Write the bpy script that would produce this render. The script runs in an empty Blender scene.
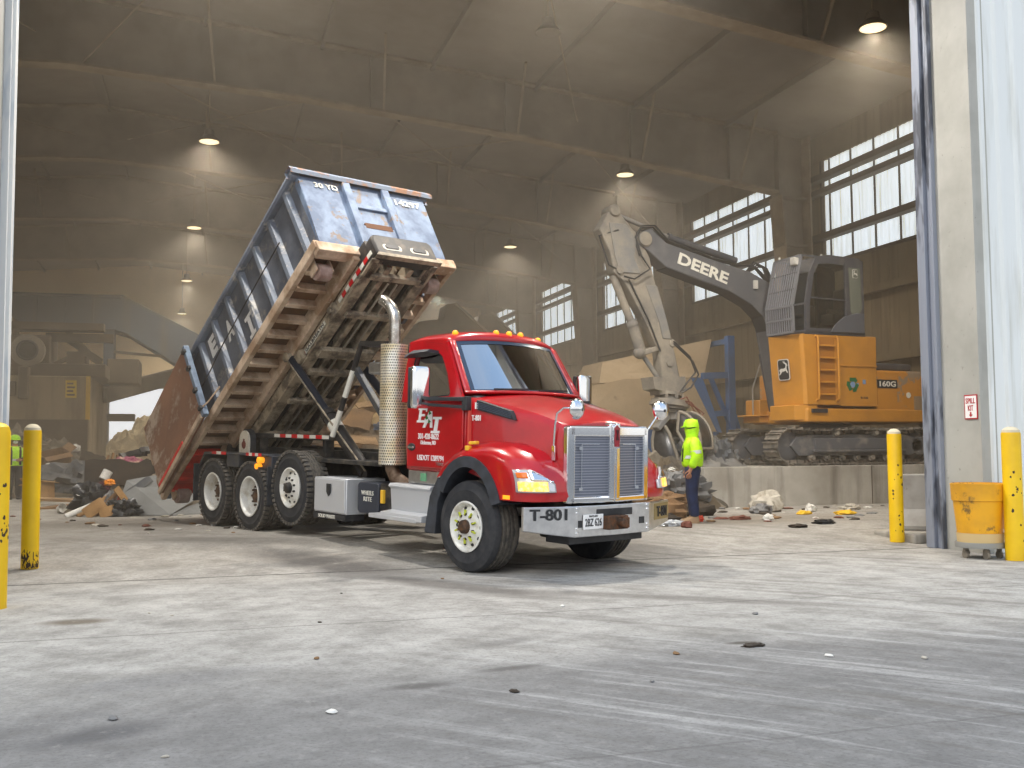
import bpy, bmesh, math, random
from mathutils import Vector, Matrix
random.seed(7)
SC = bpy.context.scene
COL = SC.collection
PI = math.pi
def rad(a): return a*PI/180
def V(*a): return Vector(a)

# ---------------------------------------------------------------- materials
def _nt(name):
    m = bpy.data.materials.new(name); m.use_nodes = True
    nt = m.node_tree; b = nt.nodes['Principled BSDF']
    return m, nt, b
def srgb(r, g, b):
    f = lambda c: (c/255/12.92) if c/255 <= .04045 else ((c/255+.055)/1.055)**2.4
    return (f(r), f(g), f(b), 1)
def N(nt, typ, **kw):
    n = nt.nodes.new(typ)
    for k, v in kw.items():
        if k in n.inputs: n.inputs[k].default_value = v
        else: setattr(n, k, v)
    return n
def L(nt, a, b): nt.links.new(a, b)
def ramp(nt, fac, stops):
    r = nt.nodes.new('ShaderNodeValToRGB'); L(nt, fac, r.inputs[0])
    e = r.color_ramp.elements
    while len(e) < len(stops): e.new(.5)
    for el, (p, c) in zip(e, stops):
        el.position = p; el.color = c if len(c) == 4 else (*c, 1)
    return r.outputs[0]
def g(v): return (v, v, v, 1)
def mixc(nt, fac, a, b, mode='MIX'):
    m = nt.nodes.new('ShaderNodeMix'); m.data_type = 'RGBA'; m.blend_type = mode
    for s, v in ((m.inputs[0], fac), (m.inputs[6], a), (m.inputs[7], b)):
        if hasattr(v, 'is_linked'): L(nt, v, s)
        else: s.default_value = v
    return m.outputs[2]
def mth(nt, op, a, b=0., c=0.):
    m = nt.nodes.new('ShaderNodeMath'); m.operation = op
    for s, v in zip(m.inputs, (a, b, c)):
        if hasattr(v, 'is_linked'): L(nt, v, s)
        else: s.default_value = v
    return m.outputs[0]
def noise(nt, vec, scale, detail=4, rough=.6, dist=0):
    n = N(nt, 'ShaderNodeTexNoise'); n.inputs['Scale'].default_value = scale
    n.inputs['Detail'].default_value = detail; n.inputs['Roughness'].default_value = rough
    n.inputs['Distortion'].default_value = dist
    if vec is not None: L(nt, vec, n.inputs['Vector'])
    return n.outputs['Fac']
def mapping(nt, vec, scale=(1, 1, 1), rot=(0, 0, 0), loc=(0, 0, 0)):
    m = nt.nodes.new('ShaderNodeMapping'); L(nt, vec, m.inputs[0])
    m.inputs['Scale'].default_value = scale; m.inputs['Rotation'].default_value = rot; m.inputs['Location'].default_value = loc
    return m.outputs[0]
def ocoord(nt): return nt.nodes.new('ShaderNodeTexCoord').outputs['Object']
def bumpn(nt, b, h, strength=.3, dist=.02):
    n = nt.nodes.new('ShaderNodeBump'); n.inputs['Strength'].default_value = strength; n.inputs['Distance'].default_value = dist
    L(nt, h, n.inputs['Height']); L(nt, n.outputs[0], b.inputs['Normal'])
MATS = {}
def mat(name, c, rough=.5, metal=0., c2=None, scale=3., amount=(.4, .65), coat=0., bump=0., c3=None, scale3=12., am3=(.6, .7), spec=None, stretch=(1, 1, 1)):
    """a surface of colour c, blotched with c2 (soft) and c3 (hard edged wear)"""
    m, nt, b = _nt(name)
    b.inputs['Roughness'].default_value = rough; b.inputs['Metallic'].default_value = metal
    if coat: b.inputs['Coat Weight'].default_value = coat; b.inputs['Coat Roughness'].default_value = .06
    if spec is not None: b.inputs['Specular IOR Level'].default_value = spec
    col = c
    vec = mapping(nt, ocoord(nt), stretch)
    if c2:
        f = ramp(nt, noise(nt, vec, scale), [(amount[0], g(0)), (amount[1], g(1))])
        col = mixc(nt, f, c, c2)
    if c3:
        f3 = ramp(nt, noise(nt, vec, scale3, 6, .7), [(am3[0], g(0)), (am3[1], g(1))])
        col = mixc(nt, f3, col, c3)
    if hasattr(col, 'is_linked'): L(nt, col, b.inputs['Base Color'])
    else: b.inputs['Base Color'].default_value = col
    if bump: bumpn(nt, b, noise(nt, vec, scale3*2, 4), bump, .01)
    MATS[name] = m
    return m
def emat(name, c, strength, base=(0.8, .8, .8, 1)):
    m, nt, b = _nt(name)
    b.inputs['Base Color'].default_value = base
    b.inputs['Emission Color'].default_value = c; b.inputs['Emission Strength'].default_value = strength
    MATS[name] = m; return m

# ---------------------------------------------------------------- mesh builder
def flip(p): return (p[0], -p[1], p[2])          # vehicle frame (forward, right, up) -> object axes
def same(p): return tuple(p)
class MB:
    def __init__(s, xf=same): s.v = []; s.f = []; s.m = []; s.xf = xf; s.cur = 0
    def add(s, vs, fs):
        o = len(s.v); s.v += [tuple(p) for p in vs]
        for f in fs: s.f.append([o+i for i in f]); s.m.append(s.cur)
        return s
    def box(s, x0, x1, y0, y1, z0, z1, M=None):
        vs = [V(x, y, z) for x in (x0, x1) for y in (y0, y1) for z in (z0, z1)]
        if M is not None: vs = [M @ p for p in vs]
        return s.add(vs, [(0, 1, 3, 2), (4, 6, 7, 5), (0, 4, 5, 1), (2, 3, 7, 6), (0, 2, 6, 4), (1, 5, 7, 3)])
    def obox(s, c, ax, ay, az, hx, hy, hz):
        c = V(*c); ax = V(*ax).normalized(); ay = V(*ay).normalized(); az = V(*az).normalized()
        vs = [c+ax*(i*hx)+ay*(j*hy)+az*(k*hz) for i in (-1, 1) for j in (-1, 1) for k in (-1, 1)]
        return s.add(vs, [(0, 1, 3, 2), (4, 6, 7, 5), (0, 4, 5, 1), (2, 3, 7, 6), (0, 2, 6, 4), (1, 5, 7, 3)])
    def bar(s, p0, p1, w, h, up=(0, 0, 1)):
        p0 = V(*p0); p1 = V(*p1); d = (p1-p0); l = d.length; d.normalize()
        u = V(*up); sd = d.cross(u)
        if sd.length < 1e-5: sd = d.cross(V(1, 0, 0))
        sd.normalize(); u = sd.cross(d)
        return s.obox((p0+p1)/2, d, sd, u, l/2, w/2, h/2)
    def extrude(s, pts, d):
        d = V(*d); n = len(pts); pts = [V(*p) for p in pts]
        vs = pts+[p+d for p in pts]
        return s.add(vs, [tuple(range(n))[::-1], tuple(range(n, 2*n))]+[(i, (i+1) % n, n+(i+1) % n, n+i) for i in range(n)])
    def prism_uz(s, pts, v0, v1): return s.extrude([(u, v0, z) for u, z in pts], (0, v1-v0, 0))
    def prism_xy(s, pts, z0, z1): return s.extrude([(x, y, z0) for x, y in pts], (0, 0, z1-z0))
    def prism_yz(s, pts, x0, x1): return s.extrude([(x0, y, z) for y, z in pts], (x1-x0, 0, 0))
    def loft(s, rings, cap=True, closed=True):
        n = len(rings[0]); o = []
        vs = [p for r in rings for p in r]; fs = []
        for i in range(len(rings)-1):
            for j in range(n if closed else n-1):
                k = (j+1) % n
                fs.append((i*n+j, i*n+k, (i+1)*n+k, (i+1)*n+j))
        if cap and closed:
            fs.append(tuple(range(n))[::-1]); fs.append(tuple(range((len(rings)-1)*n, len(rings)*n)))
        return s.add(vs, fs)
    def grid(s, fn, nu, nv):
        vs = [fn(i/nu, j/nv) for i in range(nu+1) for j in range(nv+1)]
        return s.add(vs, [(i*(nv+1)+j, i*(nv+1)+j+1, (i+1)*(nv+1)+j+1, (i+1)*(nv+1)+j) for i in range(nu) for j in range(nv)])
    def tube(s, path, r, n=10, cap=True):
        path = [V(*p) for p in path]; rs = r if isinstance(r, (list, tuple)) else [r]*len(path)
        rings = []; prev = None
        for i, p in enumerate(path):
            t = (path[min(i+1, len(path)-1)]-path[max(i-1, 0)]).normalized()
            if prev is None:
                a = t.cross(V(0, 0, 1))
                if a.length < 1e-3: a = t.cross(V(1, 0, 0))
            else: a = prev-t*prev.dot(t)
            a.normalize(); prev = a; b = t.cross(a)
            rings.append([p+(a*math.cos(2*PI*k/n)+b*math.sin(2*PI*k/n))*rs[i] for k in range(n)])
        return s.loft(rings, cap)
    def cyl(s, p0, p1, r, r1=None, n=20, cap=True): return s.tube([p0, p1], [r, r if r1 is None else r1], n, cap)
    def lathe(s, prof, c, ax, n=32, cap=False):
        """prof: (radius, offset along axis)"""
        c = V(*c); ax = V(*ax).normalized(); a = ax.cross(V(0, 0, 1))
        if a.length < 1e-3: a = ax.cross(V(1, 0, 0))
        a.normalize(); b = ax.cross(a)
        return s.loft([[c+ax*h+(a*math.cos(2*PI*k/n)+b*math.sin(2*PI*k/n))*max(r, 1e-4) for k in range(n)] for r, h in prof], cap)
    def ball(s, c, r, sx=1, sy=1, sz=1, n=14, m=9, jit=0., rnd=None):
        prof = []
        vs = [V(c[0], c[1], c[2]+r*sz)]
        for i in range(1, m):
            for k in range(n):
                th = PI*i/m; ph = 2*PI*k/n; q = r*(1+(rnd.uniform(-jit, jit) if jit else 0))
                vs.append(V(c[0]+q*sx*math.sin(th)*math.cos(ph), c[1]+q*sy*math.sin(th)*math.sin(ph), c[2]+q*sz*math.cos(th)))
        vs.append(V(c[0], c[1], c[2]-r*sz))
        fs = [(0, 1+k, 1+(k+1) % n) for k in range(n)]
        for i in range(m-2):
            for k in range(n):
                a = 1+i*n+k; b = 1+i*n+(k+1) % n
                fs.append((a, a+n, b+n, b))
        l = len(vs)-1
        fs += [(l, 1+(m-2)*n+(k+1) % n, 1+(m-2)*n+k) for k in range(n)]
        return s.add(vs, fs)
    def build(s, name, mats, parent=None, smooth=35, bevel=0., solid=0., loc=None, recalc=True, seg=2):
        me = bpy.data.meshes.new(name)
        me.from_pydata([s.xf(p) for p in s.v], [], s.f)
        if not isinstance(mats, (list, tuple)): mats = [mats]
        for m in mats: me.materials.append(m)
        if len(mats) > 1: me.polygons.foreach_set('material_index', s.m)
        if recalc:
            bm = bmesh.new(); bm.from_mesh(me); bmesh.ops.recalc_face_normals(bm, faces=bm.faces); bm.to_mesh(me); bm.free()
        if smooth:
            me.polygons.foreach_set('use_smooth', [True]*len(me.polygons)); me.set_sharp_from_angle(angle=rad(smooth))
        o = bpy.data.objects.new(name, me); COL.objects.link(o)
        if parent is not None: o.parent = parent
        if loc is not None: o.location = loc
        if solid:
            d = o.modifiers.new('thickness', 'SOLIDIFY'); d.thickness = solid; d.offset = 0
        if bevel:
            d = o.modifiers.new('bevel', 'BEVEL'); d.width = bevel; d.segments = seg; d.limit_method = 'ANGLE'; d.angle_limit = rad(40)
        return o
def tag(o, label=None, cat=None, group=None, kind=None):
    if label: o['label'] = label
    if cat: o['category'] = cat
    if group: o['group'] = group
    if kind: o['kind'] = kind
    return o
def thing(name, label, cat, loc=(0, 0, 0), rz=0., group=None, M=None):
    o = bpy.data.objects.new(name, None); COL.objects.link(o); o.empty_display_size = .2
    if M is not None: o.matrix_basis = M
    else: o.location = loc; o.rotation_euler = (0, 0, rz)
    return tag(o, label, cat, group)
def copy_tree(o, parent=None):
    c = o.copy(); COL.objects.link(c)
    if parent is not None: c.parent = parent
    for ch in list(o.children): copy_tree(ch, c)
    return c
def frame_matrix(o, head, pitch):
    a = rad(head); p = rad(pitch)
    fh = V(math.sin(a), math.cos(a), 0); z = V(0, 0, 1)
    u = fh*math.cos(p)+z*math.sin(p); up = z*math.cos(p)-fh*math.sin(p); left = V(-math.cos(a), math.sin(a), 0)
    M = Matrix((u, left, up)).transposed().to_4x4(); M.translation = V(*o)
    return M
def lettering(name, body, c, dx, dy, w, h, m, parent, xf=same, depth=.004, bold=.0, shear=0., spacing=1.):
    """raised letters of a given width and height on a plane"""
    cu = bpy.data.curves.new('t', 'FONT'); cu.body = body; cu.extrude = .01; cu.offset = bold; cu.space_character = spacing
    cu.align_x = 'CENTER'; cu.resolution_u = 3
    to = bpy.data.objects.new('t', cu); COL.objects.link(to)
    me = bpy.data.meshes.new_from_object(to.evaluated_get(bpy.context.evaluated_depsgraph_get()))
    bpy.data.objects.remove(to); bpy.data.curves.remove(cu)
    xs = [v.co.x for v in me.vertices]; ys = [v.co.y for v in me.vertices]
    x0, x1, y0, y1 = min(xs), max(xs), min(ys), max(ys)
    dx = V(*dx).normalized(); dy = V(*dy).normalized(); n = dx.cross(dy)
    b = MB(xf); vs = []
    for v in me.vertices:
        s_ = (v.co.x-(x0+x1)/2)/(x1-x0)*w; t_ = (v.co.y-(y0+y1)/2)/(y1-y0)*h
        q = depth if v.co.z > 0 else -depth
        vs.append(V(*c)+dx*(s_+shear*t_)+dy*t_+n*q)
    b.add(vs, [tuple(p.vertices) for p in me.polygons])
    bpy.data.meshes.remove(me)
    return b.build(name, m, parent, smooth=0)
def rrect(cx, cy, hx, hy, r, n=4):
    pts = []
    for sx, sy, a0 in ((1, 1, 0), (-1, 1, 90), (-1, -1, 180), (1, -1, 270)):
        for i in range(n+1):
            a = rad(a0+90*i/n); pts.append((cx+sx*(hx-r)+r*math.cos(a), cy+sy*(hy-r)+r*math.sin(a)))
    return pts
def holed(b, outer, inner):
    n = len(outer); assert n == len(inner)
    return b.add(list(outer)+list(inner), [(i, (i+1) % n, n+(i+1) % n, n+i) for i in range(n)])

def split_loose(o, name=None):
    """every separate piece of a mesh becomes a part of its own"""
    me = o.data; n = len(me.vertices); par = list(range(n))
    def fd(a):
        while par[a] != a: par[a] = par[par[a]]; a = par[a]
        return a
    for e in me.edges:
        a, c = fd(e.vertices[0]), fd(e.vertices[1])
        if a != c: par[a] = c
    isl = {}
    for p in me.polygons: isl.setdefault(fd(p.vertices[0]), []).append(p)
    base = name or o.name.split('.')[0]; out = []
    if len(isl) < 2:
        if name: o.name = name
        return [o]
    for polys in isl.values():
        ids = sorted({v for p in polys for v in p.vertices}); ix = {v: i for i, v in enumerate(ids)}
        m2 = bpy.data.meshes.new(base); m2.from_pydata([me.vertices[v].co[:] for v in ids], [], [[ix[v] for v in p.vertices] for p in polys])
        for m in me.materials: m2.materials.append(m)
        m2.polygons.foreach_set('material_index', [p.material_index for p in polys]); m2.polygons.foreach_set('use_smooth', [p.use_smooth for p in polys])
        if polys[0].use_smooth: m2.set_sharp_from_angle(angle=rad(35))
        q = bpy.data.objects.new(base, m2); COL.objects.link(q); q.parent = o.parent; q.matrix_basis = o.matrix_basis.copy()
        for d in o.modifiers:
            if d.type == 'BEVEL':
                e = q.modifiers.new('bevel', 'BEVEL'); e.width = d.width; e.segments = d.segments; e.limit_method = 'ANGLE'; e.angle_limit = d.angle_limit
        for k in o.keys(): q[k] = o[k]
        out.append(q)
    for ch in list(o.children): ch.parent = out[0]
    bpy.data.objects.remove(o); return out

# palette
M_red = mat('red_paint', srgb(188, 10, 24), .28, 0, srgb(170, 8, 20), 2.5, coat=.8)
M_redwhite = mat('white_vinyl', srgb(240, 240, 240), .5)
M_green = mat('green_vinyl', srgb(20, 120, 50), .5)
M_black = mat('black_plastic', srgb(38, 39, 42), .55, c2=srgb(58, 58, 60), scale=6)
M_flare = mat('black_rubber_flare', srgb(62, 66, 74), .55, c2=srgb(48, 50, 55), scale=5)
M_chassis = mat('dark_chassis_steel', srgb(44, 44, 46), .6, .3, srgb(92, 86, 76), 5, (.45, .7))
M_tyre = mat('tyre_rubber', srgb(40, 42, 47), .75, 0, srgb(60, 60, 62), 8, (.4, .7))
M_tread = mat('dusty_tread', srgb(98, 93, 86), .9, 0, srgb(66, 64, 62), 14)
M_rim = mat('white_steel_rim', srgb(226, 226, 222), .4, 0, srgb(182, 172, 152), 5, (.5, .75))
M_rustyhub = mat('rusty_hub', srgb(74, 62, 54), .7, .4, srgb(110, 78, 52), 20)
M_yellowpaint = mat('yellow_green_marker', srgb(190, 200, 60), .6)
M_chrome = mat('chrome', (.86, .87, .89, 1), .09, 1.)
M_alu = mat('polished_aluminium', (.72, .73, .75, 1), .28, 1., (.6, .61, .63, 1), 8)
M_mesh = mat('grille_mesh', srgb(128, 134, 150), .45, .5)
M_diamond, nt, b = _nt('aluminium_tread_plate')
b.inputs['Base Color'].default_value = srgb(214, 217, 222); b.inputs['Metallic'].default_value = .55; b.inputs['Roughness'].default_value = .42
w1 = N(nt, 'ShaderNodeTexWave', wave_type='BANDS', bands_direction='DIAGONAL'); w1.inputs['Scale'].default_value = 20
w2 = N(nt, 'ShaderNodeTexWave', wave_type='BANDS', bands_direction='Z'); w2.inputs['Scale'].default_value = 26
oc = ocoord(nt); L(nt, oc, w1.inputs[0]); L(nt, oc, w2.inputs[0])
bumpn(nt, b, mth(nt, 'MULTIPLY', w1.outputs['Fac'], w2.outputs['Fac']), .45, .01)
M_amber = emat('amber_lens', (1, .38, .02, 1), 1.1, srgb(255, 150, 20))
M_amberoff = mat('orange_lens', srgb(240, 120, 30), .25)
M_lamplens = mat('headlamp_lens', srgb(214, 216, 220), .12, .4, spec=.8)
M_headglow = emat('lit_headlamp', (1, .62, .12, 1), 1.15, srgb(255, 200, 90))
_n = M_headglow.node_tree; _b = _n.nodes['Principled BSDF']; L(_n, ramp(_n, noise(_n, ocoord(_n), 22, 3), [(.35, (1, .34, .03, 1)), (.5, (1, .62, .14, 1)), (.68, (1, .9, .55, 1))]), _b.inputs['Emission Color'])
M_redtape = mat('red_reflector', srgb(205, 26, 30), .35)
M_whitetape = mat('white_reflector', srgb(226, 224, 214), .35)
M_gold = mat('gold_film', srgb(240, 190, 60), .3)
M_seat = mat('dark_upholstery', srgb(44, 44, 46), .9)
M_dash = mat('grey_dashboard', srgb(70, 70, 70), .7)
def glass(name, tint, boost=1.6, rough=.02):
    m, nt, b = _nt(name); nt.nodes.remove(b)
    out = nt.nodes['Material Output']
    t = N(nt, 'ShaderNodeBsdfTransparent'); t.inputs[0].default_value = tint
    gl = N(nt, 'ShaderNodeBsdfGlossy'); gl.inputs['Roughness'].default_value = rough; gl.inputs['Color'].default_value = (1, 1, 1, 1)
    fr = N(nt, 'ShaderNodeFresnel'); fr.inputs[0].default_value = 1.5
    mx = nt.nodes.new('ShaderNodeMixShader')
    L(nt, mth(nt, 'MINIMUM', mth(nt, 'MULTIPLY', fr.outputs[0], boost), .95), mx.inputs[0]); L(nt, t.outputs[0], mx.inputs[1]); L(nt, gl.outputs[0], mx.inputs[2])
    L(nt, mx.outputs[0], out.inputs['Surface'])
    MATS[name] = m; return m
M_wind = glass('windscreen_glass', (.40, .47, .45, 1), 13.)
M_side = glass('side_glass', (.16, .20, .19, 1), 2.0)
M_exglass = glass('operator_cab_glass', (.55, .6, .58, 1), 1.4)
# perforated stainless guard
M_perf, nt, b = _nt('perforated_stainless')
b.inputs['Metallic'].default_value = .5; b.inputs['Roughness'].default_value = .3
oc = ocoord(nt)
sep = N(nt, 'ShaderNodeSeparateXYZ'); L(nt, oc, sep.inputs[0])
ang = mth(nt, 'MULTIPLY', mth(nt, 'ARCTAN2', mth(nt, 'ADD', sep.outputs[1], .95), mth(nt, 'ADD', sep.outputs[0], 1.95)), 36/(2*PI)*1.0)
row = mth(nt, 'MULTIPLY', sep.outputs[2], 27.)
odd = mth(nt, 'MULTIPLY', mth(nt, 'MODULO', mth(nt, 'FLOOR', row), 2.), .5)
du = mth(nt, 'SUBTRACT', mth(nt, 'FRACT', mth(nt, 'ADD', mth(nt, 'ADD', ang, 100.), odd)), .5)
dv = mth(nt, 'SUBTRACT', mth(nt, 'FRACT', row), .5)
rr = mth(nt, 'SQRT', mth(nt, 'ADD', mth(nt, 'MULTIPLY', du, du), mth(nt, 'MULTIPLY', dv, dv)))
hole = mth(nt, 'LESS_THAN', rr, .27)
pc = ramp(nt, noise(nt, oc, 3), [(.35, srgb(240, 236, 226)), (.58, srgb(226, 208, 170)), (.75, srgb(170, 162, 176))])
L(nt, mixc(nt, hole, pc, srgb(40, 36, 34)), b.inputs['Base Color'])
L(nt, mth(nt, 'MULTIPLY', mth(nt, 'SUBTRACT', 1., hole), .5), b.inputs['Metallic'])
# ================================================================ THE PLACE
# metres; x along the door, y into the hall, door line at y = 12.45
YD, XL, XR = 12.45, -2.13, 10.2           # doorway
HX0, HX1, HY1 = -24.6, 18.0, 66.0         # hall
RX = -3.3                                 # ridge
def roof_z(x): return 12.93-.092*abs(x-RX)
def floor_z(y): return 0.0 if y < YD else min(.2, .2*(y-YD)/2.6)

# ---- materials of the setting
M_floor, nt, b = _nt('worn_concrete_floor')
oc = ocoord(nt); sep = N(nt, 'ShaderNodeSeparateXYZ'); L(nt, oc, sep.inputs[0]); X_, Y_ = sep.outputs[0], sep.outputs[1]
n1 = noise(nt, oc, .35, 4, .55); n2 = noise(nt, oc, 1.7, 9, .72); n3 = noise(nt, oc, 32, 4, .75)
inside = mth(nt, 'MULTIPLY', mth(nt, 'SUBTRACT', Y_, 11.4), .45); inside = N(nt, 'ShaderNodeClamp', Value=0.).outputs[0] if False else inside
cl = nt.nodes.new('ShaderNodeClamp'); L(nt, inside, cl.inputs[0]); inside = cl.outputs[0]
near = nt.nodes.new('ShaderNodeClamp'); L(nt, mth(nt, 'MULTIPLY', mth(nt, 'SUBTRACT', mth(nt, 'ADD', 7.4, mth(nt, 'MULTIPLY', mth(nt, 'SUBTRACT', n1, .5), 3.)), Y_), .9), near.inputs[0]); near = near.outputs[0]
pale = mixc(nt, ramp(nt, n2, [(.38, g(0)), (.64, g(1))]), srgb(180, 178, 173), srgb(138, 136, 131))
asph = mixc(nt, ramp(nt, n2, [(.3, g(0)), (.72, g(1))]), srgb(142, 141, 139), srgb(106, 105, 104))
col = mixc(nt, near, pale, asph)
dirt = mixc(nt, ramp(nt, n2, [(.3, g(0)), (.7, g(1))]), srgb(176, 172, 165), srgb(128, 123, 115))
col = mixc(nt, inside, col, dirt)
# tyre sweeps: pale and dark streaks curving out of the door towards the right
ux = mth(nt, 'SUBTRACT', X_, -14.0); uy = mth(nt, 'SUBTRACT', Y_, -9.0)
rad_ = mth(nt, 'SQRT', mth(nt, 'ADD', mth(nt, 'MULTIPLY', ux, ux), mth(nt, 'MULTIPLY', uy, uy)))
an_ = mth(nt, 'ARCTAN2', uy, ux)
cv = nt.nodes.new('ShaderNodeCombineXYZ'); L(nt, mth(nt, 'MULTIPLY', rad_, 3.8), cv.inputs[0]); L(nt, mth(nt, 'MULTIPLY', an_, 5.), cv.inputs[1])
st = noise(nt, cv.outputs[0], 1.3, 5, .7)
zone = noise(nt, oc, .22, 2, .5)
xz = nt.nodes.new('ShaderNodeClamp'); L(nt, mth(nt, 'MULTIPLY', mth(nt, 'ADD', mth(nt, 'SUBTRACT', X_, 1.2), mth(nt, 'MULTIPLY', mth(nt, 'SUBTRACT', 11., Y_), .15)), .5), xz.inputs[0])
wht = mth(nt, 'MULTIPLY', mth(nt, 'MULTIPLY', ramp(nt, st, [(.52, g(0)), (.66, g(1))]), xz.outputs[0]), .6)
drk = mth(nt, 'MULTIPLY', mth(nt, 'MULTIPLY', ramp(nt, st, [(.33, g(1)), (.45, g(0))]), xz.outputs[0]), .55)
outs = mth(nt, 'SUBTRACT', 1., mth(nt, 'MULTIPLY', inside, .6))
col = mixc(nt, mth(nt, 'MULTIPLY', wht, outs), col, srgb(196, 195, 192))
col = mixc(nt, drk, col, srgb(98, 93, 86))
# dark drag marks left of the truck
def blob(cx, cy, rx, ry, a, soft=.6, wob=.75):
    ca, sa = math.cos(rad(a)), math.sin(rad(a))
    x = mth(nt, 'SUBTRACT', X_, cx); y = mth(nt, 'SUBTRACT', Y_, cy)
    p = mth(nt, 'DIVIDE', mth(nt, 'ADD', mth(nt, 'MULTIPLY', x, ca), mth(nt, 'MULTIPLY', y, sa)), rx)
    q = mth(nt, 'DIVIDE', mth(nt, 'SUBTRACT', mth(nt, 'MULTIPLY', y, ca), mth(nt, 'MULTIPLY', x, sa)), ry)
    d = mth(nt, 'SQRT', mth(nt, 'ADD', mth(nt, 'MULTIPLY', p, p), mth(nt, 'MULTIPLY', q, q)))
    d = mth(nt, 'ADD', d, mth(nt, 'MULTIPLY', mth(nt, 'SUBTRACT', n2, .5), wob*2))
    c = nt.nodes.new('ShaderNodeClamp'); L(nt, mth(nt, 'DIVIDE', mth(nt, 'SUBTRACT', 1., d), soft), c.inputs[0])
    return c.outputs[0]
for cx, cy, rx, ry, a, s, c in ((-1.0, 9.6, .34, .2, 0, .9, (104, 94, 80)), (-.5, 5.75, .42, .2, 25, .8, (84, 84, 86)), (-.2, 7.0, .75, .3, 10, .5, (100, 100, 102)),
                                (1.45, 13.2, 1.9, .55, -52, .8, (92, 88, 84)), (2.6, 10.8, 2.0, .36, -58, .8, (92, 88, 84)), (4.4, 9.2, 2.2, .22, -38, .65, (104, 100, 95)), (.5, 15.2, 1.9, .6, -25, .55, (96, 92, 86)),
                                (1.3, 6.3, .25, .1, 0, .8, (84, 82, 80)), (2.0, 6.6, .3, .09, 10, .8, (88, 86, 84)), (2.2, 7.5, .5, .15, 20, .5, (100, 98, 96)),
                                (4.6, 15.0, 3.2, 1.6, -60, .55, (84, 78, 70)), (8.8, 16.2, 3.6, 1.7, 0, .55, (112, 100, 84)), (-.5, 19.5, 3.2, 1.6, 0, .6, (92, 84, 74)), (3.9, 6.9, .16, .07, 0, .9, (74, 68, 60))):
    col = mixc(nt, mth(nt, 'MULTIPLY', blob(cx, cy, rx, ry, a), s), col, srgb(*c))
def seam(y0, w, kx=0.):
    d = mth(nt, 'ABSOLUTE', mth(nt, 'SUBTRACT', mth(nt, 'ADD', Y_, mth(nt, 'MULTIPLY', mth(nt, 'SUBTRACT', n2, .5), .12)), mth(nt, 'ADD', y0, mth(nt, 'MULTIPLY', X_, kx))))
    return mth(nt, 'LESS_THAN', d, w)
for y0, w, s in ((12.45, .028, .8), (8.75, .016, .5), (4.6, .012, .3)):
    col = mixc(nt, mth(nt, 'MULTIPLY', seam(y0, w), s), col, srgb(72, 69, 66))
col = mixc(nt, mth(nt, 'MULTIPLY', ramp(nt, n3, [(.38, g(1)), (.5, g(0))]), .3), col, srgb(70, 68, 66))
n4 = noise(nt, oc, 7., 6, .75)
col = mixc(nt, mth(nt, 'MULTIPLY', ramp(nt, n4, [(.38, g(1)), (.52, g(0))]), .20), col, srgb(84, 80, 75))
col = mixc(nt, mth(nt, 'MULTIPLY', ramp(nt, n4, [(.56, g(0)), (.70, g(1))]), .20), col, srgb(206, 202, 194))
L(nt, col, b.inputs['Base Color']); b.inputs['Roughness'].default_value = .82
bumpn(nt, b, n3, .35, .01)

def dusty(name, c, c2, sc=.6, rough=.9, ribs=None, stain=None):
    m, nt, b = _nt(name); oc = ocoord(nt)
    f = ramp(nt, noise(nt, oc, sc, 5, .6), [(.35, g(0)), (.65, g(1))]); col = mixc(nt, f, c, c2)
    if stain: col = mixc(nt, ramp(nt, noise(nt, mapping(nt, oc, (1.6, 1.6, .12)), 1.2, 4), [(.5, g(0)), (.72, g(1))]), col, stain)
    L(nt, col, b.inputs['Base Color']); b.inputs['Roughness'].default_value = rough; b.inputs['Specular IOR Level'].default_value = .2
    bumpn(nt, b, noise(nt, oc, 9, 4), .15, .02)
    MATS[name] = m; return m
M_roof = dusty('dust_brown_roof', srgb(146, 138, 128), srgb(128, 120, 110), .35)
M_beam = dusty('dust_coated_steel', srgb(152, 142, 128), srgb(132, 123, 110), .8)
M_beamlip = dusty('dust_caked_flange', srgb(160, 146, 126), srgb(136, 123, 106), 1.5)
M_wallin = dusty('dusty_metal_liner', srgb(134, 120, 98), srgb(118, 106, 86), .5, stain=srgb(100, 88, 72))
M_walltan = dusty('tan_back_wall', srgb(214, 188, 142), srgb(196, 170, 126), .4)  # base colour lightened to carry the daylight glow from the opening
M_girt = mat('girt_steel', srgb(86, 76, 64), .8)
M_white, nt, b = _nt('white_corrugated_cladding')
b.inputs['Base Color'].default_value = srgb(224, 230, 230); b.inputs['Roughness'].default_value = .4
f = ramp(nt, noise(nt, mapping(nt, ocoord(nt), (3, 3, .3)), 1.5, 4), [(.5, g(0)), (.8, g(1))]); L(nt, mixc(nt, f, srgb(226, 231, 232), srgb(196, 198, 192)), b.inputs['Base Color'])
M_trim = mat('grey_door_flashing', srgb(176, 176, 170), .55, 0, srgb(160, 160, 154), 1.2, c3=srgb(140, 138, 132), am3=(.64, .7))
M_track = mat('galvanised_door_track', srgb(142, 149, 164), .5, .2, srgb(84, 88, 98), 2.5, (.52, .6), stretch=(1, 1, .25))
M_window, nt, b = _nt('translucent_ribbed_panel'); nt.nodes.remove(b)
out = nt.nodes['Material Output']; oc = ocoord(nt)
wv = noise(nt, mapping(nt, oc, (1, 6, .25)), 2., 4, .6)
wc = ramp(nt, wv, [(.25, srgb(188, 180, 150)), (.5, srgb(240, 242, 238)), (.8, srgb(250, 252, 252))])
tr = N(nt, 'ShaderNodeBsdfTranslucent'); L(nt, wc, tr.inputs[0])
em = N(nt, 'ShaderNodeEmission'); L(nt, wc, em.inputs[0]); em.inputs[1].default_value = .45  # added emission stands in for part of the daylight coming through
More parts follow.
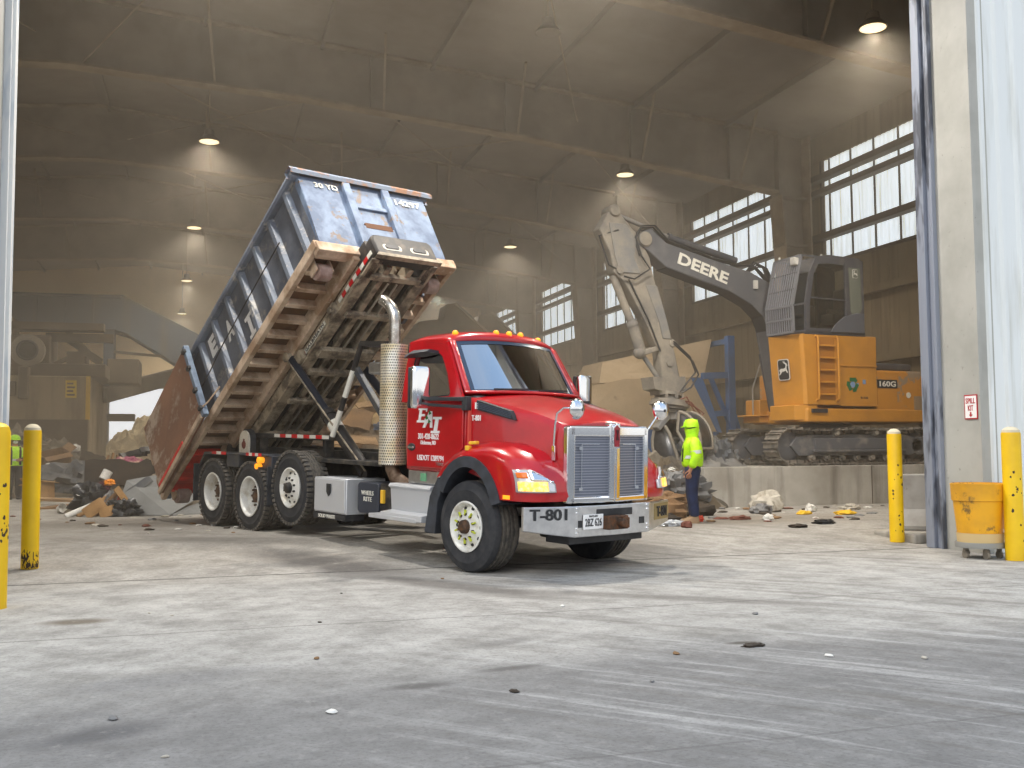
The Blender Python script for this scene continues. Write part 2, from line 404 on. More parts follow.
ad = nt.nodes.new('ShaderNodeAddShader'); L(nt, tr.outputs[0], ad.inputs[0]); L(nt, em.outputs[0], ad.inputs[1]); L(nt, ad.outputs[0], out.inputs[0])
M_concrete = dusty('grey_precast_concrete', srgb(176, 172, 164), srgb(146, 141, 132), 1.2, stain=srgb(98, 93, 86))
M_darkband = dusty('soot_dark_concrete', srgb(96, 84, 70), srgb(78, 68, 58), .8)

def struct(o): o['kind'] = 'structure'; return o
# ---- floor: one slab, apron outside, short ramp up at the door
b = MB()
ys = [-45, 0, YD, YD+1.3, YD+2.6, 70]; xs = [-60, HX0, 0, HX1, 60]
b.add([(x, y, floor_z(y)) for y in ys for x in xs], [(i*5+j, i*5+j+1, (i+1)*5+j+1, (i+1)*5+j) for i in range(5) for j in range(4)])
fl = struct(b.build('floor', M_floor, smooth=0))
b = MB(); b.add([(-60, 69, .19), (60, 69, .19), (60, 130, .19), (-60, 130, .19)], [(0, 1, 2, 3)])
struct(b.build('ground', mat('yard_gravel', srgb(170, 165, 150), .9), smooth=0))
# ---- roof
b = MB()
for x0, x1 in ((HX0-.5, RX), (RX, HX1+.3)):
    z0, z1 = roof_z(x0), roof_z(x1)
    b.extrude([(x0, 11.9, z0), (x1, 11.9, z1), (x1, 11.9, z1+.2), (x0, 11.9, z0+.2)], (0, HY1-11.7, 0))
struct(b.build('ceiling', M_roof, smooth=0))
# ---- corrugated front wall, outer skin ribs run upright
def corrugated(b, x0, x1, z0, z1, y, pitch=.305, rib=.045):
    x = x0; pts = []
    while x < x1-1e-6:
        for dx, dy in ((0, 0), (.15, 0), (.19, -rib), (.24, -rib), (.28, 0)):
            if x+dx < x1: pts.append((x+dx, y+dy))
        x += pitch
    pts.append((x1, y))
    n = len(pts)
    b.add([(px, py, z0) for px, py in pts]+[(px, py, z1) for px, py in pts], [(i, i+1, n+i+1, n+i) for i in range(n-1)])
DH = 10.6
def front(name, x0, x1, z0, z1):
    b = MB(); corrugated(b, x0, x1, z0, z1, 11.52)
    b.cur = 1; b.box(x0, x1, 11.9, 12.3, z0, z1)
    struct(b.build(name, [M_white, M_wallin], smooth=0))
front('wall_front_right', XR+.012, HX1+.3, 0, DH)
front('wall_front_left', HX0-.3, XL-.012, 0, DH)
front('wall_front_top', HX0-.3, HX1+.3, DH, 13.2)
# flashing wrapped round the door edge, steel track on its inner corner, corner bead
for nm, sx, x in (('trim_1', 1, XR), ('trim_2', -1, XL)):
    b = MB(); b.box(min(x, x+sx*.3), max(x, x+sx*.3), 11.50, 12.36, 0, DH)
    b.box(min(x-sx*.004, x+sx*.05), max(x-sx*.004, x+sx*.05), 11.46, 11.50, 0, DH)
    for k in range(7): b.box(min(x-sx*.004, x), max(x-sx*.004, x), 12.30-.004*k, 12.304-.004*k, .6+k*1.2, 1.2+k*1.2)
    struct(b.build(nm, M_trim, smooth=0, bevel=.006))
M_trackw = mat('white_painted_track', srgb(226, 228, 228), .5, 0, srgb(180, 190, 202), 2, (.5, .6), stretch=(1, 1, .25))
for nm, sx, x in (('trim_3', 1, XR), ('trim_4', -1, XL)):
    b = MB()
    for y0, y1, d in ((12.20, 12.25, .07), (12.29, 12.36, .035), (12.36, 12.52, .09), (12.52, 12.58, .05)):
        b.box(min(x-sx*d, x+sx*.12), max(x-sx*d, x+sx*.12), y0, y1, 0, DH)
    struct(b.build(nm, M_track if sx > 0 else M_trackw, smooth=0, bevel=.006))
b = MB(); b.box(XL-.3, XR+.3, 11.48, 12.4, DH-.02, DH+.3); struct(b.build('trim_5', M_trim, smooth=0))
# ---- side and back walls
FR = [18.0, 27.0, 35.6, 44.6, 53.7, 62.7]
WZ0, WZ1 = 7.0, 10.15
b = MB()
def ribwall(b, x, y0, y1, z0, z1, d):
    y = y0; pts = []
    while y < y1:
        for dy, dx in ((0, 0), (.24, 0), (.27, d), (.31, d), (.34, 0)): 
            if y+dy < y1: pts.append((x+dx, y+dy))
        y += .4
    pts.append((x, y1)); n = len(pts)
    b.add([(px, py, z0) for px, py in pts]+[(px, py, z1) for px, py in pts], [(i, i+1, n+i+1, n+i) for i in range(n-1)])
ribwall(b, HX1, 12.0, HY1, 0, WZ0, -.012)
b.box(HX1+.02, HX1+.1, 12.0, HY1, 0, WZ0); b.box(HX1-.02, HX1+.1, 12.0, HY1, WZ1, 11.2)
for y0, y1 in [(17.4, 18.32)]+[(FR[i]-.6, FR[i]+.32) for i in range(1, 6)]+[(62.9, HY1)]: b.box(HX1, HX1+.12, y0-.02, y1+.02, WZ0-.1, WZ1+.1)
struct(b.build('wall_right', M_wallin, smooth=0))
b = MB(); b.box(HX0-.2, HX0, 12.0, HY1, 0, 11.2); struct(b.build('wall_left', M_wallin, smooth=0))
BO = (-5.4, .9, 5.35)     # daylight opening in the back wall
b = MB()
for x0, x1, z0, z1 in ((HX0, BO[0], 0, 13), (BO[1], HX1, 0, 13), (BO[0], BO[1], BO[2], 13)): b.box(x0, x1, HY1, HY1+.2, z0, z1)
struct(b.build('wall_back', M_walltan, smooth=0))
b = MB()
for x in (BO[0], BO[1]): b.box(x-.12, x+.12, HY1-.1, HY1+.25, .19, BO[2])
b.box(BO[0]-.12, BO[1]+.12, HY1-.1, HY1+.25, BO[2], BO[2]+.2)
struct(b.build('door_1', M_girt, smooth=0))
bays = [(12.35, 17.4)]+[(FR[i]+.32, FR[i+1]-.6) for i in range(5)]
for k, (y0, y1) in enumerate(bays):
    b = MB(); y = y0; pts = []
    while y < y1:
        for dy, dx in ((0, 0), (.1, 0), (.13, .03), (.17, .03), (.2, 0)):
            if y+dy < y1: pts.append((HX1+.03+dx, y+dy))
        y += .21
    pts.append((HX1+.03, y1)); n = len(pts)
    b.add([(px, py, WZ0) for px, py in pts]+[(px, py, WZ1) for px, py in pts], [(i, i+1, n+i+1, n+i) for i in range(n-1)])
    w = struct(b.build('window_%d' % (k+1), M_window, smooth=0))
    b = MB(); y = y0+.35
    while y < y1: b.box(HX1-.02, HX1+.02, y-.024, y+.024, WZ0, WZ1); y += 1.06
    b.box(HX1-.06, HX1+.1, y0-.05, y1+.05, WZ0-.06, WZ0+.03)
    b.box(HX1-.06, HX1+.1, y0-.1, y0, WZ0, WZ1); b.box(HX1-.06, HX1+.1, y1, y1+.1, WZ0, WZ1)
    b.build('window_frame', M_girt, w, smooth=0)
b = MB()
for z, h in ((9.57, .09), (9.13, .075), (7.76, .09)): b.box(HX1-.32, HX1-.03, 12.35, HY1, z-h, z+h)
struct(b.build('wall_girts', M_girt, smooth=0))
b = MB()
for z in (2.0, 3.9, 5.85): b.box(HX1-.25, HX1-.02, 12.35, HY1, z-.1, z+.1)
struct(b.build('wall_girts_low', M_wallin, smooth=0))
# ---- rigid frames: tapered columns and deep rafters
def low(x):
    d = abs(x-RX); pts = [(0, 11.1), (5.7, 10.8), (12, 10.25), (20.2, 9.2), (21.3, 9.05)]
    for (a, za), (c, zc) in zip(pts, pts[1:]):
        if d <= c: return za+(zc-za)*(d-a)/(c-a)
    return 9.05
for y in FR[:5]:
    w = MB(); fl_ = MB()
    for s in (1, -1):
        xs = [0, 5.7, 12, 16.6, 20.0]
        P = [(RX+s*d, y, low(RX+s*d)) for d in xs]; Q = [(RX+s*d, y, roof_z(RX+s*d)) for d in xs]
        for i in range(4):
            w.extrude([P[i], P[i+1], Q[i+1], Q[i]], (0, .03, 0))
            for d0, d1, hw, off in ((P[i], P[i+1], .22, 0), (Q[i], Q[i+1], .22, -.05)):
                fl_.extrude([(d0[0], y-hw, d0[2]+off-.03), (d1[0], y-hw, d1[2]+off-.03), (d1[0], y-hw, d1[2]+off+.03), (d0[0], y-hw, d0[2]+off+.03)], (0, 2*hw, 0))
        for d in (3.2, 7.6, 11.4, 15.2, 18.4): 
            x = RX+s*d; w.box(x-.02, x+.02, y-.16, y+.18, low(x), roof_z(x))
            for q in (-1, 1): fl_.bar((x+.35, y+q*.1, low(x)+.05), (x+.35-.2, y+q*1.5, roof_z(x)-.03), .06, .06)
    for xw, s in ((HX1, -1), (HX0, 1)):
        zt = roof_z(xw)
        ib, it = xw+s*.55, xw+s*1.25
        w.extrude([(xw+s*.35, y, 0), (ib+s*.1, y, 0), (it, y, 9.1), (it, y, zt+.06), (xw+s*.35, y, zt)], (0, .03, 0))
        fl_.extrude([(ib+s*.1, y-.34, 0), (it, y-.34, 9.1), (it+s*.05, y-.34, 9.1), (ib+s*.15, y-.34, 0)], (0, .68, 0))
        fl_.box(min(xw+s*.3, xw+s*.36), max(xw+s*.3, xw+s*.36), y-.42, y+.36, 0, zt)
        for z in (9.05, 7.6, 5.0): w.box(min(xw+s*.36, it), max(xw+s*.36, it), y-.26, y+.28, z-.03, z+.03)
        w.box(it-.03, it+.03, y-.2, y+.24, 9.1, zt+.05)
    o = struct(w.build('roof_beam', M_beam, smooth=0))
    fl_.build('flange', M_beamlip, o, smooth=0)
# ---- bracing rods and a sprinkler line under the roof
def rod(p0, p1, r=.018): 
    b = MB(); b.cyl(p0, p1, r, n=6); return struct(b.build('brace_rod', M_beamlip))
for y0, y1 in ((13.2, 26.8), (27.2, 35.4), (35.8, 44.4)):
    for x0, x1 in ((-2.4, 3.9), (3.9, 10.2), (10.2, 16.4), (-11, -4)):
        if (x0, y0) in ((10.2, 13.2), (-2.4, 13.2)): continue
        rod((x0, y0, low(x0)+.55), (x1, y1, low(x1)+.75)); 
        if x0 == 3.9 and y0 > 20 or x0 < 0: rod((x1, y0, low(x1)+.55), (x0, y1, low(x0)+.75))
rod((.4, 18.0, 10.9), (-2.9, 26.9, 11.2), .022)
b = MB()
for x in range(-24, 18, 3): 
    b.box(x-.04, x+.04, 12.4, HY1, roof_z(x)-.16, roof_z(x)+.02)
struct(b.build('purlins', M_roof, smooth=0))
# ---- raised loading deck edge on the right
b = MB(); b.box(10.2, HX1-.4, 19.53, 20.15, .15, 1.05)
b.cur = 1
b.box(14.35, 14.37, 19.518, 19.53, .2, 1.05)
struct(b.build('wall_deck', [M_concrete, M_darkband], smooth=0, bevel=.02))
b = MB(); b.box(10.2, HX1-.4, 20.15, 27.5, .15, 1.03)
struct(b.build('floor_deck', M_concrete, smooth=0))
# ================================================================ ROLL-OFF TRUCK  (u forward from the steer axle, v to its right = near side, z up)
TM = frame_matrix((4.139, 12.365, 0.0), 180-24.2, -1.9)
truck = thing('roll_off_truck', 'red conventional-cab roll-off truck raising its hoist in the doorway', 'truck', M=TM)
def T(): return MB(flip)
# ---- chassis
b = T()
for s in (-1, 1): b.box(-7.55, 1.1, s*.43-.045, s*.43+.045, .92, 1.2)
for u in (-7.4, -5.0, -3.3, -1.8, 0.9): b.box(u-.08, u+.08, -.43, .43, .95, 1.15)
for u in (-6.9, -5.55, -4.25, 0): b.cyl((u, -.9, .56 if u != -4.25 else .75), (u, .9, .56 if u != -4.25 else .75), .075, n=10)
for u in (-6.9, -5.55): b.ball((u, 0, .56), .24)
b.box(-7.2, -5.2, -.62, -.5, .6, .8); b.box(-7.2, -5.2, .5, .62, .6, .8)
chassis = b.build('chassis_frame', M_chassis, truck, bevel=.006)
b = T()
for s in (-1, 1): b.box(-7.5, -2.2, s*.5-.05, s*.5+.05, 1.2, 1.33)
b.box(-7.5, -7.3, -.55, .55, 1.15, 1.4); b.box(-3.1, -2.9, -.7, .7, .98, 1.12); b.box(-2.3, -2.15, -.6, .6, 1.2, 1.34)
b.box(-4.9, -2.2, .55, .95, 1.16, 1.22)
b.build('subframe', M_chassis, truck, bevel=.008)
# engine bulk, fuel and air tanks under the cab
b = T(); b.box(-.3, .95, -.4, .4, .75, 1.5); b.box(.45, .9, -.45, .45, .42, .75); b.box(-.9, -.3, -.3, .3, .7, 1.3)
b.build('engine', M_chassis, truck, bevel=.03)
b = T(); b.cyl((-2.1, -.8, .72), (-.8, -.8, .72), .3, n=20); b.build('fuel_tank', M_alu, truck)
b = T(); b.box(-2.35, -1.72, -.75, .45, 1.22, 1.95); b.cyl((-2.0, .55, 1.2), (-2.0, .55, 1.75), .12)
b.build('hydraulic_tank', M_chassis, truck, bevel=.03)
# ---- wheels
def wheel(u, v_out, z, R, W, Rr, kind, side=1, name='wheel'):
    """kind: steer / dual / lift; lathe axis points out (side)"""
    ax = (0, side, 0); c = (u, v_out*side, z)
    t = T()
    prof = [(Rr-.02, -W+.02), (Rr+.01, -W), (Rr+.06, -W), (R-.09, -W-.004), (R-.02, -W+.015), (R, -W+.05)]
    ng = 4 if kind != 'dual' else 3
    for k in range(ng):
        q = -W+.05+(W-.1)*(k+1)/(ng+1)
        prof += [(R, q-.018), (R-.018, q-.01), (R-.018, q+.01), (R, q+.018)]
    prof += [(R, -.05), (R-.02, -.015), (R-.09, .004), (R-.11, .012), (R-.16, .004), (Rr+.06, 0), (Rr+.01, -.004), (Rr-.02, -.02)]
    t.lathe(prof, c, ax, 56)
    nf = len(t.f); t.m = [1 if (5 <= i//56 < len(prof)-9) else 0 for i in range(nf)]
    t.cur = 1
    if kind != 'steer':       # lug blocks of the drive tread
        for k in range(44):
            a = 2*PI*k/44
            for q, dq in ((-.035, .05), (-W+.035, .05)):
                er = V(math.cos(a), 0, math.sin(a)); et = V(-math.sin(a), 0, math.cos(a))
                t.obox(V(*c)+er*(R-.012)+V(0, side*q, 0), er, et, V(0, 1, 0), .022, .024, dq)
    r = T()
    if kind == 'dual':        # deep dish
        prof = [(Rr-.02, -.02), (Rr, .012), (Rr-.02, .016), (Rr-.035, 0), (Rr-.05, -.10), (Rr-.085, -.13), (Rr-.10, -.20), (.17, -.215), (.15, -.19), (.001, -.19)]
    else:
        prof = [(Rr-.02, -.03), (Rr, .012), (Rr-.018, .018), (Rr-.04, .002), (Rr-.06, -.05), (Rr-.085, -.045), (.16, .0), (.13, .012), (.001, .012)]
    r.lathe(prof, c, ax, 48)
    ro = r.build(name, M_rim, truck, smooth=40)
    t.build('tyre', [M_tyre, M_tread], ro, smooth=30)
    d = V(0, side, 0); C_ = V(*c)
    if side < 0 or v_out < 1: return ro
    h = T()
    if kind == 'dual':
        h.lathe([(.105, -.2), (.10, -.10), (.07, -.08), (.001, -.08)], c, ax, 20)
        for k in range(10): 
            a = 2*PI*k/10; p = C_+V(math.cos(a), 0, math.sin(a))*.155; h.cyl(p+d*-.2, p+d*-.11, .018, n=6)
        h.build('hub', M_rustyhub, ro)
    else:
        h.lathe([(.085, .01), (.08, .06), (.055, .085), (.001, .088)], c, ax, 20); h.build('hub', M_rustyhub if kind == 'steer' else M_chassis, ro)
        h = T()
        for k in range(10):
            a = 2*PI*(k+.5)/10; p = C_+V(math.cos(a), 0, math.sin(a))*.145; h.cyl(p+d*.0, p+d*.03, .017, n=6)
        h.build('lug_nuts', M_rustyhub if kind == 'steer' else M_chassis, ro)
        if kind == 'steer':
            h = T()
            for k in range(10):
                a = 2*PI*(k+.5)/10; p = C_+V(math.cos(a), 0, math.sin(a))*.17; e = V(math.cos(a), 0, math.sin(a))
                h.obox(p+d*.02, e, d, e.cross(d), .03, .012, .009)
            h.build('lug_pointers', M_yellowpaint, ro)
        h = T()
        for k in range(10):
            a = 2*PI*k/10; p = C_+V(math.cos(a), 0, math.sin(a))*(Rr-.085-.0)
            h.cyl(p+d*-.06, p+d*-.035, .022, n=8)
        h.build('hand_holes', M_black, ro)
    return ro
wheel(0, 1.21, .545, .545, .40, .305, 'steer'); wheel(0, 1.21, .545, .545, .40, .305, 'steer', -1)
for u in (-5.55, -6.9):
    for sd in (1, -1):
        wheel(u, 1.21, .555, .555, .29, .325, 'dual', sd); wheel(u, .87, .555, .555, .29, .325, 'lift', sd)
for sd in (1, -1): wheel(-4.27, 1.2, .765, .555, .33, .305, 'lift', sd)
# ---- cab shell
def band(z, hv, u0, u1, r=.12): return [(x, y, z) for x, y in rrect((u0+u1)/2, 0, (u1-u0)/2, hv, r, 3)]
b = T()
b.loft([band(1.14, .98, -1.58, -.28), band(1.17, 1.01, -1.6, -.26), band(1.5, 1.035, -1.6, -.25), band(2.03, 1.03, -1.6, -.25), band(2.06, 1.02, -1.6, -.26)])
cab = b.build('cab', M_red, truck, smooth=40)
def W(s, t):        # windscreen surface, s across (+ near side), t up
    bul = 1-abs(s)**2.2
    return V(-.36-.42*t+.15*bul*(1-.25*t), s*(.98-.075*t), 2.14+.67*t+.02*bul*(1-t)+.05*bul*t)
def Sd(u, z, sg, off=0.): return V(u, sg*(1.035-.105*max(0, (z-2.05)/.75)+off), z)
sheet = []
for sg in (1, -1):
    outer = [(-1.6, 2.04), (-1.0, 2.04), (-.27, 2.04), (-.36, 2.14), (-.52, 2.40), (-.78, 2.81), (-1.1, 2.85), (-1.56, 2.84), (-1.6, 2.5)]
    inner = [(-1.42, 2.075), (-1.0, 2.095), (-.585, 2.115), (-.57, 2.15), (-.68, 2.40), (-.83, 2.62), (-.92, 2.675), (-1.40, 2.675), (-1.43, 2.5)]
    b = T(); holed(b, [Sd(u, z, sg) for u, z in outer], [Sd(u, z, sg) for u, z in inner])
    b.build('door_frame', M_red, cab, smooth=0, solid=.05)
    b = T(); b.add([Sd(u, z, sg, -.012) for u, z in inner], [tuple(range(9))]); b.build('side_window', M_side, cab, smooth=0)
    b = T(); sc_ = lambda p, k: (-1.06+(p[0]+1.06)*k, 2.4+(p[1]-2.4)*k)
    holed(b, [Sd(*p, sg, .028) for p in inner], [Sd(*sc_(p, .955), sg, .02) for p in inner]); b.build('window_seal', M_black, cab, smooth=0)
    b = T(); pr = outer[:]; off = []     # raised door skin below the window with its shut line
    dp = [(-1.47, 1.2), (-.62, 1.2), (-.3, 1.47), (-.3, 2.0), (-1.47, 2.0)]
    b.extrude([(u, sg*1.03, z) for u, z in dp], (0, sg*.022, 0)); b.build('door', M_red, cab, smooth=0, bevel=.012)
b = T()    # pillars and windscreen surround
for s0, s1 in ((.925, 1.0), (-1.0, -.925)): b.grid(lambda i, j: W(s0+(s1-s0)*i, j), 2, 8)
b.grid(lambda i, j: W(-1+2*i, -.0+.035*j)+V(.004, 0, 0), 20, 1)
b.build('windscreen_pillar', M_red, cab, smooth=40, solid=.05)
b = T(); b.grid(lambda i, j: W(-.93+1.86*i, .035+.965*j), 24, 8); ws = b.build('windscreen', M_wind, cab, smooth=60)
b = T()
for s0, s1, t0, t1 in ((.86, .935, .03, .99), (-.935, -.86, .03, .99), (-.935, .935, .03, .07), (-.935, .935, .93, .995)):
    b.grid(lambda i, j: W(s0+(s1-s0)*i, t0+(t1-t0)*j)+V(.006, 0, .004), 14, 8)
b.build('windscreen_border', mat('black_glass_border', srgb(52, 66, 86), .25, coat=.5), cab, smooth=60)
b = T()
def roof(i, j):
    s = -1+2*i; f = W(s, 1.0); u = f.x+(-1.6-f.x)*j
    e = 2*j-1
    h = .125*(1-abs(s)**4)**.6*(1-abs(e)**5)**.6 if abs(s) < 1 and abs(e) < 1 else 0
    return V(u, s*(.92+.0*j), f.z*(1-j)+2.835*j+h)
b.grid(roof, 24, 18); b.build('roof', M_red, cab, smooth=60, solid=.03)
b = T(); b.add([(-1.6, -1.0, 2.03), (-1.6, 1.0, 2.03), (-1.6, .93, 2.84), (-1.6, -.93, 2.84)], [(0, 1, 2, 3)]); 
b.build('rear_panel', M_red, cab, smooth=0, solid=.04)
b = T()     # drip rail shut line over the doors
for sg in (1, -1): b.tube([Sd(-1.58, 2.80, sg, .012), Sd(-1.1, 2.815, sg, .014), Sd(-.8, 2.775, sg, .014), Sd(-.36, 2.13, sg, .012)], .012, 6)
b.build('drip_rail', mat('dark_red_shadow_gap', srgb(96, 6, 14), .5), cab)
for k, (u, v) in enumerate(((-.90, .73), (-.78, .14), (-.76, -.07), (-.78, -.29), (-.90, -.72))):
    b = T(); z = 2.90 if abs(v) > .5 else 2.935
    b.lathe([(.055, -.02), (.055, .01), (.03, .016), (.001, .018)], (u, v, z), (0, 0, 1), 14); o = b.build('roof_marker_light', M_chrome, cab)
    b = T(); b.ball((u+.005, v, z+.035), .045, 1.1, .8, .95, 12, 8); b.build('amber_dome', M_amber, o, smooth=60)
# interior
b = T(); b.box(-.62, -.25, -.9, .9, 1.95, 2.12); b.build('dashboard', M_dash, cab, bevel=.05)
for v in (-.5, .45):
    b = T(); b.box(-1.4, -.95, v-.25, v+.25, 1.75, 1.95); b.box(-1.5, -1.36, v-.25, v+.25, 1.9, 2.5); b.box(-1.5, -1.4, v-.14, v+.14, 2.5, 2.68)
    b.build('cab_seat', M_seat, cab, bevel=.04)
b = T(); p = [V(-.78+.1*math.cos(a), -.5+.21*math.sin(a), 2.13+.17*math.cos(a)) for a in [2*PI*k/20 for k in range(21)]]
b.tube(p, .016, 6, False); b.bar((-.78, -.5, 2.13), (-.5, -.5, 2.0), .05, .05); b.bar((-.78, -.7, 2.13), (-.78, -.3, 2.13), .03, .03); b.build('steering_wheel', M_black, cab)
b = T(); b.bar(W(.6, .05)+V(.02, 0, .02), W(.05, .06)+V(.02, 0, .02), .02, .02); b.bar(W(-.15, .05)+V(.02, 0, .02), W(-.75, .08)+V(.02, 0, .02), .02, .02); b.build('wiper', M_black, cab)
# door furniture and lettering
b = T(); b.ball((-1.36, 1.058, 1.455), .1, .85, .16, .5, 18, 10); b.build('door_handle', M_black, cab, smooth=60)
b = T(); b.box(-1.42, -1.29, 1.065, 1.085, 1.44, 1.465); b.build('handle_bar', M_chrome, cab, bevel=.005)
DX, DZ = (1, 0, 0), (0, 0, 1)
def P3(u, z, v=1.056): return (u, v, z)
def slab(pts, nm, m, v=1.056, par=None, d=.004): 
    b = T(); b.extrude([(u, v-d, z) for u, z in pts], (0, 2*d, 0)); return b.build(nm, m, par or cab, smooth=0)
def sheared(pts, cx, cz, k=.22): return [(cx+x+k*z, cz+z) for x, z in pts]
Ew = [(-.13, -.19), (.13, -.19), (.13, -.09), (.10, -.09), (.10, -.13), (-.02, -.13), (-.02, -.03), (.08, -.03), (.08, .03), (-.02, .03), (-.02, .13), (.10, .13), (.10, .09), (.13, .09), (.13, .19), (-.13, .19), (-.13, .13), (-.09, .13), (-.09, -.13), (-.13, -.13)]
b = T()
b.extrude([(u, 1.052, z) for u, z in sheared([(x*.72, z*.5) for x, z in Ew], -1.14, 1.87)], (0, .008, 0))
A_out = [(-.16, -.17), (-.08, -.17), (-.045, -.07), (.045, -.07), (.06, -.17), (.13, -.17), (.05, .17), (-.03, .17)]
b.extrude([(u, 1.053, z) for u, z in sheared([(x*.72, z*.62) for x, z in A_out], -.985, 1.815)], (0, .009, 0))
Iw = [(-.09, -.2), (.09, -.2), (.09, -.14), (.035, -.14), (.035, .14), (.09, .14), (.09, .2), (-.09, .2), (-.09, .14), (-.035, .14), (-.035, -.14), (-.09, -.14)]
b.extrude([(u, 1.053, z) for u, z in sheared([(x*1.0, z*.52) for x, z in Iw], -.835, 1.745)], (0, .008, 0))
b.build('company_logo', M_redwhite, cab, smooth=0)
b = T()
for cx, cz, q in ((-.965, 1.90, 20), (-1.03, 1.835, 140), (-.975, 1.79, 260)):
    c_, s_ = math.cos(rad(q)), math.sin(rad(q)); tri = [(-.03, -.02), (.03, -.02), (0, .034)]
    b.extrude([(cx+x*c_-z*s_, 1.056, cz+x*s_+z*c_) for x, z in tri], (0, .01, 0))
b.build('recycling_arrows', M_green, cab, smooth=0)
lettering('phone_number', '301-428-8622', P3(-1.0, 1.60), DX, DZ, .44, .075, M_redwhite, cab, flip, bold=.015)
lettering('town_name', 'Dickerson, MD', P3(-1.0, 1.515), DX, DZ, .32, .06, M_redwhite, cab, flip, bold=.012)
lettering('carrier_number', 'USDOT 1289794', P3(-.95, 1.325), DX, DZ, .56, .07, M_redwhite, cab, flip)
lettering('model_badge', 'T880', P3(-.76, 1.255), DX, DZ, .16, .04, M_chrome, cab, flip)
# under-door step skirt
b = T(); b.box(-1.5, -.82, .8, 1.0, .98, 1.15); b.build('sill_panel', M_alu, truck, bevel=.01)
b = T(); b.box(-1.22, -1.1, 1.0, 1.008, 1.02, 1.12); b.build('green_sticker', mat('green_sticker', srgb(110, 170, 130), .6), truck)
# ---- hood
def hsec(u, hw, zs, zc, zb, flare):
    pts = [(hw+flare, zb), (hw+flare*.5, (zb+zs)/2), (hw+.01, zs-.12), (hw-.012, zs-.05), (hw-.05, zs)]
    n = 6
    top = [((hw-.05)*(1-2*(k+1)/(2*n)), zs+(zc-zs)*(1-(1-(k+1)/n)**1.6)) for k in range(n)]
    half = pts+top
    return [(u, v, z) for v, z in half]+[(u, -v, z) for v, z in half[-2::-1]]
b = T()
S = [(-.30, .99, 2.09, 2.165, 1.2, .03), (0, .935, 2.045, 2.13, 1.1, .03), (.35, .85, 1.985, 2.075, 1.0, .02), (.7, .775, 1.90, 1.985, .95, .01), (.95, .725, 1.82, 1.90, .93, 0), (1.06, .70, 1.77, 1.83, .92, 0), (1.10, .69, 1.745, 1.805, .92, 0)]
R_ = [hsec(*s_) for s_ in S]
R_.append([(1.105, p[1]*.985, p[2]-.012) for p in R_[-1]])
b.loft(R_, cap=True); hood = b.build('hood', M_red, truck, smooth=38)
for sg in (1, -1):
    b = T()
    q = [(-.10, 2.06), (.40, 1.93), (.47, 1.815), (-.10, 1.94)]
    vs = [.985, .885, .865, .985]
    b.extrude([(u, sg*(v-.05), z) for (u, z), v in zip(q, vs)], (0, sg*.07, 0)); o = b.build('hood_vent', M_black, hood, smooth=0, bevel=.006)
    b = T()
    for k in range(4):
        t0 = .15+.2*k; p0 = [(-.08, 1.95+.1*t0), (.42, 1.83+.1*t0)]
        b.bar((p0[0][0], sg*(.985+.022), p0[0][1]), (p0[1][0], sg*(.872+.022), p0[1][1]), .012, .012)
    b.build('vent_louvres', mat('vent_louvre', srgb(62, 70, 84), .5), o)
b = T(); b.box(-.225, -.205, .99, 1.035, 1.2, 2.05); b.build('door_pillar_glint', mat('pale_red_glint', srgb(214, 90, 80), .35), cab)  # highlight along the pillar edge, painted as a paler red strip
lettering('unit_number', 'T-801', (-.10, 1.005, 1.84), DX, DZ, .17, .07, M_redwhite, hood, flip, bold=.02)
b = T(); b.box(-.13, -.07, .995, 1.003, 1.95, 2.03); b.build('door_sticker', M_redwhite, hood)
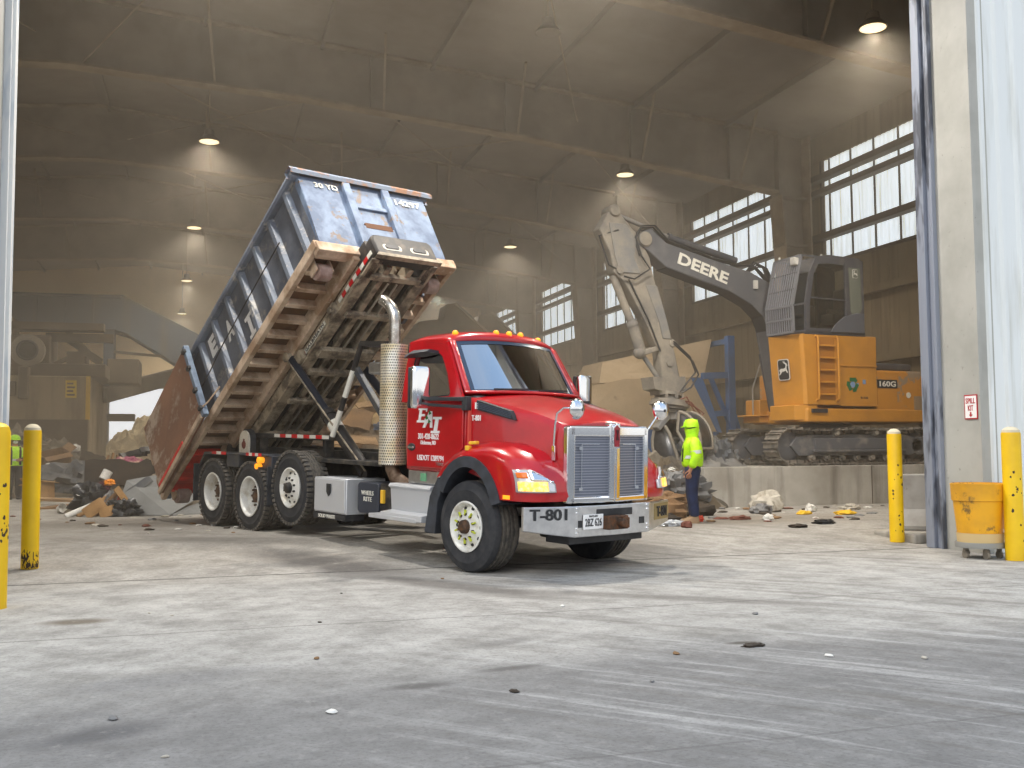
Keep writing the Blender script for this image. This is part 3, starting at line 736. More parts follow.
# ---- fenders
def fprof(k, top, fr):
    o = [(-.60, 1.14), (-.50, 1.30), (-.30, 1.45), (-.05, 1.53), (.25, 1.55), (.55, 1.52), (.82, 1.43), (1.0, 1.30), (1.10, 1.14), (1.14, .96), (1.12, .90), (.60, .90)]
    i = [(.56, 1.0), (.48, 1.14), (.36, 1.26), (.22, 1.34), (0, 1.37), (-.22, 1.34), (-.38, 1.25), (-.52, 1.12)]
    return [(u if u < .3 else .3+(u-.3)*fr, z-top*max(0, (z-1.0))/.55) for u, z in o]+i
for sg in (1, -1):
    b = T()
    b.loft([[(u, sg*v, z) for u, z in fprof(1, top, fr)] for v, top, fr in ((.60, -.06, 1.06), (.86, -.02, 1.04), (1.0, .0, 1.0), (1.10, .03, .93), (1.17, .07, .82), (1.205, .12, .70), (1.21, .16, .62))])
    fen = b.build('fender', M_red, truck, smooth=45)
    b = T(); arc = []
    for k in range(15):
        a = rad(152-133*k/14)
        arc.append((.0+math.cos(a)*.655, .62+math.sin(a)*.765, .0+math.cos(a)*.50+.0, .62+math.sin(a)*.635))
    n = len(arc)
    rings = [[(o_[0], sg*1.16, o_[1]), (o_[0], sg*1.225, o_[1]), (o_[2], sg*1.235, o_[3]), (o_[2], sg*.75, o_[3])] for o_ in arc]
    b.loft(rings); b.build('wheel_arch_flare', M_flare, fen, smooth=50)
    b = T(); b.extrude([(u, sg*.62, z) for u, z in ((-.86, .40), (-.64, .40), (-.60, .80), (-.47, 1.04), (-.60, 1.10), (-.76, .86))], (0, sg*.58, 0)); b.build('splash_guard', M_flare, fen, bevel=.01)
    b = T(); b.bar((-.66, sg*1.1, .95), (-.56, sg*1.1, 1.22), .03, .03); b.build('guard_bracket', mat('rust_red_bracket', srgb(120, 60, 50), .7), fen)
    # headlamp wraps round the corner of the fender
    def fr_(v):
        T_ = [(.60, 1.06), (.86, 1.04), (1.0, 1.0), (1.10, .93), (1.17, .82), (1.205, .70), (1.3, .45)]
        for (a, c), (d, e) in zip(T_, T_[1:]):
            if v <= d: return c+(e-c)*(v-a)/(d-a)
        return .45
    def u0_(z):
        T_ = [(.9, 1.12), (.96, 1.14), (1.14, 1.10), (1.30, 1.0), (1.45, .8)]
        for (a, c), (d, e) in zip(T_, T_[1:]):
            if z <= d: return c+(e-c)*max(0, z-a)/(d-a)
        return .8
    def on(v, z, off): return V(.3+(u0_(z)-.3)*fr_(v)+off*.8, sg*(v+off*.5), z)
    def patch(nm_, v0, v1, zlo, zhi, off, m_, par):
        b_ = T(); b_.grid(lambda i, j: on(v0+(v1-v0)*i, zlo(v0+(v1-v0)*i)+(zhi(v0+(v1-v0)*i)-zlo(v0+(v1-v0)*i))*j, off), 12, 5)
        return b_.build(nm_, m_, par, smooth=60, solid=.03)
    h = patch('headlamp', .86, 1.205, lambda v: 1.005, lambda v: 1.10+.155*min(1, (v-.86)/.22), .022, M_lamplens, fen)
    patch('lit_turn_signal', .955, 1.195, lambda v: 1.02, lambda v: 1.125, .04, M_headglow, h)
    patch('amber_reflector', 1.13, 1.195, lambda v: 1.165, lambda v: 1.225, .04, M_amberoff, h)
    patch('lamp_cover', .875, 1.12, lambda v: 1.135, lambda v: 1.10+.14*min(1, (v-.86)/.22), .036, M_chrome, h)
    b = T(); b.box(.66, .78, sg*1.2-.012, sg*1.2+.014, .915, .96); b.build('side_marker', M_amber, fen)
    b = T(); b.obox((.02, sg*1.13, 1.54), (1, 0, .05), (0, 1, 0), (0, 0, 1), .07, .03, .02); b.obox((-.05, sg*1.16, 1.475), (1, 0, 0), (0, 1, 0), (0, 0, 1), .035, .03, .03); b.build('fender_marker', M_gold, fen, bevel=.01)
# ---- grille: chrome surround, centre bar, two mesh inserts, emblem
def gp(v, z, off=0.): return (1.155+.085*(1-abs(v)/.68)+off, v, z)
b = T()
def strip(v0, v1, z0, z1, d0=-.06, d1=.03): b.loft([[gp(v0, z0, d0), gp(v0, z0, d1), gp(v0, z1, d1), gp(v0, z1, d0)], [gp(v1, z0, d0), gp(v1, z0, d1), gp(v1, z1, d1), gp(v1, z1, d0)]])
for sg in (1, -1):
    strip(sg*.58, sg*.69, .87, 1.755); strip(sg*.0, sg*.66, 1.64, 1.765 if True else 0); strip(0, sg*.66, .87, .945); strip(0, sg*.09, .9, 1.8, -.06, .045)
grille = b.build('grille_surround', M_chrome, truck, smooth=0, bevel=.02, seg=3)
for sg in (1, -1):
    b = T(); b.loft([[gp(sg*.07, .93, -.03), gp(sg*.07, 1.66, -.03)], [gp(sg*.60, .93, -.03), gp(sg*.60, 1.66, -.03)]], cap=False, closed=False)
    gm = b.build('grille_insert', M_mesh, grille, smooth=0)
    b = T()
    for k in range(22): b.bar(gp(sg*.09, .95+.032*k, -.02), gp(sg*.58, .95+.032*k, -.02), .008, .008)
    b.build('grille_wires', mat('bright_wire', srgb(176, 180, 194), .3, .8), gm)
    b = T(); b.bar(gp(sg*.46, 1.02, -.012), gp(sg*.46, 1.55, -.012), .012, .012); b.bar(gp(sg*.2, 1.55, -.012), gp(sg*.46, 1.55, -.012), .008, .008)
    for z in (1.03, 1.5): b.obox(gp(sg*.48, z, -.005), (1, 0, 0), (0, 1, 0), (0, 0, 1), .01, .03, .018)
    b.build('winter_front_rail', M_chrome, gm)
b = T(); pts = [(-.05, 1.50), (.05, 1.50), (.062, 1.60), (.05, 1.70), (.06, 1.76), (0, 1.80), (-.06, 1.76), (-.05, 1.70), (-.062, 1.60)]
b.extrude([(1.28, v, z) for v, z in pts], (.015, 0, 0)); o = b.build('emblem', M_chrome, grille, bevel=.006)
b = T(); b.extrude([(1.294, v*.72, 1.645+(z-1.645)*.84) for v, z in pts], (.008, 0, 0)); b.build('emblem_face', mat('emblem_red', srgb(150, 14, 34), .3, coat=.5), o)
b = T(); b.extrude([(1.304, v, z) for v, z in ((-.022, 1.60), (.022, 1.60), (.01, 1.66), (.022, 1.72), (-.022, 1.72), (-.01, 1.66))], (.004, 0, 0)); b.build('emblem_mark', mat('emblem_dark', srgb(60, 8, 18), .4), o)
# ---- bumper
b = T(); pl_ = [(1.03, 1.215, .845, .575), (1.135, .92, .845, .53), (1.245, .62, .845, .49), (1.245, 0, .845, .485), (1.245, -.64, .845, .49), (1.16, -.92, .845, .53), (1.06, -1.215, .845, .575)]
b.loft([[(u, v, zb), (u, v, zt), (u-.05, v, zt), (u-.05, v, zb)] for u, v, zt, zb in pl_]); bump = b.build('bumper', M_alu, truck, smooth=0, bevel=.01)
b = T(); b.loft([[(x, y, .715), (x, y, .80), (x-.01, y, .80), (x-.01, y, .715)] for x, y in ((1.251, .28), (1.251, -.33))]); b.build('bumper_slot', M_black, bump, bevel=.004)
for v in (.53, -.5):
    b = T(); b.box(1.245, 1.252, v-.045, v+.045, .60, .68); b.build('tow_eye_hole', M_black, bump)
b = T()
for v in (.6, -.6):
    for z in (.54, .59, .77, .82): b.cyl((1.24, v, z), (1.256, v, z), .012, n=8)
b.build('bumper_bolts', M_chrome, bump)
wd = V(.215, -.595, 0).normalized()
lettering('bumper_number', 'T-801', V(1.035, 1.215, .755)+wd*.30+V(.002, .006, 0), wd, DZ, .46, .13, mat('black_vinyl', srgb(40, 42, 46), .4), bump, flip, .006, bold=.02)
wd2 = V(-.185, -.575, 0).normalized()
b = T(); c0 = V(1.245, -.64, .72)+wd2*.36+V(.003, -.004, 0)
b.obox(c0, wd2, DZ, wd2.cross(V(0, 0, 1)), .22, .1, .004); b.build('gold_number_panel', mat('bronze_tinted_panel', srgb(170, 152, 108), .35, .6), bump)
lettering('bumper_number', 'T-801', c0+V(.006, -.002, 0), wd2, DZ, .3, .13, MATS['black_vinyl'], bump, flip, .008, bold=.02)
b = T(); b.box(1.25, 1.262, .18, .51, .575, .745); pt = b.build('licence_plate', M_redwhite, bump, bevel=.004)
lettering('plate_number', '2BZ 626', (1.264, .345, .655), (0, -1, 0), DZ, .27, .09, MATS['black_vinyl'], pt, flip, .003, bold=.01)
lettering('plate_state', 'MARYLAND', (1.264, .345, .725), (0, -1, 0), DZ, .14, .022, MATS['black_vinyl'], pt, flip, .002)
b = T(); b.box(1.24, 1.34, -.17, .17, .56, .72); b.cyl((1.3, -.02, .64), (1.42, -.02, .64), .05, n=12); b.box(1.33, 1.38, -.15, -.05, .575, .7); b.build('tow_pintle', mat('rusted_pintle', srgb(72, 58, 48), .7, .3, srgb(120, 78, 48), 9), bump, bevel=.012)
b = T(); b.box(.75, 1.15, -.62, .62, .40, .5); b.build('bumper_valance', M_black, truck, bevel=.01)
# ---- mirrors
for sg in (1, -1):
    b = T(); uo = -.78 if sg > 0 else -.62
    r = []
    for z, k in ((1.95, .82), (1.97, .95), (2.0, 1), (2.40, 1), (2.45, .95), (2.47, .82)):
        r.append([(uo+x, sg*1.36+y, z) for x, y in rrect(0, 0, .06*k, .135*k, .05*k, 3)])
    b.loft(r); m_ = b.build('door_mirror', M_chrome, cab, smooth=50)
    b = T(); b.box(uo-.09, uo-.055, sg*1.36-.13, sg*1.36+.13, 1.95, 2.46); b.build('mirror_glass_frame', M_black, m_, bevel=.02)
    b = T(); b.bar((-.22, sg*1.04, 2.07), (uo, sg*1.27, 2.07), .045, .05); b.bar((-.22, sg*1.04, 1.97), (uo, sg*1.27, 2.0), .04, .04); b.box(-.30, -.2, sg*1.03-.03, sg*1.03+.05, 1.93, 2.1)
    b.build('mirror_arm', M_black, m_, bevel=.006)
    b = T(); b.loft([[(-1.48, sg*1.0, 2.62), (-1.48, sg*1.0, 2.67), (-1.48, sg*1.10, 2.66), (-1.48, sg*1.12, 2.61)], [(-1.15, sg*.98, 2.63), (-1.15, sg*.98, 2.70), (-1.15, sg*1.20, 2.70), (-1.15, sg*1.26, 2.65)], [(-.92, sg*.97, 2.66), (-.92, sg*.97, 2.70), (-.92, sg*1.12, 2.71), (-.92, sg*1.16, 2.68)]])
    b.build('rain_deflector', M_flare, cab, smooth=50)
    # convex hood mirror on its stalk
    c = V(1.25, sg*.63, 1.955) if sg > 0 else V(1.12, -.98, 1.97)
    b = T(); b.lathe([(.02, -.085), (.07, -.07), (.115, -.03), (.125, 0), (.12, .012), (.001, .02)], c, (-.9, sg*.15, .05), 24)
    # the bowl faces forward, the glass to the driver
    hm = b.build('hood_mirror', M_chrome, hood, smooth=50)
    base = V(1.0, sg*.735, 1.42) if sg > 0 else V(1.12, -.72, 1.70)
    b = T()
    if sg > 0: b.tube([base+V(0, .01, .1), base+V(.03, .02, .35), base+V(.06, .02, .48), base+V(.13, -.02, .545), c+V(-.04, .05, .01)], .013, 8); b.box(.975, 1.025, .725, .755, 1.36, 1.53)
    else: b.tube([base, c+V(0, .02, -.02)], .013, 8); b.tube([c+V(0, -.0, 0), c+V(-.1, -.12, .03)], .01, 6)
    b.build('mirror_stalk', M_chrome, hm, bevel=.004)
b = T(); b.ball((1.02, .728, 1.27), .04, .9, .6, 1.2); b.build('rubber_stop', M_black, hood)
# ---- exhaust stack
b = T(); b.cyl((-1.95, .95, 1.2), (-1.95, .95, 2.83), .185, n=40, cap=False); st = b.build('exhaust_guard', M_perf, truck, smooth=60)
b = T(); b.tube([(-1.95, .95, 1.25), (-1.95, .95, 3.12), (-1.97, .95, 3.24), (-2.03, .96, 3.34), (-2.12, .97, 3.41), (-2.2, .98, 3.45)], .082, 16, True); b.build('exhaust_pipe', mat('brushed_exhaust', srgb(206, 202, 194), .25, .9, srgb(160, 150, 140), 6), st, smooth=60)
b = T(); b.tube([(-1.95, .95, 1.3), (-1.95, .95, 1.14), (-1.88, .93, 1.02), (-1.74, .9, .95), (-1.6, .85, .9), (-1.5, .7, .8)], .095, 14); b.build('exhaust_elbow', mat('rusty_exhaust', srgb(128, 110, 94), .6, .5, srgb(92, 70, 54), 8), st, smooth=60)
# ---- battery box steps, toolbox, tank
b = T()
b.loft([[(u, v, z) for v, z in ((.8, .97), (1.12, .97), (1.14, .93), (1.10, .90), (1.08, .62), (1.26, .60), (1.27, .52), (.8, .50))] for u in (-1.76, -.84)]); stp = b.build('cab_step', M_diamond, truck, smooth=0, bevel=.008)
b = T(); b.box(-2.02, -.95, 1.05, 1.27, .505, .56); b.build('step_tread', M_diamond, stp, bevel=.006)
b = T(); b.extrude([(-1.78, v, z) for v, z in ((.85, .93), (1.08, .62), (1.22, .56), (.85, .56))], (-.03, 0, 0)); b.build('step_bracket', M_black, stp)
b = T(); b.box(-3.55, -2.69, .55, 1.2, .47, .97); tb = b.build('toolbox', M_diamond, truck, bevel=.012)
b = T(); b.box(-3.53, -2.71, 1.2, 1.215, .49, .95); dd = b.build('toolbox_door', M_diamond, tb, bevel=.008)
b = T(); b.extrude([(-3.12+x, 1.215, .80+z) for x, z in ((-.055, .09), (.055, .09), (.055, -.03), (0, -.09), (-.055, -.03))], (0, .02, 0)); b.build('toolbox_latch', M_black, dd, bevel=.006)
b = T(); b.box(-3.55, -2.69, .9, 1.21, .385, .465); mfl = b.build('toolbox_skirt', M_black, tb)
lettering('skirt_lettering', 'SOLID WASTE', (-3.18, 1.214, .425), DX, DZ, .45, .05, M_whitetape, mfl, flip)
b = T(); b.loft([[(u, v, z) for u, z in rrect(-2.33, .73, .26, .21, .06, 3)] for v in (.62, 1.08)]); tk = b.build('fluid_tank', mat('charcoal_tank', srgb(52, 56, 66), .5), truck, bevel=.01)
lettering('tank_lettering', 'WHEELS', (-2.34, 1.083, .80), DX, (0, 0, 1), .3, .06, M_whitetape, tk, flip); lettering('tank_lettering', 'RITE', (-2.33, 1.083, .715), DX, DZ, .2, .06, M_whitetape, tk, flip)
b = T(); b.box(-2.0, -1.94, 1.05, 1.1, .68, .86); b.build('amber_reflector', M_gold, truck, bevel=.006)
b = T(); b.box(-2.07, -1.8, .7, 1.06, .5, .95); b.build('filler_bracket', M_chassis, truck, bevel=.02)
# ---- rear fenders, tape, lamps, flaps
b = T()
for sg in (1, -1):
    b.extrude([(u, sg*.62, z) for u, z in ((-7.55, .95), (-7.30, 1.22), (-5.05, 1.24), (-5.05, 1.21), (-7.28, 1.18), (-7.52, .93))], (0, sg*.58, 0))
    b.box(-6.45, -6.0, sg*1.0-.2, sg*1.0+.19, 1.0, 1.2); b.box(-5.25, -4.95, sg*.95-.22, sg*.95+.2, 1.0, 1.22)
rf = b.build('rear_fender', mat('blue_black_steel', srgb(56, 62, 74), .5, .2, srgb(84, 82, 78), 5), truck, bevel=.012)
b = T(); b.box(-7.72, -7.68, .65, 1.2, .35, 1.0); b.box(-7.72, -7.68, -1.2, -.65, .35, 1.0); b.build('mud_flap', M_flare, truck)
b = T(); b.box(-5.02, -4.98, .7, 1.2, .45, 1.05); b.build('mud_flap', M_flare, truck)
def tape(b_, p0, p1, n, h, nrm, m0=0):
    p0 = V(*p0); p1 = V(*p1)
    for k in range(n):
        b_.cur = (k+m0) % 2; b_.bar(p0+(p1-p0)*(k/n), p0+(p1-p0)*((k+1)/n), .008, h, V(0, 0, 1))
b = T(); tape(b, (-6.98, 1.205, 1.215), (-6.45, 1.205, 1.217), 3, .05, None); tape(b, (-5.72, 1.205, 1.225), (-5.2, 1.205, 1.228), 5, .05, None); b.build('reflective_tape', [M_redtape, M_whitetape], rf)
b = T()
for z, r in ((1.145, .05), (1.045, .045)): b.cyl((-5.23 if z > 1.1 else -5.3, 1.15, z), (-5.23 if z > 1.1 else -5.3, 1.25, z), r, n=16)
b.build('tail_lamp', M_amber, rf, bevel=.01)
# side guide bar with tape, sheave with white guard
b = T(); b.box(-6.4, -3.6, .66, .74, 1.48, 1.56); b.box(-6.3, -6.22, .55, .7, 1.2, 1.5); b.box(-4.2, -4.1, .55, .7, 1.2, 1.5); gb = b.build('hoist_guide_bar', M_chassis, truck, bevel=.008)
b = T(); tape(b, (-5.65, .745, 1.53), (-3.95, .745, 1.53), 9, .055, None, 1); b.build('reflective_tape', [M_redtape, M_whitetape], gb)
b = T(); arch = [(-.17, -.25), (.17, -.25), (.17, .1)]+[(.17*math.cos(rad(a)), .1+.17*math.sin(rad(a))) for a in range(15, 180, 15)]+[(-.17, .1)]
b.extrude([(-6.36+x, .90, 1.33+z) for x, z in arch], (0, .03, 0)); sh = b.build('sheave_guard', mat('chipped_white_plate', srgb(214, 206, 190), .6, c3=srgb(140, 96, 70), scale3=9), truck)
b = T(); b.extrude([(-6.36+x*1.1, .80, 1.34+z*1.06) for x, z in arch], (0, .1, 0)); b.build('sheave_housing', M_black, sh)
b = T(); b.lathe([(.001, .935), (.06, .94), (.07, .93)], (-6.36, 0, 1.36), (0, 1, 0), 16); b.box(-6.38, -6.34, .93, .936, 1.36, 1.46); b.build('sheave_pin', MATS['rust_red_bracket'], sh)
# ================================================================ TILTED HOIST (part of the truck) and the CONTAINER it carries
TH = rad(37); CL = 6.65; CO = (-8.871, .318)
def tilt(p): return flip((CO[0]+p[0]*math.cos(TH)-p[2]*math.sin(TH), p[1], CO[1]+p[0]*math.sin(TH)+p[2]*math.cos(TH)))
M_hoist = mat('worn_hoist_steel', srgb(176, 162, 140), .65, .05, srgb(104, 94, 82), 4, (.42, .6), c3=srgb(196, 182, 158), scale3=10)
M_hdark = mat('black_hoist_steel', srgb(46, 44, 44), .55, .2, srgb(84, 76, 66), 5, (.5, .7))
def Hb(): return MB(tilt)
b = Hb()
for s in (1, -1):
    b.box(1.6, 6.95, s*.50-.05, s*.50+.05, -.40, -.16)          # outer rails
    b.box(1.6, 6.95, s*.50-.1, s*.50+.1, -.42, -.39)
hoist = b.build('hoist_frame', M_hoist, truck, bevel=.006)
b = Hb()
for s in (1, -1): b.box(1.9, 6.8, s*.2-.05, s*.2+.05, -.40, -.22)
b.box(2.2, 6.7, -.02, .02, -.34, -.24)
b.build('centre_rail', M_hoist, hoist, bevel=.006)
for l, w, hh in ((6.6, .45, -.42), (5.75, .46, -.44), (4.85, .5, -.47), (4.35, .44, -.46), (3.55, .44, -.44), (2.6, .46, -.42), (1.75, .6, -.42)):
    b = Hb(); b.box(l-.05 if l != 4.85 else l-.1, l+.05 if l != 4.85 else l+.1, -w, w, hh-.03, hh+.06); b.build('cross_bar', M_hoist, hoist, bevel=.006)
for s in (1, -1):
    b = Hb(); b.cyl((2.0, s*.34, -.33), (5.0, s*.34, -.33), .075); b.cyl((5.0, s*.34, -.33), (6.7, s*.34, -.33), .045); b.build('reeving_cylinder', M_hdark, hoist)
b = Hb(); b.tube([(2.2, .1, -.43), (4.4, .1, -.45), (6.5, .08, -.43)], .018, 6); b.tube([(2.2, -.1, -.43), (4.4, -.12, -.45), (6.5, -.08, -.43)], .018, 6); b.build('winch_cable', mat('bright_wire_rope', srgb(168, 160, 146), .5, .5), hoist)
# head plate with two slots
b = Hb()
pl2 = rrect(0, 0, .56, .21, .09, 4)
c_ = [(w, -.21+h) for w, h in pl2]
b.loft([[(l, w*k, -.21+(h+.21)*k) for w, h in c_] for l, k in ((6.86, 1.), (7.04, 1.), (7.07, .96))]); b.box(6.55, 6.9, .42, .56, -.42, .02); b.box(6.55, 6.9, -.56, -.42, -.42, .02)
hd = b.build('head_plate', M_hdark, hoist, bevel=.012)
b = Hb()
for s in (1, -1): b.extrude([(7.06, s*.25+x, -.25+y) for x, y in rrect(0, 0, .17, .06, .05, 3)], (.016, 0, 0))
b.build('head_slot', mat('light_slot_plate', srgb(196, 190, 176), .5), hd, bevel=.004)
b = Hb()
for s in (1, -1): b.extrude([(7.074, s*.25+x, -.24+y) for x, y in rrect(0, 0, .125, .035, .03, 3)], (.014, 0, 0))
b.build('slot_hole', M_black, hd)
b = Hb(); b.extrude([(7.0, w, h) for w, h in ((-.6, -.44), (.6, -.44), (.55, -.38), (-.55, -.38))], (.08, 0, 0)); b.build('head_lip', M_hoist, hd)
b = Hb()
p0, p1 = V(5.85, .565, -.27), V(6.95, .565, -.27)
for k in range(9): b.cur = (k+1) % 2; b.bar(p0+(p1-p0)*(k/9), p0+(p1-p0)*((k+1)/9), .012, .07, V(0, 0, 1))
b.cur = 0; b.bar((4.3, .565, -.27), (4.6, .565, -.27), .012, .07)
b.cur = 1; b.bar((4.62, .565, -.27), (5.35, .565, -.27), .012, .075)
b.build('reflective_tape', [M_redtape, M_whitetape], hoist)
lettering('maker_lettering', 'GALBREATH', (4.98, .574, -.27), (1, 0, 0), (0, 0, 1), .66, .055, MATS['black_vinyl'], hoist, tilt)
b = Hb(); b.box(5.55, 5.75, .5, .62, -.42, -.2); b.cyl((5.65, .5, -.3), (5.65, .66, -.3), .06); b.box(2.1, 2.35, .52, .66, -.4, -.2); b.box(4.3, 4.6, .5, .66, -.38, -.2); b.build('side_lug', M_hoist, hoist, bevel=.01)
b = T(); b.cyl((-7.4, -.7, 1.25), (-7.4, .7, 1.25), .1, n=16)
for s in (1, -1): b.prism_uz([(-7.6, 1.15), (-7.2, 1.15), (-7.2, 1.5), (-7.35, 1.62), (-7.6, 1.5)], s*.58-.03, s*.58+.03)
b.build('hoist_hinge', M_chassis, truck, bevel=.008)
# lift cylinders
for s in (1, -1):
    A, B, C3 = V(-3.0, s*.66, 1.02), V(-4.05, s*.66, 1.72), V(-5.33, s*.66, 2.80)
    B = A+(C3-A)*.47
    b = T(); b.cyl(A, B, .105, n=20); b.cyl(B-(C3-A).normalized()*.05, B+(C3-A).normalized()*.06, .12, n=20); b.cyl(A-V(0, .08, 0), A+V(0, .08, 0), .12); lc = b.build('lift_cylinder', M_hdark, truck, smooth=40)
    b = T(); b.cyl(B, C3, .068, n=18); b.build('cylinder_rod', mat('blue_black_rod', srgb(60, 66, 80), .3, .6), lc)
    b = T(); b.tube([A+V(.1, s*.1, .05), B+V(.06, s*.11, .03), C3+V(0, s*.08, -.02)], .014, 6); b.build('hydraulic_hose', M_hoist, lc)
    b = T(); b.cyl(C3-V(0, .1, 0), C3+V(0, .1, 0), .08); b.build('rod_eye', M_hoist, lc)
    b = T(); dd_ = (C3-A).normalized(); b.cyl(A+dd_*1.02, A+dd_*1.18, .112, n=16); b.build('white_band', M_whitetape, lc)
# folded tarp arm post behind the cab
b = T(); P0, P1 = V(-3.75, .8, 1.55), V(-3.12, .72, 2.92)
for k in range(7): b.cur = (1, 1, 0, 1, 1, 0, 0)[k]; b.cyl(P0+(P1-P0)*(k/7), P0+(P1-P0)*((k+1)/7), .042, n=10)
pr = b.build('tarp_arm', [M_hdark, M_whitetape], truck)
b = T(); b.bar(P1, (-2.2, .8, 2.86), .07, .07); b.bar(P1+V(0, 0, -.02), P1+V(0, -1.5, 0), .06, .06); b.build('tarp_arm_head', M_hdark, pr)
b = T(); b.bar((-3.3, .7, 2.56), (-2.3, .68, 1.6), .09, .09); b.build('gantry_brace', MATS['blue_black_steel'], truck, bevel=.01)
b = T(); b.bar((-2.3, .75, 1.2), (-2.3, .75, 2.86), .1, .1); b.bar((-2.3, -.75, 1.2), (-2.3, -.75, 2.86), .1, .1); b.bar((-2.3, -.75, 2.8), (-2.3, .75, 2.8), .1, .1); b.build('gantry_frame', M_chassis, truck, bevel=.01)
b = T(); b.box(-2.75, -2.35, .55, .85, 2.45, 2.62); b.build('work_lamp', M_alu, truck, bevel=.03)

# ---------------------------------------------------------------- container
CM = TM @ Matrix(((math.cos(TH), 0, -math.sin(TH), CO[0]), (0, 1, 0, 0), (math.sin(TH), 0, math.cos(TH), CO[1]), (0, 0, 0, 1)))
cont = thing('roll_off_container', 'long blue steel roll-off container tipped up on the red truck, rusty tailgate swung open', 'container', M=CM)
def K(): return MB(flip)
M_cside = mat('faded_dark_blue_steel', srgb(102, 108, 120), .6, 0, srgb(74, 79, 90), 1.6, (.35, .65), c3=srgb(132, 128, 122), scale3=4, am3=(.55, .68), bump=.2)
M_cfront = mat('faded_light_blue_steel', srgb(120, 138, 164), .6, 0, srgb(84, 101, 128), 2.6, (.40, .60), c3=srgb(118, 102, 90), scale3=3.4, am3=(.57, .62), bump=.15)
M_crib = mat('scuffed_blue_rib', srgb(126, 136, 152), .55, 0, srgb(92, 100, 116), 2, c3=srgb(190, 186, 180), scale3=4, am3=(.54, .66))
M_crust = mat('rust_brown_steel', srgb(158, 116, 92), .8, 0, srgb(122, 90, 72), 1.2, (.35, .65), c3=srgb(186, 168, 152), scale3=2.4, am3=(.52, .62), bump=.2, stretch=(.5, 1, 1))
M_under = mat('dusty_tan_underframe', srgb(216, 194, 170), .8, 0, srgb(162, 134, 108), 2.2, (.4, .62), c3=srgb(224, 206, 188), scale3=7, am3=(.6, .75))
M_floorp = mat('shade_darkened_rust_plate', srgb(126, 94, 66), .85, 0, srgb(92, 68, 50), 2)  # rust colour, darkened further for the shade between cross members
M_redsteel = mat('red_steel', srgb(236, 50, 38), .45, 0, srgb(196, 44, 34), 2.5)  # red base for the rear cross members, belly plate and gate rod
HW, CH = 1.17, 1.42
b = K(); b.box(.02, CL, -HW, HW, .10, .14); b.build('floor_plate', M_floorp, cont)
for s in (1, -1):
    b = K(); b.box(.05, CL, s*HW-.006, s*HW+.006, .1, CH); b.build('side_panel', M_cside, cont, smooth=0)
    for k in range(10):
        l = 6.39-.607*k
        b = K(); b.extrude([(l-.075, s*HW, .08), (l+.075, s*HW, .08), (l+.045, s*(HW+.085), .08), (l-.045, s*(HW+.085), .08)], (0, 0, CH-.1)); b.build('side_rib', M_crib, cont, smooth=0, bevel=.008)
    b = K(); b.box(-.02, CL+.03, s*(HW+.09)-.06, s*(HW+.09)+.03, -.03, .12); b.build('bottom_rail', M_under, cont, bevel=.01)
    b = K(); b.extrude([(0, s*(HW-.04), CH-.02), (0, s*(HW+.1), CH-.02), (0, s*(HW+.12), CH+.03), (0, s*(HW+.1), CH+.10), (0, s*(HW-.04), CH+.10)], (CL+.12, 0, 0)); b.build('top_rail', M_crib, cont, bevel=.008)
b = K(); b.tube([(2.55, HW+.14, .62), (2.9, HW+.1, .70), (3.4, HW+.1, .76), (4.6, HW+.1, .80), (5.9, HW+.1, .82)], .011, 6); b.build('safety_cable', M_hdark, cont)
fs = .12                              # nose leans forward towards the top
def fp(w, h, o=0.): return (CL+fs*(h/CH)+o, w, h)
b = K(); b.extrude([fp(-HW, .05), fp(HW, .05), fp(HW, CH), fp(-HW, CH)], (-.012, 0, 0)); 
for s in (1, -1): b.extrude([(CL-.02, s*HW, .1), fp(s*HW, CH), (CL-.02, s*HW, CH)], (0, s*.008, 0))
nose = b.build('front_panel', M_cfront, cont, smooth=0)
for w0, w1, h0, h1, d in ((.30, .44, .1, 1.38, .08), (-.44, -.30, .1, 1.38, .08), (-.30, .30, .92, 1.0, .04), (-.3, .3, .1, .55, .05)):
    b = K(); b.loft([[fp(w0, h0, d), fp(w1, h0, d), fp(w1, h1, d), fp(w0, h1, d)], [fp(w0, h0), fp(w1, h0), fp(w1, h1), fp(w0, h1)]]); b.build('nose_stiffener', M_cfront, nose, smooth=0, bevel=.01)
b = K(); b.loft([[fp(-.25, .50, .055), fp(.25, .50, .055), fp(.25, .60, .055), fp(-.25, .60, .055)], [fp(-.25, .50, .0), fp(.25, .50, .0), fp(.25, .60, .0), fp(-.25, .60, .0)]]); b.build('hook_slot', mat('rusty_recess', srgb(104, 70, 48), .85), nose)
b = K(); b.loft([[(CL+.1+x, -HW-.16, z), (CL+.1+x, HW+.16, z)] for x, z in ((.09, CH-.03), (.12, CH+.03), (.09, CH+.10), (-.06, CH+.10), (-.06, CH-.03))], closed=False, cap=False); b.build('top_rail', mat('rust_edged_blue_rail', srgb(120, 132, 150), .6, 0, srgb(150, 110, 84), 4, (.5, .6)), cont, smooth=0)
for s in (1, -1):
    b = K(); b.box(CL-.1, CL+.06, s*.52, s*1.27, -.1, .08) if s > 0 else b.box(CL-.1, CL+.06, -1.27, -.52, -.1, .08); b.build('front_sill', M_under, cont, bevel=.012)
lettering('size_lettering', '30 YD', fp(.72, 1.28, .012), (0, -1, 0), (0, 0, 1), .42, .11, M_whitetape, nose, flip, bold=.02)
lettering('number_lettering', '14297', fp(-.80, 1.22, .012), (0, -1, 0), (0, 0, 1), .5, .13, M_whitetape, nose, flip, bold=.02)
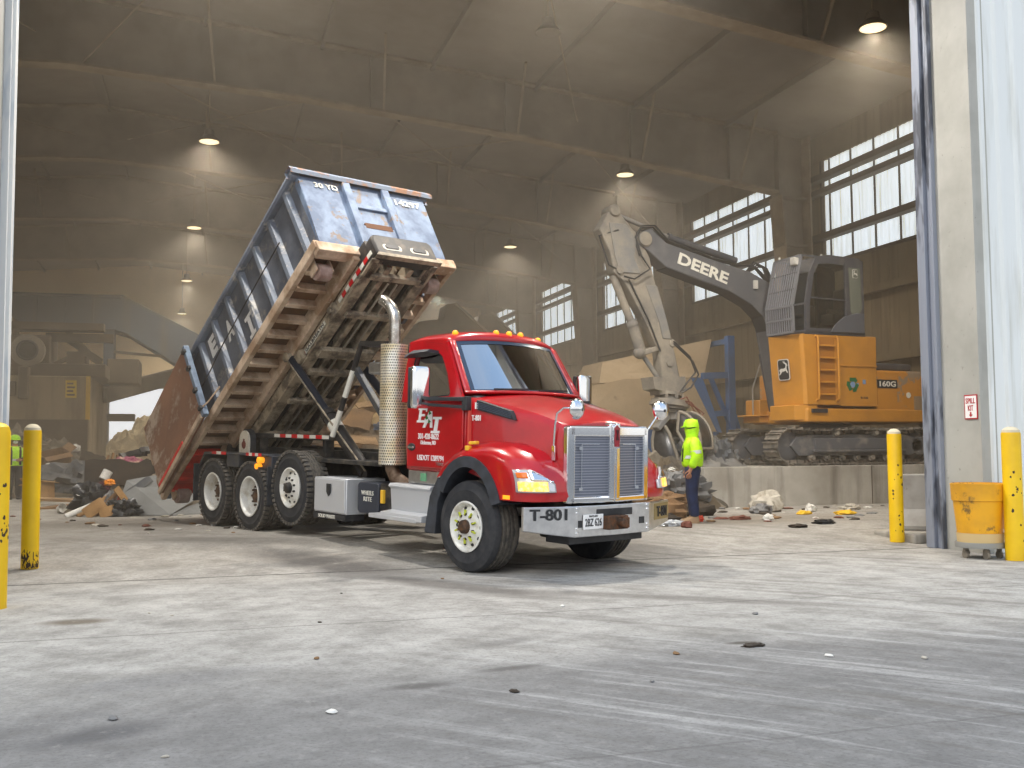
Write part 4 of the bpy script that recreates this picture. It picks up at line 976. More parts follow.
for ch, l, h in (('E', 3.06, 1.12), ('A', 3.70, .94), ('I', 4.32, .50)): lettering('side_lettering', ch, (l, HW+.012, h), (1, 0, 0), (0, 0, 1), .24 if ch != 'I' else .09, .38, M_redwhite, cont, flip, bold=.05)
b = K(); b.box(4.20, 4.44, HW+.008, HW+.016, .65, .71); b.box(4.20, 4.44, HW+.008, HW+.016, .29, .35); b.build('side_lettering', M_redwhite, cont)
# underframe: long sills, cross members
for s in (1, -1):
    b = K(); b.box(.25, CL+.02, s*.62-.055, s*.62+.055, -.17, .1); b.build('long_sill', M_under, cont, bevel=.01)
nC = 18
for k in range(nC):
    l = .30+k*(CL-.45)/(nC-1)
    m_ = M_redsteel if k < 4 else M_under
    b = K()
    b.box(l-.035, l+.035, -HW-.03, HW+.03, -.035, .1); b.box(l-.035, l+.045, -HW-.03, HW+.03, -.045, -.03)
    b.build('cross_member', m_, cont, bevel=.005)
b = K(); b.box(.0, 1.3, -HW+.02, HW-.02, .085, .098); b.build('red_belly_plate', M_redsteel, cont)
for l, r in ((6.25, .13), (.22, .14)):
    for s in (1, -1):
        w = s*1.0; b = K(); b.cyl((l, w-.11, -.10), (l, w+.11, -.10), r, n=24); b.cyl((l, w-.125, -.10), (l, w+.125, -.10), .04, n=10); ro = b.build('ground_roller', mat('pinkish_worn_roller', srgb(178, 156, 146), .6, 0, srgb(140, 112, 104), 5) if 'pinkish_worn_roller' not in MATS else MATS['pinkish_worn_roller'], cont, bevel=.012)
        b = K(); b.box(l-.1, l+.1, w-.15, w-.125, -.14, .1); b.box(l-.1, l+.1, w+.125, w+.15, -.14, .1); b.build('roller_bracket', M_under, ro)
b = K()
for s in (1, -1): b.box(-.04, .08, s*HW-.07, s*HW+.09, .0, CH+.06)
b.build('rear_post', M_crib, cont, bevel=.01)
# tailgate, swung round and lying along the near side, inner face out
a0 = 2.0; Md = Matrix.Translation((-.02, 0, 0))
def dk(x, o, h): # x along the gate from its hinge, o = outwards
    a = rad(a0); return (.17+x*math.cos(a)-o*math.sin(a), HW+.14+x*math.sin(a)+o*math.cos(a), h)
b = K(); b.loft([[dk(0, 0, .0), dk(0, .05, .0), dk(0, .05, 1.46), dk(0, 0, 1.46)], [dk(2.36, 0, .0), dk(2.36, .05, .0), dk(2.36, .05, 1.46), dk(2.36, 0, 1.46)]])
gate = b.build('tailgate', M_crust, cont, smooth=0)
b = K(); b.loft([[dk(2.34, -.03, -.02), dk(2.34, .07, -.02), dk(2.34, .07, 1.48), dk(2.34, -.03, 1.48)], [dk(2.44, -.03, -.02), dk(2.44, .07, -.02), dk(2.44, .07, 1.48), dk(2.44, -.03, 1.48)]]); fe = b.build('gate_edge', mat('chalky_blue_edge', srgb(130, 150, 172), .55, c2=srgb(98, 112, 134), scale=4), gate, bevel=.01)
b = K()
for h in (.12, .5, .98, 1.35): b.obox(dk(2.41, .085, h), (1, 0, 0), (0, 1, 0), (0, 0, 1), .05, .03, .035)
b.build('gate_latch', M_black, fe, bevel=.008)
b = K(); b.loft([[dk(0, .05, -.03), dk(0, .10, -.03), dk(0, .10, .06), dk(0, .05, .06)], [dk(2.34, .05, -.03), dk(2.34, .10, -.03), dk(2.34, .10, .06), dk(2.34, .05, .06)]]); b.build('gate_sill', M_under, gate, bevel=.008)
b = K(); b.loft([[dk(.05, .055, .10), dk(.05, .075, .10), dk(.05, .075, .16), dk(.05, .055, .16)], [dk(1.4, .055, .10), dk(1.4, .075, .10), dk(1.4, .075, .16), dk(1.4, .055, .16)]]); b.build('gate_rod', M_redsteel, gate)
b = K()
for h in (.25, .75, 1.25): b.cyl(dk(-.04, .0, h-.08), dk(-.04, .0, h+.08), .05, n=12)
b.build('gate_hinge', M_under, gate)
b = K(); b.tube([dk(2.44, .06, .12), (2.7, HW+.2, .17), (2.95, HW+.06, .3)], .014, 6); b.build('gate_chain', M_under, gate)
# ================================================================ EXCAVATOR (u forward, v to its right, z up from the deck)
EM = frame_matrix((14.6, 21.6, 1.05), 263, 0)
exc = thing('excavator', 'yellow crawler excavator with raised operator cab and dark grey boom on the deck', 'excavator', M=EM)
def E(): return MB(flip)
M_yel = mat('machine_yellow', srgb(200, 138, 46), .5, 0, srgb(180, 124, 46), 1.2, (.4, .7))
M_yel2 = mat('machine_yellow_scraped', srgb(198, 134, 42), .55, 0, srgb(190, 128, 44), 2, c3=srgb(150, 132, 112), scale3=1.3, am3=(.56, .575))
M_boom = mat('boom_charcoal', srgb(84, 86, 92), .55, 0, srgb(104, 104, 106), 1.5, (.45, .7))
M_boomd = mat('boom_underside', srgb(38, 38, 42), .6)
M_arm = mat('dust_caked_arm', srgb(146, 138, 125), .8, 0, srgb(114, 110, 105), 1.6, (.4, .62), c3=srgb(158, 146, 128), scale3=6, am3=(.58, .72), bump=.3)
M_armdk = mat('grey_arm_plate', srgb(118, 118, 118), .7, 0, srgb(140, 134, 124), 2.5)
M_cabf = mat('cab_dark_grey', srgb(66, 68, 76), .45, 0, srgb(92, 90, 88), 3, (.5, .75))
M_trk = mat('muddy_track_steel', srgb(138, 130, 120), .85, .1, srgb(92, 88, 82), 4, (.4, .6), bump=.3)
M_trkf = mat('black_track_frame', srgb(86, 88, 94), .6, .1, srgb(130, 126, 120), 2.5, (.5, .72))
M_hose = mat('black_hose', srgb(42, 42, 44), .5)
# ---- undercarriage runs parallel to the deck edge: a frame of its own, swung 7 deg under the house
SW = rad(7)
def und(p):
    x, y = p[0], p[1]; return flip((x*math.cos(SW)-y*math.sin(SW), x*math.sin(SW)+y*math.cos(SW), p[2]))
def U(): return MB(und)
RT, LT, GA = .40, 1.75, 1.02
def trackpath(n):
    out = []
    per = [(-LT, LT)]; 
    tot = 2*(2*LT)+2*PI*RT
    for k in range(n):
        s = k*tot/n
        if s < 2*LT:
            t = s/(2*LT); x = LT-2*LT*t; z = .84-.035*math.sin(PI*((t*2) % 1)); out.append((x, z, 0, 1))
        elif s < 2*LT+PI*RT:
            a = PI/2+(s-2*LT)/RT; out.append((-LT+RT*math.cos(a), .44+RT*math.sin(a), math.cos(a), math.sin(a)))
        elif s < 4*LT+PI*RT: out.append((-LT+(s-2*LT-PI*RT), .04, 0, -1))
        else:
            a = -PI/2+(s-4*LT-PI*RT)/RT; out.append((LT+RT*math.cos(a), .44+RT*math.sin(a), math.cos(a), math.sin(a)))
    return out
for sg in (-1, 1):
    c = sg*GA
    b = U()
    fr = [(1.55, .22), (1.75, .45), (1.6, .66), (1.2, .70), (-1.4, .70), (-1.8, .56), (-1.8, .35), (-1.5, .22), (1.0, .22)]
    b.extrude([(x, c-.2, z) for x, z in fr], (0, .4, 0)); b.box(-1.25, 1.15, c-.27, c+.27, .36, .62); b.box(-1.3, 1.2, c-.28, c+.28, .30, .36)
    tf = b.build('track_frame', M_trkf, exc, smooth=0, bevel=.015)
    b = U()
    P = trackpath(48)
    for x, z, nx, nz in P:
        t = V(-nz, 0, nx) if True else 0
        n = V(nx, 0, nz)
        b.obox(V(x, c, z)+n*.0, t, (0, 1, 0), n, .078, .30, .012)
        b.obox(V(x, c, z)+n*.03+t*.05, t, (0, 1, 0), n, .012, .30, .022)
        b.obox(V(x, c, z)-n*.05, t, (0, 1, 0), n, .08, .09, .04)
    b.build('track', M_trk, exc, smooth=0)
    for k in range(7):
        x = -1.2+k*.4; b = U(); b.cyl((x, c-.2, .17), (x, c+.2, .17), .09, n=14); b.cyl((x, c-.27, .17), (x, c+.27, .17), .05, n=10); b.build('track_roller', M_trk, tf)
    for x in (-.5, .55): b = U(); b.cyl((x, c-.24, .735), (x, c+.24, .735), .07, n=12); b.cyl((x, c-.3, .735), (x, c+.3, .735), .045, n=10); b.build('carrier_roller', M_arm, tf)
    b = U(); b.lathe([(.001, -.13), (.2, -.14), (.34, -.08), (.34, .08), (.2, .14), (.001, .13)], (LT, c, .44), (0, 1, 0), 24); b.build('idler_wheel', M_trkf, tf)
    b = U(); b.lathe([(.001, -.2), (.22, -.2), (.26, -.1), (.33, -.05), (.33, .05), (.26, .1), (.22, .2), (.001, .2)], (-LT, c, .44), (0, 1, 0), 18)
    for k in range(14):
        a = 2*PI*k/14; b.obox((-LT+.35*math.cos(a), c, .44+.35*math.sin(a)), (math.cos(a), 0, math.sin(a)), (0, 1, 0), (-math.sin(a), 0, math.cos(a)), .04, .04, .025)
    for k in range(10): a = 2*PI*k/10; b.cyl((-LT+.17*math.cos(a), c-.22, .44+.17*math.sin(a)), (-LT+.17*math.cos(a), c+.22, .44+.17*math.sin(a)), .018, n=6)
    b.build('drive_sprocket', M_trkf, tf)
b = U(); b.box(-.8, .8, -.95, .95, .45, .78); b.cyl((0, 0, .7), (0, 0, .98), .62, n=32); b.build('centre_frame', M_trkf, exc, bevel=.03)
# ---- house
b = E()
b.loft([[(u, v, z) for u, v in ((1.74, -1.1), (1.6, -1.27), (-2.1, -1.27), (-2.45, -.9), (-2.5, 0), (-2.45, .9), (-2.1, 1.27), (1.2, 1.27), (1.3, .45), (1.3, -.25), (1.74, -.25))] for z in (.99, 1.30)])
b.build('slew_deck', M_yel, exc, smooth=0, bevel=.03)
b = E(); b.loft([[(u, v, z) for u, v in ((1.86, -1.12), (1.55, -1.26), (1.3, -1.26), (1.3, -.3), (1.9, -.3))] for z in (1.03, 1.38)]); b.build('battery_box', M_yel, exc, smooth=0, bevel=.02)
b = E(); b.box(1.05, 1.5, -1.31, -1.25, 1.2, 1.29); b.build('step_grip', M_black, exc, bevel=.01)
b = E()
RB = ((1.80, -.33), (1.66, -1.2), (1.60, -1.28), (-.44, -1.28), (-.44, -.33)); RTp = ((1.93, -.33), (1.74, -1.2), (1.70, -1.28), (-.47, -1.28), (-.47, -.33))
b.loft([[(u, v, 1.38) for u, v in RB], [(u, v, 3.0) for u, v in RTp]]); rs = b.build('cab_riser', M_yel, exc, smooth=0, bevel=.015)
# ladder recess, rails and treads
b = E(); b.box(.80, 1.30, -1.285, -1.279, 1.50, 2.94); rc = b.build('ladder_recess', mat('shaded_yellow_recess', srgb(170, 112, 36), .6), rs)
for z in (1.62, 1.90, 2.18, 2.46, 2.74): b = E(); b.box(.83, 1.27, -1.345, -1.28, z-.02, z+.02); b.build('ladder_tread', M_yel, rc, bevel=.005)
for u in (.76, 1.34):
    b = E(); b.tube([(u, -1.28, 2.96), (u, -1.36, 2.93), (u, -1.37, 2.85), (u, -1.37, 1.6), (u, -1.36, 1.52), (u, -1.28, 1.48)], .025, 8); b.build('hand_rail', M_yel, rs)
b = E(); b.box(-.46, .66, -1.30, -1.28, 2.28, 2.31); b.box(-.46, .66, -1.29, -1.28, 1.36, 1.40); b.build('riser_seam', M_yel, rs, bevel=.004)
# emblem on the riser front: black badge with a leaping deer
e0 = V(1.66, -1.2, 1.38); e1 = V(1.80, -.33, 1.38); e2 = V(1.74, -1.2, 3.0)
ax_ = (e1-e0).normalized(); fz = (V(1.935-.0, -.33, 3.0)-e1).normalized(); az_ = fz; nn = az_.cross(ax_) 
if nn.x < 0: nn = -nn
def rf_(s, t, o=0.): return e0+ax_*s+az_*t+nn*o   # a point on the riser's front
def badge(par, at, sc, mk):
    pts = rrect(0, 0, .17*sc, .245*sc, .06*sc, 4)
    b = E(); b.loft([[at(x, y, .0) for x, y in pts], [at(x, y, .012) for x, y in pts]]); o = b.build('maker_badge', mk[0], par)
    b = E(); pts2 = rrect(0, 0, .15*sc, .225*sc, .05*sc, 4); b.loft([[at(x, y, .008) for x, y in pts2], [at(x, y, .016) for x, y in pts2]]); b.build('badge_face', mk[1], o)
    deer = [(-.115, .0), (-.06, .03), (.0, .025), (.055, .04), (.075, .10), (.06, .13), (.03, .15), (.05, .17), (.085, .155), (.12, .12), (.13, .09), (.105, .075), (.095, .02), (.11, -.03), (.13, -.08), (.10, -.07), (.065, -.02), (.01, -.04), (-.04, -.045), (-.075, -.08), (-.12, -.12), (-.14, -.11), (-.10, -.06), (-.12, -.02)]
    b = E(); b.loft([[at(-x*sc, y*sc, .012) for x, y in deer], [at(-x*sc, y*sc, .022) for x, y in deer]]); b.build('leaping_deer', mk[0], o, smooth=0)
    b = E()
    for a, c in (((.03, .15), (.0, .19)), ((.045, .16), (.035, .205))): b.bar(at(-a[0]*sc, a[1]*sc, .016), at(-c[0]*sc, c[1]*sc, .016), .012*sc, .012*sc)
    b.build('deer_antlers', mk[0], o)
M_silver = mat('silver_badge', srgb(206, 204, 198), .45)
badge(rs, lambda x, y, o: rf_(.47+x, .83+y, o+.012), 1.0, (M_silver, MATS['black_vinyl']))
# recycling triangle of three arrows and stickers
b = E()
for q in (90, 210, 330):
    c = V(.28+.115*math.cos(rad(q)), -1.284, 1.86+.115*math.sin(rad(q)))
    er = V(math.cos(rad(q)), 0, math.sin(rad(q))); et = V(-er.z, 0, er.x)
    b.obox(c, er, et, (0, 1, 0), .045, .085, .004); b.extrude([c+et*.07-er*.09, c+et*.07+er*.07, c+et*.15-er*.02], (0, .004, 0))
b.build('recycling_arrows', mat('sticker_green', srgb(24, 104, 58), .6), rs)
b = E(); b.cyl((.28, -1.28, 1.86), (.28, -1.288, 1.86), .07, n=16); b.box(-.11, -.02, -1.285, -1.28, 1.88, 1.98); b.box(.1, .16, -1.286, -1.28, 1.82, 1.9); b.build('round_sticker', mat('sticker_blue', srgb(120, 150, 190), .6), rs)
lettering('fleet_lettering', 'B-126', (-.06, -1.286, 1.56), (-1, 0, 0), (0, 0, 1), .22, .05, MATS['black_vinyl'], rs, flip)
# engine body behind, model plate
b = E(); b.loft([[(u, v, z) for u, v in ((-.45, -1.25), (-2.1, -1.25), (-2.45, -.9), (-2.5, .9), (-2.1, 1.25), (1.0, 1.25), (1.3, .4), (-.45, .3))] for z in (1.25, 2.22)]); eb = b.build('engine_housing', M_yel2, exc, smooth=0, bevel=.05)
b = E(); b.box(-1.85, -.50, -1.0, .9, 2.22, 2.42); b.build('engine_hood', M_cabf, eb, bevel=.06)
b = E(); b.box(-1.10, -.49, -1.262, -1.25, 1.80, 2.0); mp = b.build('model_plate', MATS['black_vinyl'], eb)
lettering('model_lettering', '160G', (-.80, -1.264, 1.90), (-1, 0, 0), (0, 0, 1), .5, .13, M_whitetape, mp, flip, bold=.02)
b = E(); b.cyl((-1.45, -1.25, 1.64), (-1.45, -1.262, 1.64), .07, n=16); b.build('lift_sticker', M_whitetape, eb)
b = E(); b.box(-2.0, -1.62, -1.262, -1.25, 1.28, 1.62); b.build('vent_panel', mat('scraped_grey_panel', srgb(150, 128, 102), .7), eb)
b = E(); b.box(-2.3, -2.2, -1.1, -1.0, 2.1, 2.3); b.build('camera_pod', M_silver, eb)
# ---- operator cab
b = E()
CZ0, CZ1 = 3.02, 4.80
side = [(1.62, CZ0), (-.12, CZ0), (-.12, CZ1-.02), (.9, CZ1+.02), (1.28, CZ1-.04), (1.45, CZ1-.35), (1.6, CZ0+.7)]
for v in (-1.26, -.30):
    win = [(1.50, CZ0+.12), (.42, CZ0+.12), (.42, CZ1-.16), (.9, CZ1-.14), (1.20, CZ1-.17), (1.35, CZ1-.42), (1.48, CZ0+.66)]
    b = E(); holed(b, [(u, v, z) for u, z in side], [(u, v, z) for u, z in win]); oc_ = b.build('cab_side', M_cabf, exc, smooth=0, solid=.06)
    b = E(); b.add([(u, v, z) for u, z in win], [tuple(range(7))]); b.build('door_glass', M_exglass, oc_, smooth=0)
    sgn = -1 if v < -1 else 1
    b = E(); q = [(.30, CZ0+.55), (.33, CZ1-.2), (-.02, CZ1-.2), (-.05, CZ0+.62), (.12, CZ0+.38)]; b.extrude([(u, v+sgn*.034, z) for u, z in q], (0, sgn*.004, 0)); b.build('rear_side_window', mat('tinted_green_glass', srgb(106, 112, 104), .12, spec=.8) if 'tinted_green_glass' not in MATS else MATS['tinted_green_glass'], oc_)
    b = E(); b.extrude([(u, v+sgn*.03, z) for u, z in ((.9, CZ0+.04), (-.1, CZ0+.04), (-.1, CZ0+.5), (.1, CZ0+.52), (.5, CZ0+.42), (.78, CZ0+.22))], (0, sgn*.03, 0)); b.build('lower_door_panel', mat('cab_panel_grey', srgb(84, 88, 98), .4), oc_, bevel=.01)
    b = E(); b.bar((1.44, v+sgn*.03, CZ0+.82), (.42, v+sgn*.03, CZ0+.80), .03, .03); b.bar((.4, v+sgn*.03, CZ0+.1), (.4, v+sgn*.03, CZ1-.1), .05, .09); b.build('door_bar', M_cabf, oc_)
b = E(); rp = [(-.12, CZ1-.06), (.0, CZ1+.03), (.9, CZ1+.06), (1.25, CZ1+.0), (1.42, CZ1-.3)]
n = len(rp); b.loft([[(u, v, z) for u, z in rp]+[(u, v, z-.06) for u, z in rp[::-1]] for v in (-1.29, -.27)]); b.build('cab_roof', M_cabf, exc, smooth=30)
b = E(); b.box(-.14, 1.66, -1.29, -.27, CZ0-.03, CZ0+.06); b.box(-.14, -.08, -1.26, -.3, CZ0, CZ0+.6); b.build('cab_floor', M_cabf, exc, bevel=.015)
b = E(); b.box(.1, .55, -1.0, -.55, CZ0+.3, CZ0+.55); b.box(.0, .16, -1.0, -.55, CZ0+.5, CZ0+1.15); b.box(.75, 1.1, -.62, -.38, CZ0+.1, CZ0+.75); b.box(.3, .8, -1.12, -1.02, CZ0+.5, CZ0+.6); b.build('operator_seat', mat('grey_seat', srgb(96, 96, 92), .9), exc, bevel=.04)
badge(oc_, lambda x, y, o: V(.14-x, -1.30-o, CZ1-.34+y), .42, (M_silver, MATS['tinted_green_glass']))
# front guard: bars in a leaning frame, lamp
g0, g1 = V(1.90, -1.22, CZ0+.02), V(1.93, -.32, CZ0+.02); gt0, gt1 = V(1.62, -1.2, CZ1+.02), V(1.70, -.34, CZ1-.02)
gm0, gm1 = V(1.92, -1.22, CZ0+.62), V(1.95, -.32, CZ0+.62)
b = E()
for a, c in ((g0, gm0), (gm0, gt0), (g1, gm1), (gm1, gt1), (g0, g1), (gm0, gm1), (gt0, gt1), (g0+(gm0-g0)*.5, g1+(gm1-g1)*.5)): b.bar(a, c, .04, .05)
gd = b.build('front_guard', mat('guard_frame_grey', srgb(118, 120, 126), .5), exc)
M_gbar = mat('guard_bar_grey', srgb(128, 130, 138), .5)
for k in range(1, 12):
    t = k/12; b = E(); p, q, r_ = g0.lerp(g1, t), gm0.lerp(gm1, t), gt0.lerp(gt1, t); b.bar(p, q, .020, .03); b.bar(q, r_, .020, .03); b.build('guard_bar', M_gbar, gd)
b = E()
for t in (.33, .66): b.bar(gm0.lerp(gt0, t), gm1.lerp(gt1, t), .02, .02)
b.bar(gt0, (1.2, -1.25, CZ1), .04, .04); b.bar(gm0, (1.5, -1.27, CZ0+.7), .04, .04); b.bar(g0, (1.6, -1.27, CZ0+.05), .04, .04); b.bar(gt1, (1.2, -.3, CZ1), .04, .04)
b.build('guard_stay', M_cabf, gd)
b = E(); b.grid(lambda i, j: (V(1.60, -1.24, CZ0+.06).lerp(V(1.60, -.32, CZ0+.06), i)).lerp(V(1.40, -1.22, CZ1-.35).lerp(V(1.40, -.34, CZ1-.35), i), j), 2, 2); b.build('front_glass', mat('dark_front_glass', srgb(30, 35, 38), .15), exc, smooth=0)
b = E(); b.obox((1.72, -1.08, CZ1-.12), (1, 0, .2), (0, 1, 0), (0, 0, 1), .06, .09, .09); b.build('cab_lamp', M_silver, exc, bevel=.02)
b = E()
for u, v in ((1.6, -.4), (.95, -1.1)): b.cyl((u, v, CZ1), (u, v, CZ1+.1), .025, n=8)
b.build('roof_stud', M_silver, exc)
# counter steps and mirror pole at the front right
b = E(); b.box(.8, 1.55, .55, 1.2, 1.02, 1.2); b.box(.85, 1.5, .6, 1.15, 1.2, 1.58); b.box(.6, 1.72, .5, 1.22, 1.17, 1.21); b.tube([(1.05, .6, 1.55), (1.0, .6, 1.95), (.8, .6, 2.2), (.6, .6, 2.2)], .06, 8)
b.build('front_step_box', M_yel, exc, bevel=.02)
b = E(); b.tube([(1.68, .62, 1.2), (1.68, .62, 1.85), (1.42, .6, 2.55), (1.35, .58, 2.9), (1.3, .55, 3.4)], .02, 6); b.build('mirror_pole', M_arm, exc)
# ---- boom
BV = .17; bw = .21
bt = [(5.12, 5.33), (4.9, 5.40), (4.5, 5.10), (3.14, 4.78), (2.16, 4.58), (1.45, 4.28), (1.2, 3.7), (1.1, 2.9), (1.0, 1.5), (.9, 1.15)]
bb = [(5.22, 5.02), (4.95, 4.86), (4.52, 4.54), (2.79, 4.09), (2.17, 3.81), (1.86, 3.55), (1.70, 3.2), (1.62, 2.8), (1.42, 1.5), (1.3, 1.15)]
b = E(); b.loft([[(p[0], BV-bw, p[1]), (p[0], BV+bw, p[1]), (q[0], BV+bw, q[1]), (q[0], BV-bw, q[1])] for p, q in zip(bt, bb)]); bo = b.build('boom', M_boom, exc, smooth=20, bevel=.02)
b = E(); b.cyl((5.08, BV-.26, 5.15), (5.08, BV+.26, 5.15), .16, n=20); b.cyl((1.1, BV-.3, 1.3), (1.1, BV+.3, 1.3), .16, n=16); b.build('boom_pin', M_armdk, bo)
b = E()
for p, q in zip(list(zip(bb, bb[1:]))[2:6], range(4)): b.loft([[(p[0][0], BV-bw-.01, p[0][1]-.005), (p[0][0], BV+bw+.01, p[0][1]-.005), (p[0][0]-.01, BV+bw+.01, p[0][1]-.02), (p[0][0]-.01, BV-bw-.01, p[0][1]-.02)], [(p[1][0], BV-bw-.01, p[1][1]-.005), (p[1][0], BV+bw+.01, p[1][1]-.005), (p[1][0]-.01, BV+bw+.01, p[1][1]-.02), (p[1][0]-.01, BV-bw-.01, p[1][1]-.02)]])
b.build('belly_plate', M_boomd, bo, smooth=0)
dirb = V(2.79-4.3, 0, 4.345-4.80).normalized()
lettering('boom_lettering', 'DEERE', (3.50, BV-bw-.006, 4.575), dirb, V(-dirb.z, 0, dirb.x) if V(-dirb.z, 0, dirb.x).z > 0 else V(dirb.z, 0, -dirb.x), 1.42, .27, M_whitetape, bo, flip, .006, bold=.03)
b = E(); b.cyl((2.45, BV-.02, 4.86), (4.3, BV-.02, 5.27), .085, n=16); b.cyl((4.25, BV-.02, 5.26), (4.35, BV-.02, 5.28), .10); cy = b.build('arm_cylinder', M_cabf, exc)
b = E(); b.cyl((4.3, BV-.02, 5.27), (5.72, BV-.02, 5.70), .05, n=12); b.build('cylinder_rod', M_armdk, cy)
b = E()
for k, o in enumerate((.0, .07, .14)): b.tube([(1.5, BV-.1+o, 4.4), (1.95, BV-.12+o, 4.72+.04*k), (2.4, BV-.12+o, 4.75), (3.2, BV-.14+o, 4.86), (4.4, BV-.16+o, 5.16), (4.8, BV-.2+o, 5.48-.03*k), (5.15, BV-.22+o, 5.44-.04*k), (5.32, BV-.24+o, 5.15), (5.2, BV-.26+o, 4.75)], .022, 6)
for k in range(4): b.tube([(1.45, BV-.1+.06*k, 4.45), (1.6, BV-.1+.06*k, 4.72+.03*k), (1.85, BV-.1+.06*k, 4.74+.05*k), (2.1, BV-.1+.06*k, 4.62)], .02, 6)
b.build('boom_hoses', M_hose, bo)
b = E(); b.obox((2.05, BV-bw-.02, 4.28), (1, 0, 0), (0, 1, 0), (0, 0, 1), .05, .04, .1); b.build('boom_lamp_bracket', M_silver, bo)
for s in (-1, 1):
    b = E(); b.cyl((1.2, BV+s*.31, 1.2), (1.5, BV+s*.31, 2.7), .075, n=12); lc = b.build('boom_cylinder', M_cabf, exc)
    b = E(); b.cyl((1.5, BV+s*.31, 2.7), (1.72, BV+s*.31, 3.8), .045, n=10); b.build('cylinder_rod', M_boom, lc)
# ---- arm
def quadbox(b, p, q, v0, v1): b.loft([[(a[0], v0, a[1]), (a[0], v1, a[1]), (c[0], v1, c[1]), (c[0], v0, c[1])] for a, c in zip(p, q)])
lft = [(5.95, 5.72), (6.22, 5.30), (5.95, 4.80), (5.86, 4.34), (5.60, 4.15), (5.16, 3.45), (4.70, 2.60), (4.66, 1.95)]
rgt = [(5.74, 5.80), (5.62, 5.62), (5.20, 5.20), (4.93, 4.75), (4.80, 4.2), (4.50, 3.37), (4.34, 2.80), (4.16, 1.98)]
b = E(); quadbox(b, lft, rgt, BV-.17, BV+.17); ar = b.build('arm', M_arm, exc, smooth=20, bevel=.025)
b = E()
b.extrude([(u, BV-.175, z) for u, z in ((5.98, 5.45), (5.55, 5.45), (5.28, 5.1), (5.35, 4.7), (5.18, 4.35), (5.72, 4.35), (5.84, 4.7))], (0, -.02, 0)); b.extrude([(u, BV-.175, z) for u, z in ((5.05, 4.1), (4.75, 4.1), (4.5, 3.3), (4.4, 2.9), (4.62, 2.9), (4.72, 3.3))], (0, -.012, 0))
b.build('side_plate', M_armdk, ar, bevel=.01)
b = E(); b.lathe([(.001, -.24), (.12, -.23), (.14, -.19), (.14, .19), (.12, .23), (.001, .24)], (5.83, BV, 5.74), (0, 1, 0), 18); b.lathe([(.001, -.27), (.15, -.26), (.18, -.2), (.18, .2), (.15, .26), (.001, .27)], (5.06, BV, 5.14), (0, 1, 0), 18); b.cyl((5.72, BV-.22, 4.4), (5.72, BV+.22, 4.4), .09); b.cyl((4.45, BV-.2, 2.35), (4.45, BV+.2, 2.35), .08); b.build('arm_pin', M_arm, ar)
b = E(); b.cyl((5.80, BV, 4.30), (5.30, BV-.02, 3.15), .09, n=14); b.cyl((5.30, BV-.02, 3.15), (5.12, BV-.02, 2.62), .13, n=14); b.ball((5.14, BV-.02, 2.58), .15); b.ball((5.32, BV-.02, 3.2), .14); bc = b.build('grapple_cylinder', M_arm, exc, smooth=40)
b = E(); b.cyl((5.12, BV-.02, 2.6), (4.62, BV-.02, 1.95), .055, n=10); b.build('cylinder_rod', M_armdk, bc)
b = E(); b.bar((5.13, BV-.12, 2.55), (4.36, BV-.12, 2.80), .05, .12); b.bar((5.13, BV+.12, 2.55), (4.36, BV+.12, 2.80), .05, .12); b.cyl((4.36, BV-.2, 2.80), (4.36, BV+.2, 2.80), .09); b.build('link_bar', M_arm, ar, bevel=.02)
b = E()
b.tube([(5.2, BV-.26, 4.75), (5.0, BV-.3, 4.45), (5.4, BV-.28, 4.2), (5.65, BV-.25, 4.25)], .022, 6)
b.tube([(5.75, BV-.2, 5.3), (6.2, BV-.12, 5.15), (5.98, BV-.15, 4.5), (5.7, BV-.2, 4.38)], .022, 6)
b.tube([(4.35, BV-.2, 2.8), (3.85, BV-.22, 2.4), (3.7, BV-.22, 2.1), (3.9, BV-.2, 1.8), (4.3, BV-.2, 1.6)], .022, 6); b.tube([(4.35, BV-.2, 2.85), (3.95, BV-.26, 2.5), (3.78, BV-.22, 2.15), (4.2, BV-.2, 1.7)], .02, 6)
b.tube([(5.5, BV-.2, 4.2), (5.0, BV-.2, 3.3), (4.7, BV-.2, 2.6)], .02, 6)
b.build('arm_hoses', M_hose, ar)
# rotator head and clamshell grapple
b = E(); b.extrude([(u, BV-.2, z) for u, z in ((4.80, 2.0), (4.05, 2.05), (4.02, 1.72), (4.74, 1.62))], (0, .4, 0)); b.extrude([(u, BV-.26, z) for u, z in ((4.95, 2.02), (4.74, 2.02), (4.70, 1.7), (4.90, 1.75))], (0, .52, 0))
for z, r in ((1.66, .30), (1.56, .24), (1.48, .42), (1.41, .46), (1.34, .40), (1.26, .30)): b.lathe([(.001, -.035), (r, -.035), (r, .035), (.001, .035)], (4.36-.0*(z), BV, z), (-.12, 0, 1), 22)
for k in range(8): b.obox((4.36+.3*math.cos(k*.785), BV+.3*math.sin(k*.785), 1.6), (1, 0, 0), (0, 1, 0), (0, 0, 1), .03, .03, .05)
gr = b.build('grapple_rotator', M_arm, exc, smooth=30)
GC = V(4.34, BV-.05, .55)
b = E(); b.bar(GC+V(-.1, -.2, .62), GC+V(.1, .2, .62), .3, .22); 
for s in (1, -1): b.bar(GC+V(s*.1, 0, .62), GC+V(s*.42, 0, .30), .24, .12)
b.build('grapple_yoke', M_armdk, gr, bevel=.02)
M_shell = mat('scuffed_grapple_shell', srgb(92, 92, 94), .35, .6, srgb(66, 66, 68), 3, (.4, .6))
M_shellrim = mat('dusty_shell_rim', srgb(134, 126, 114), .7)
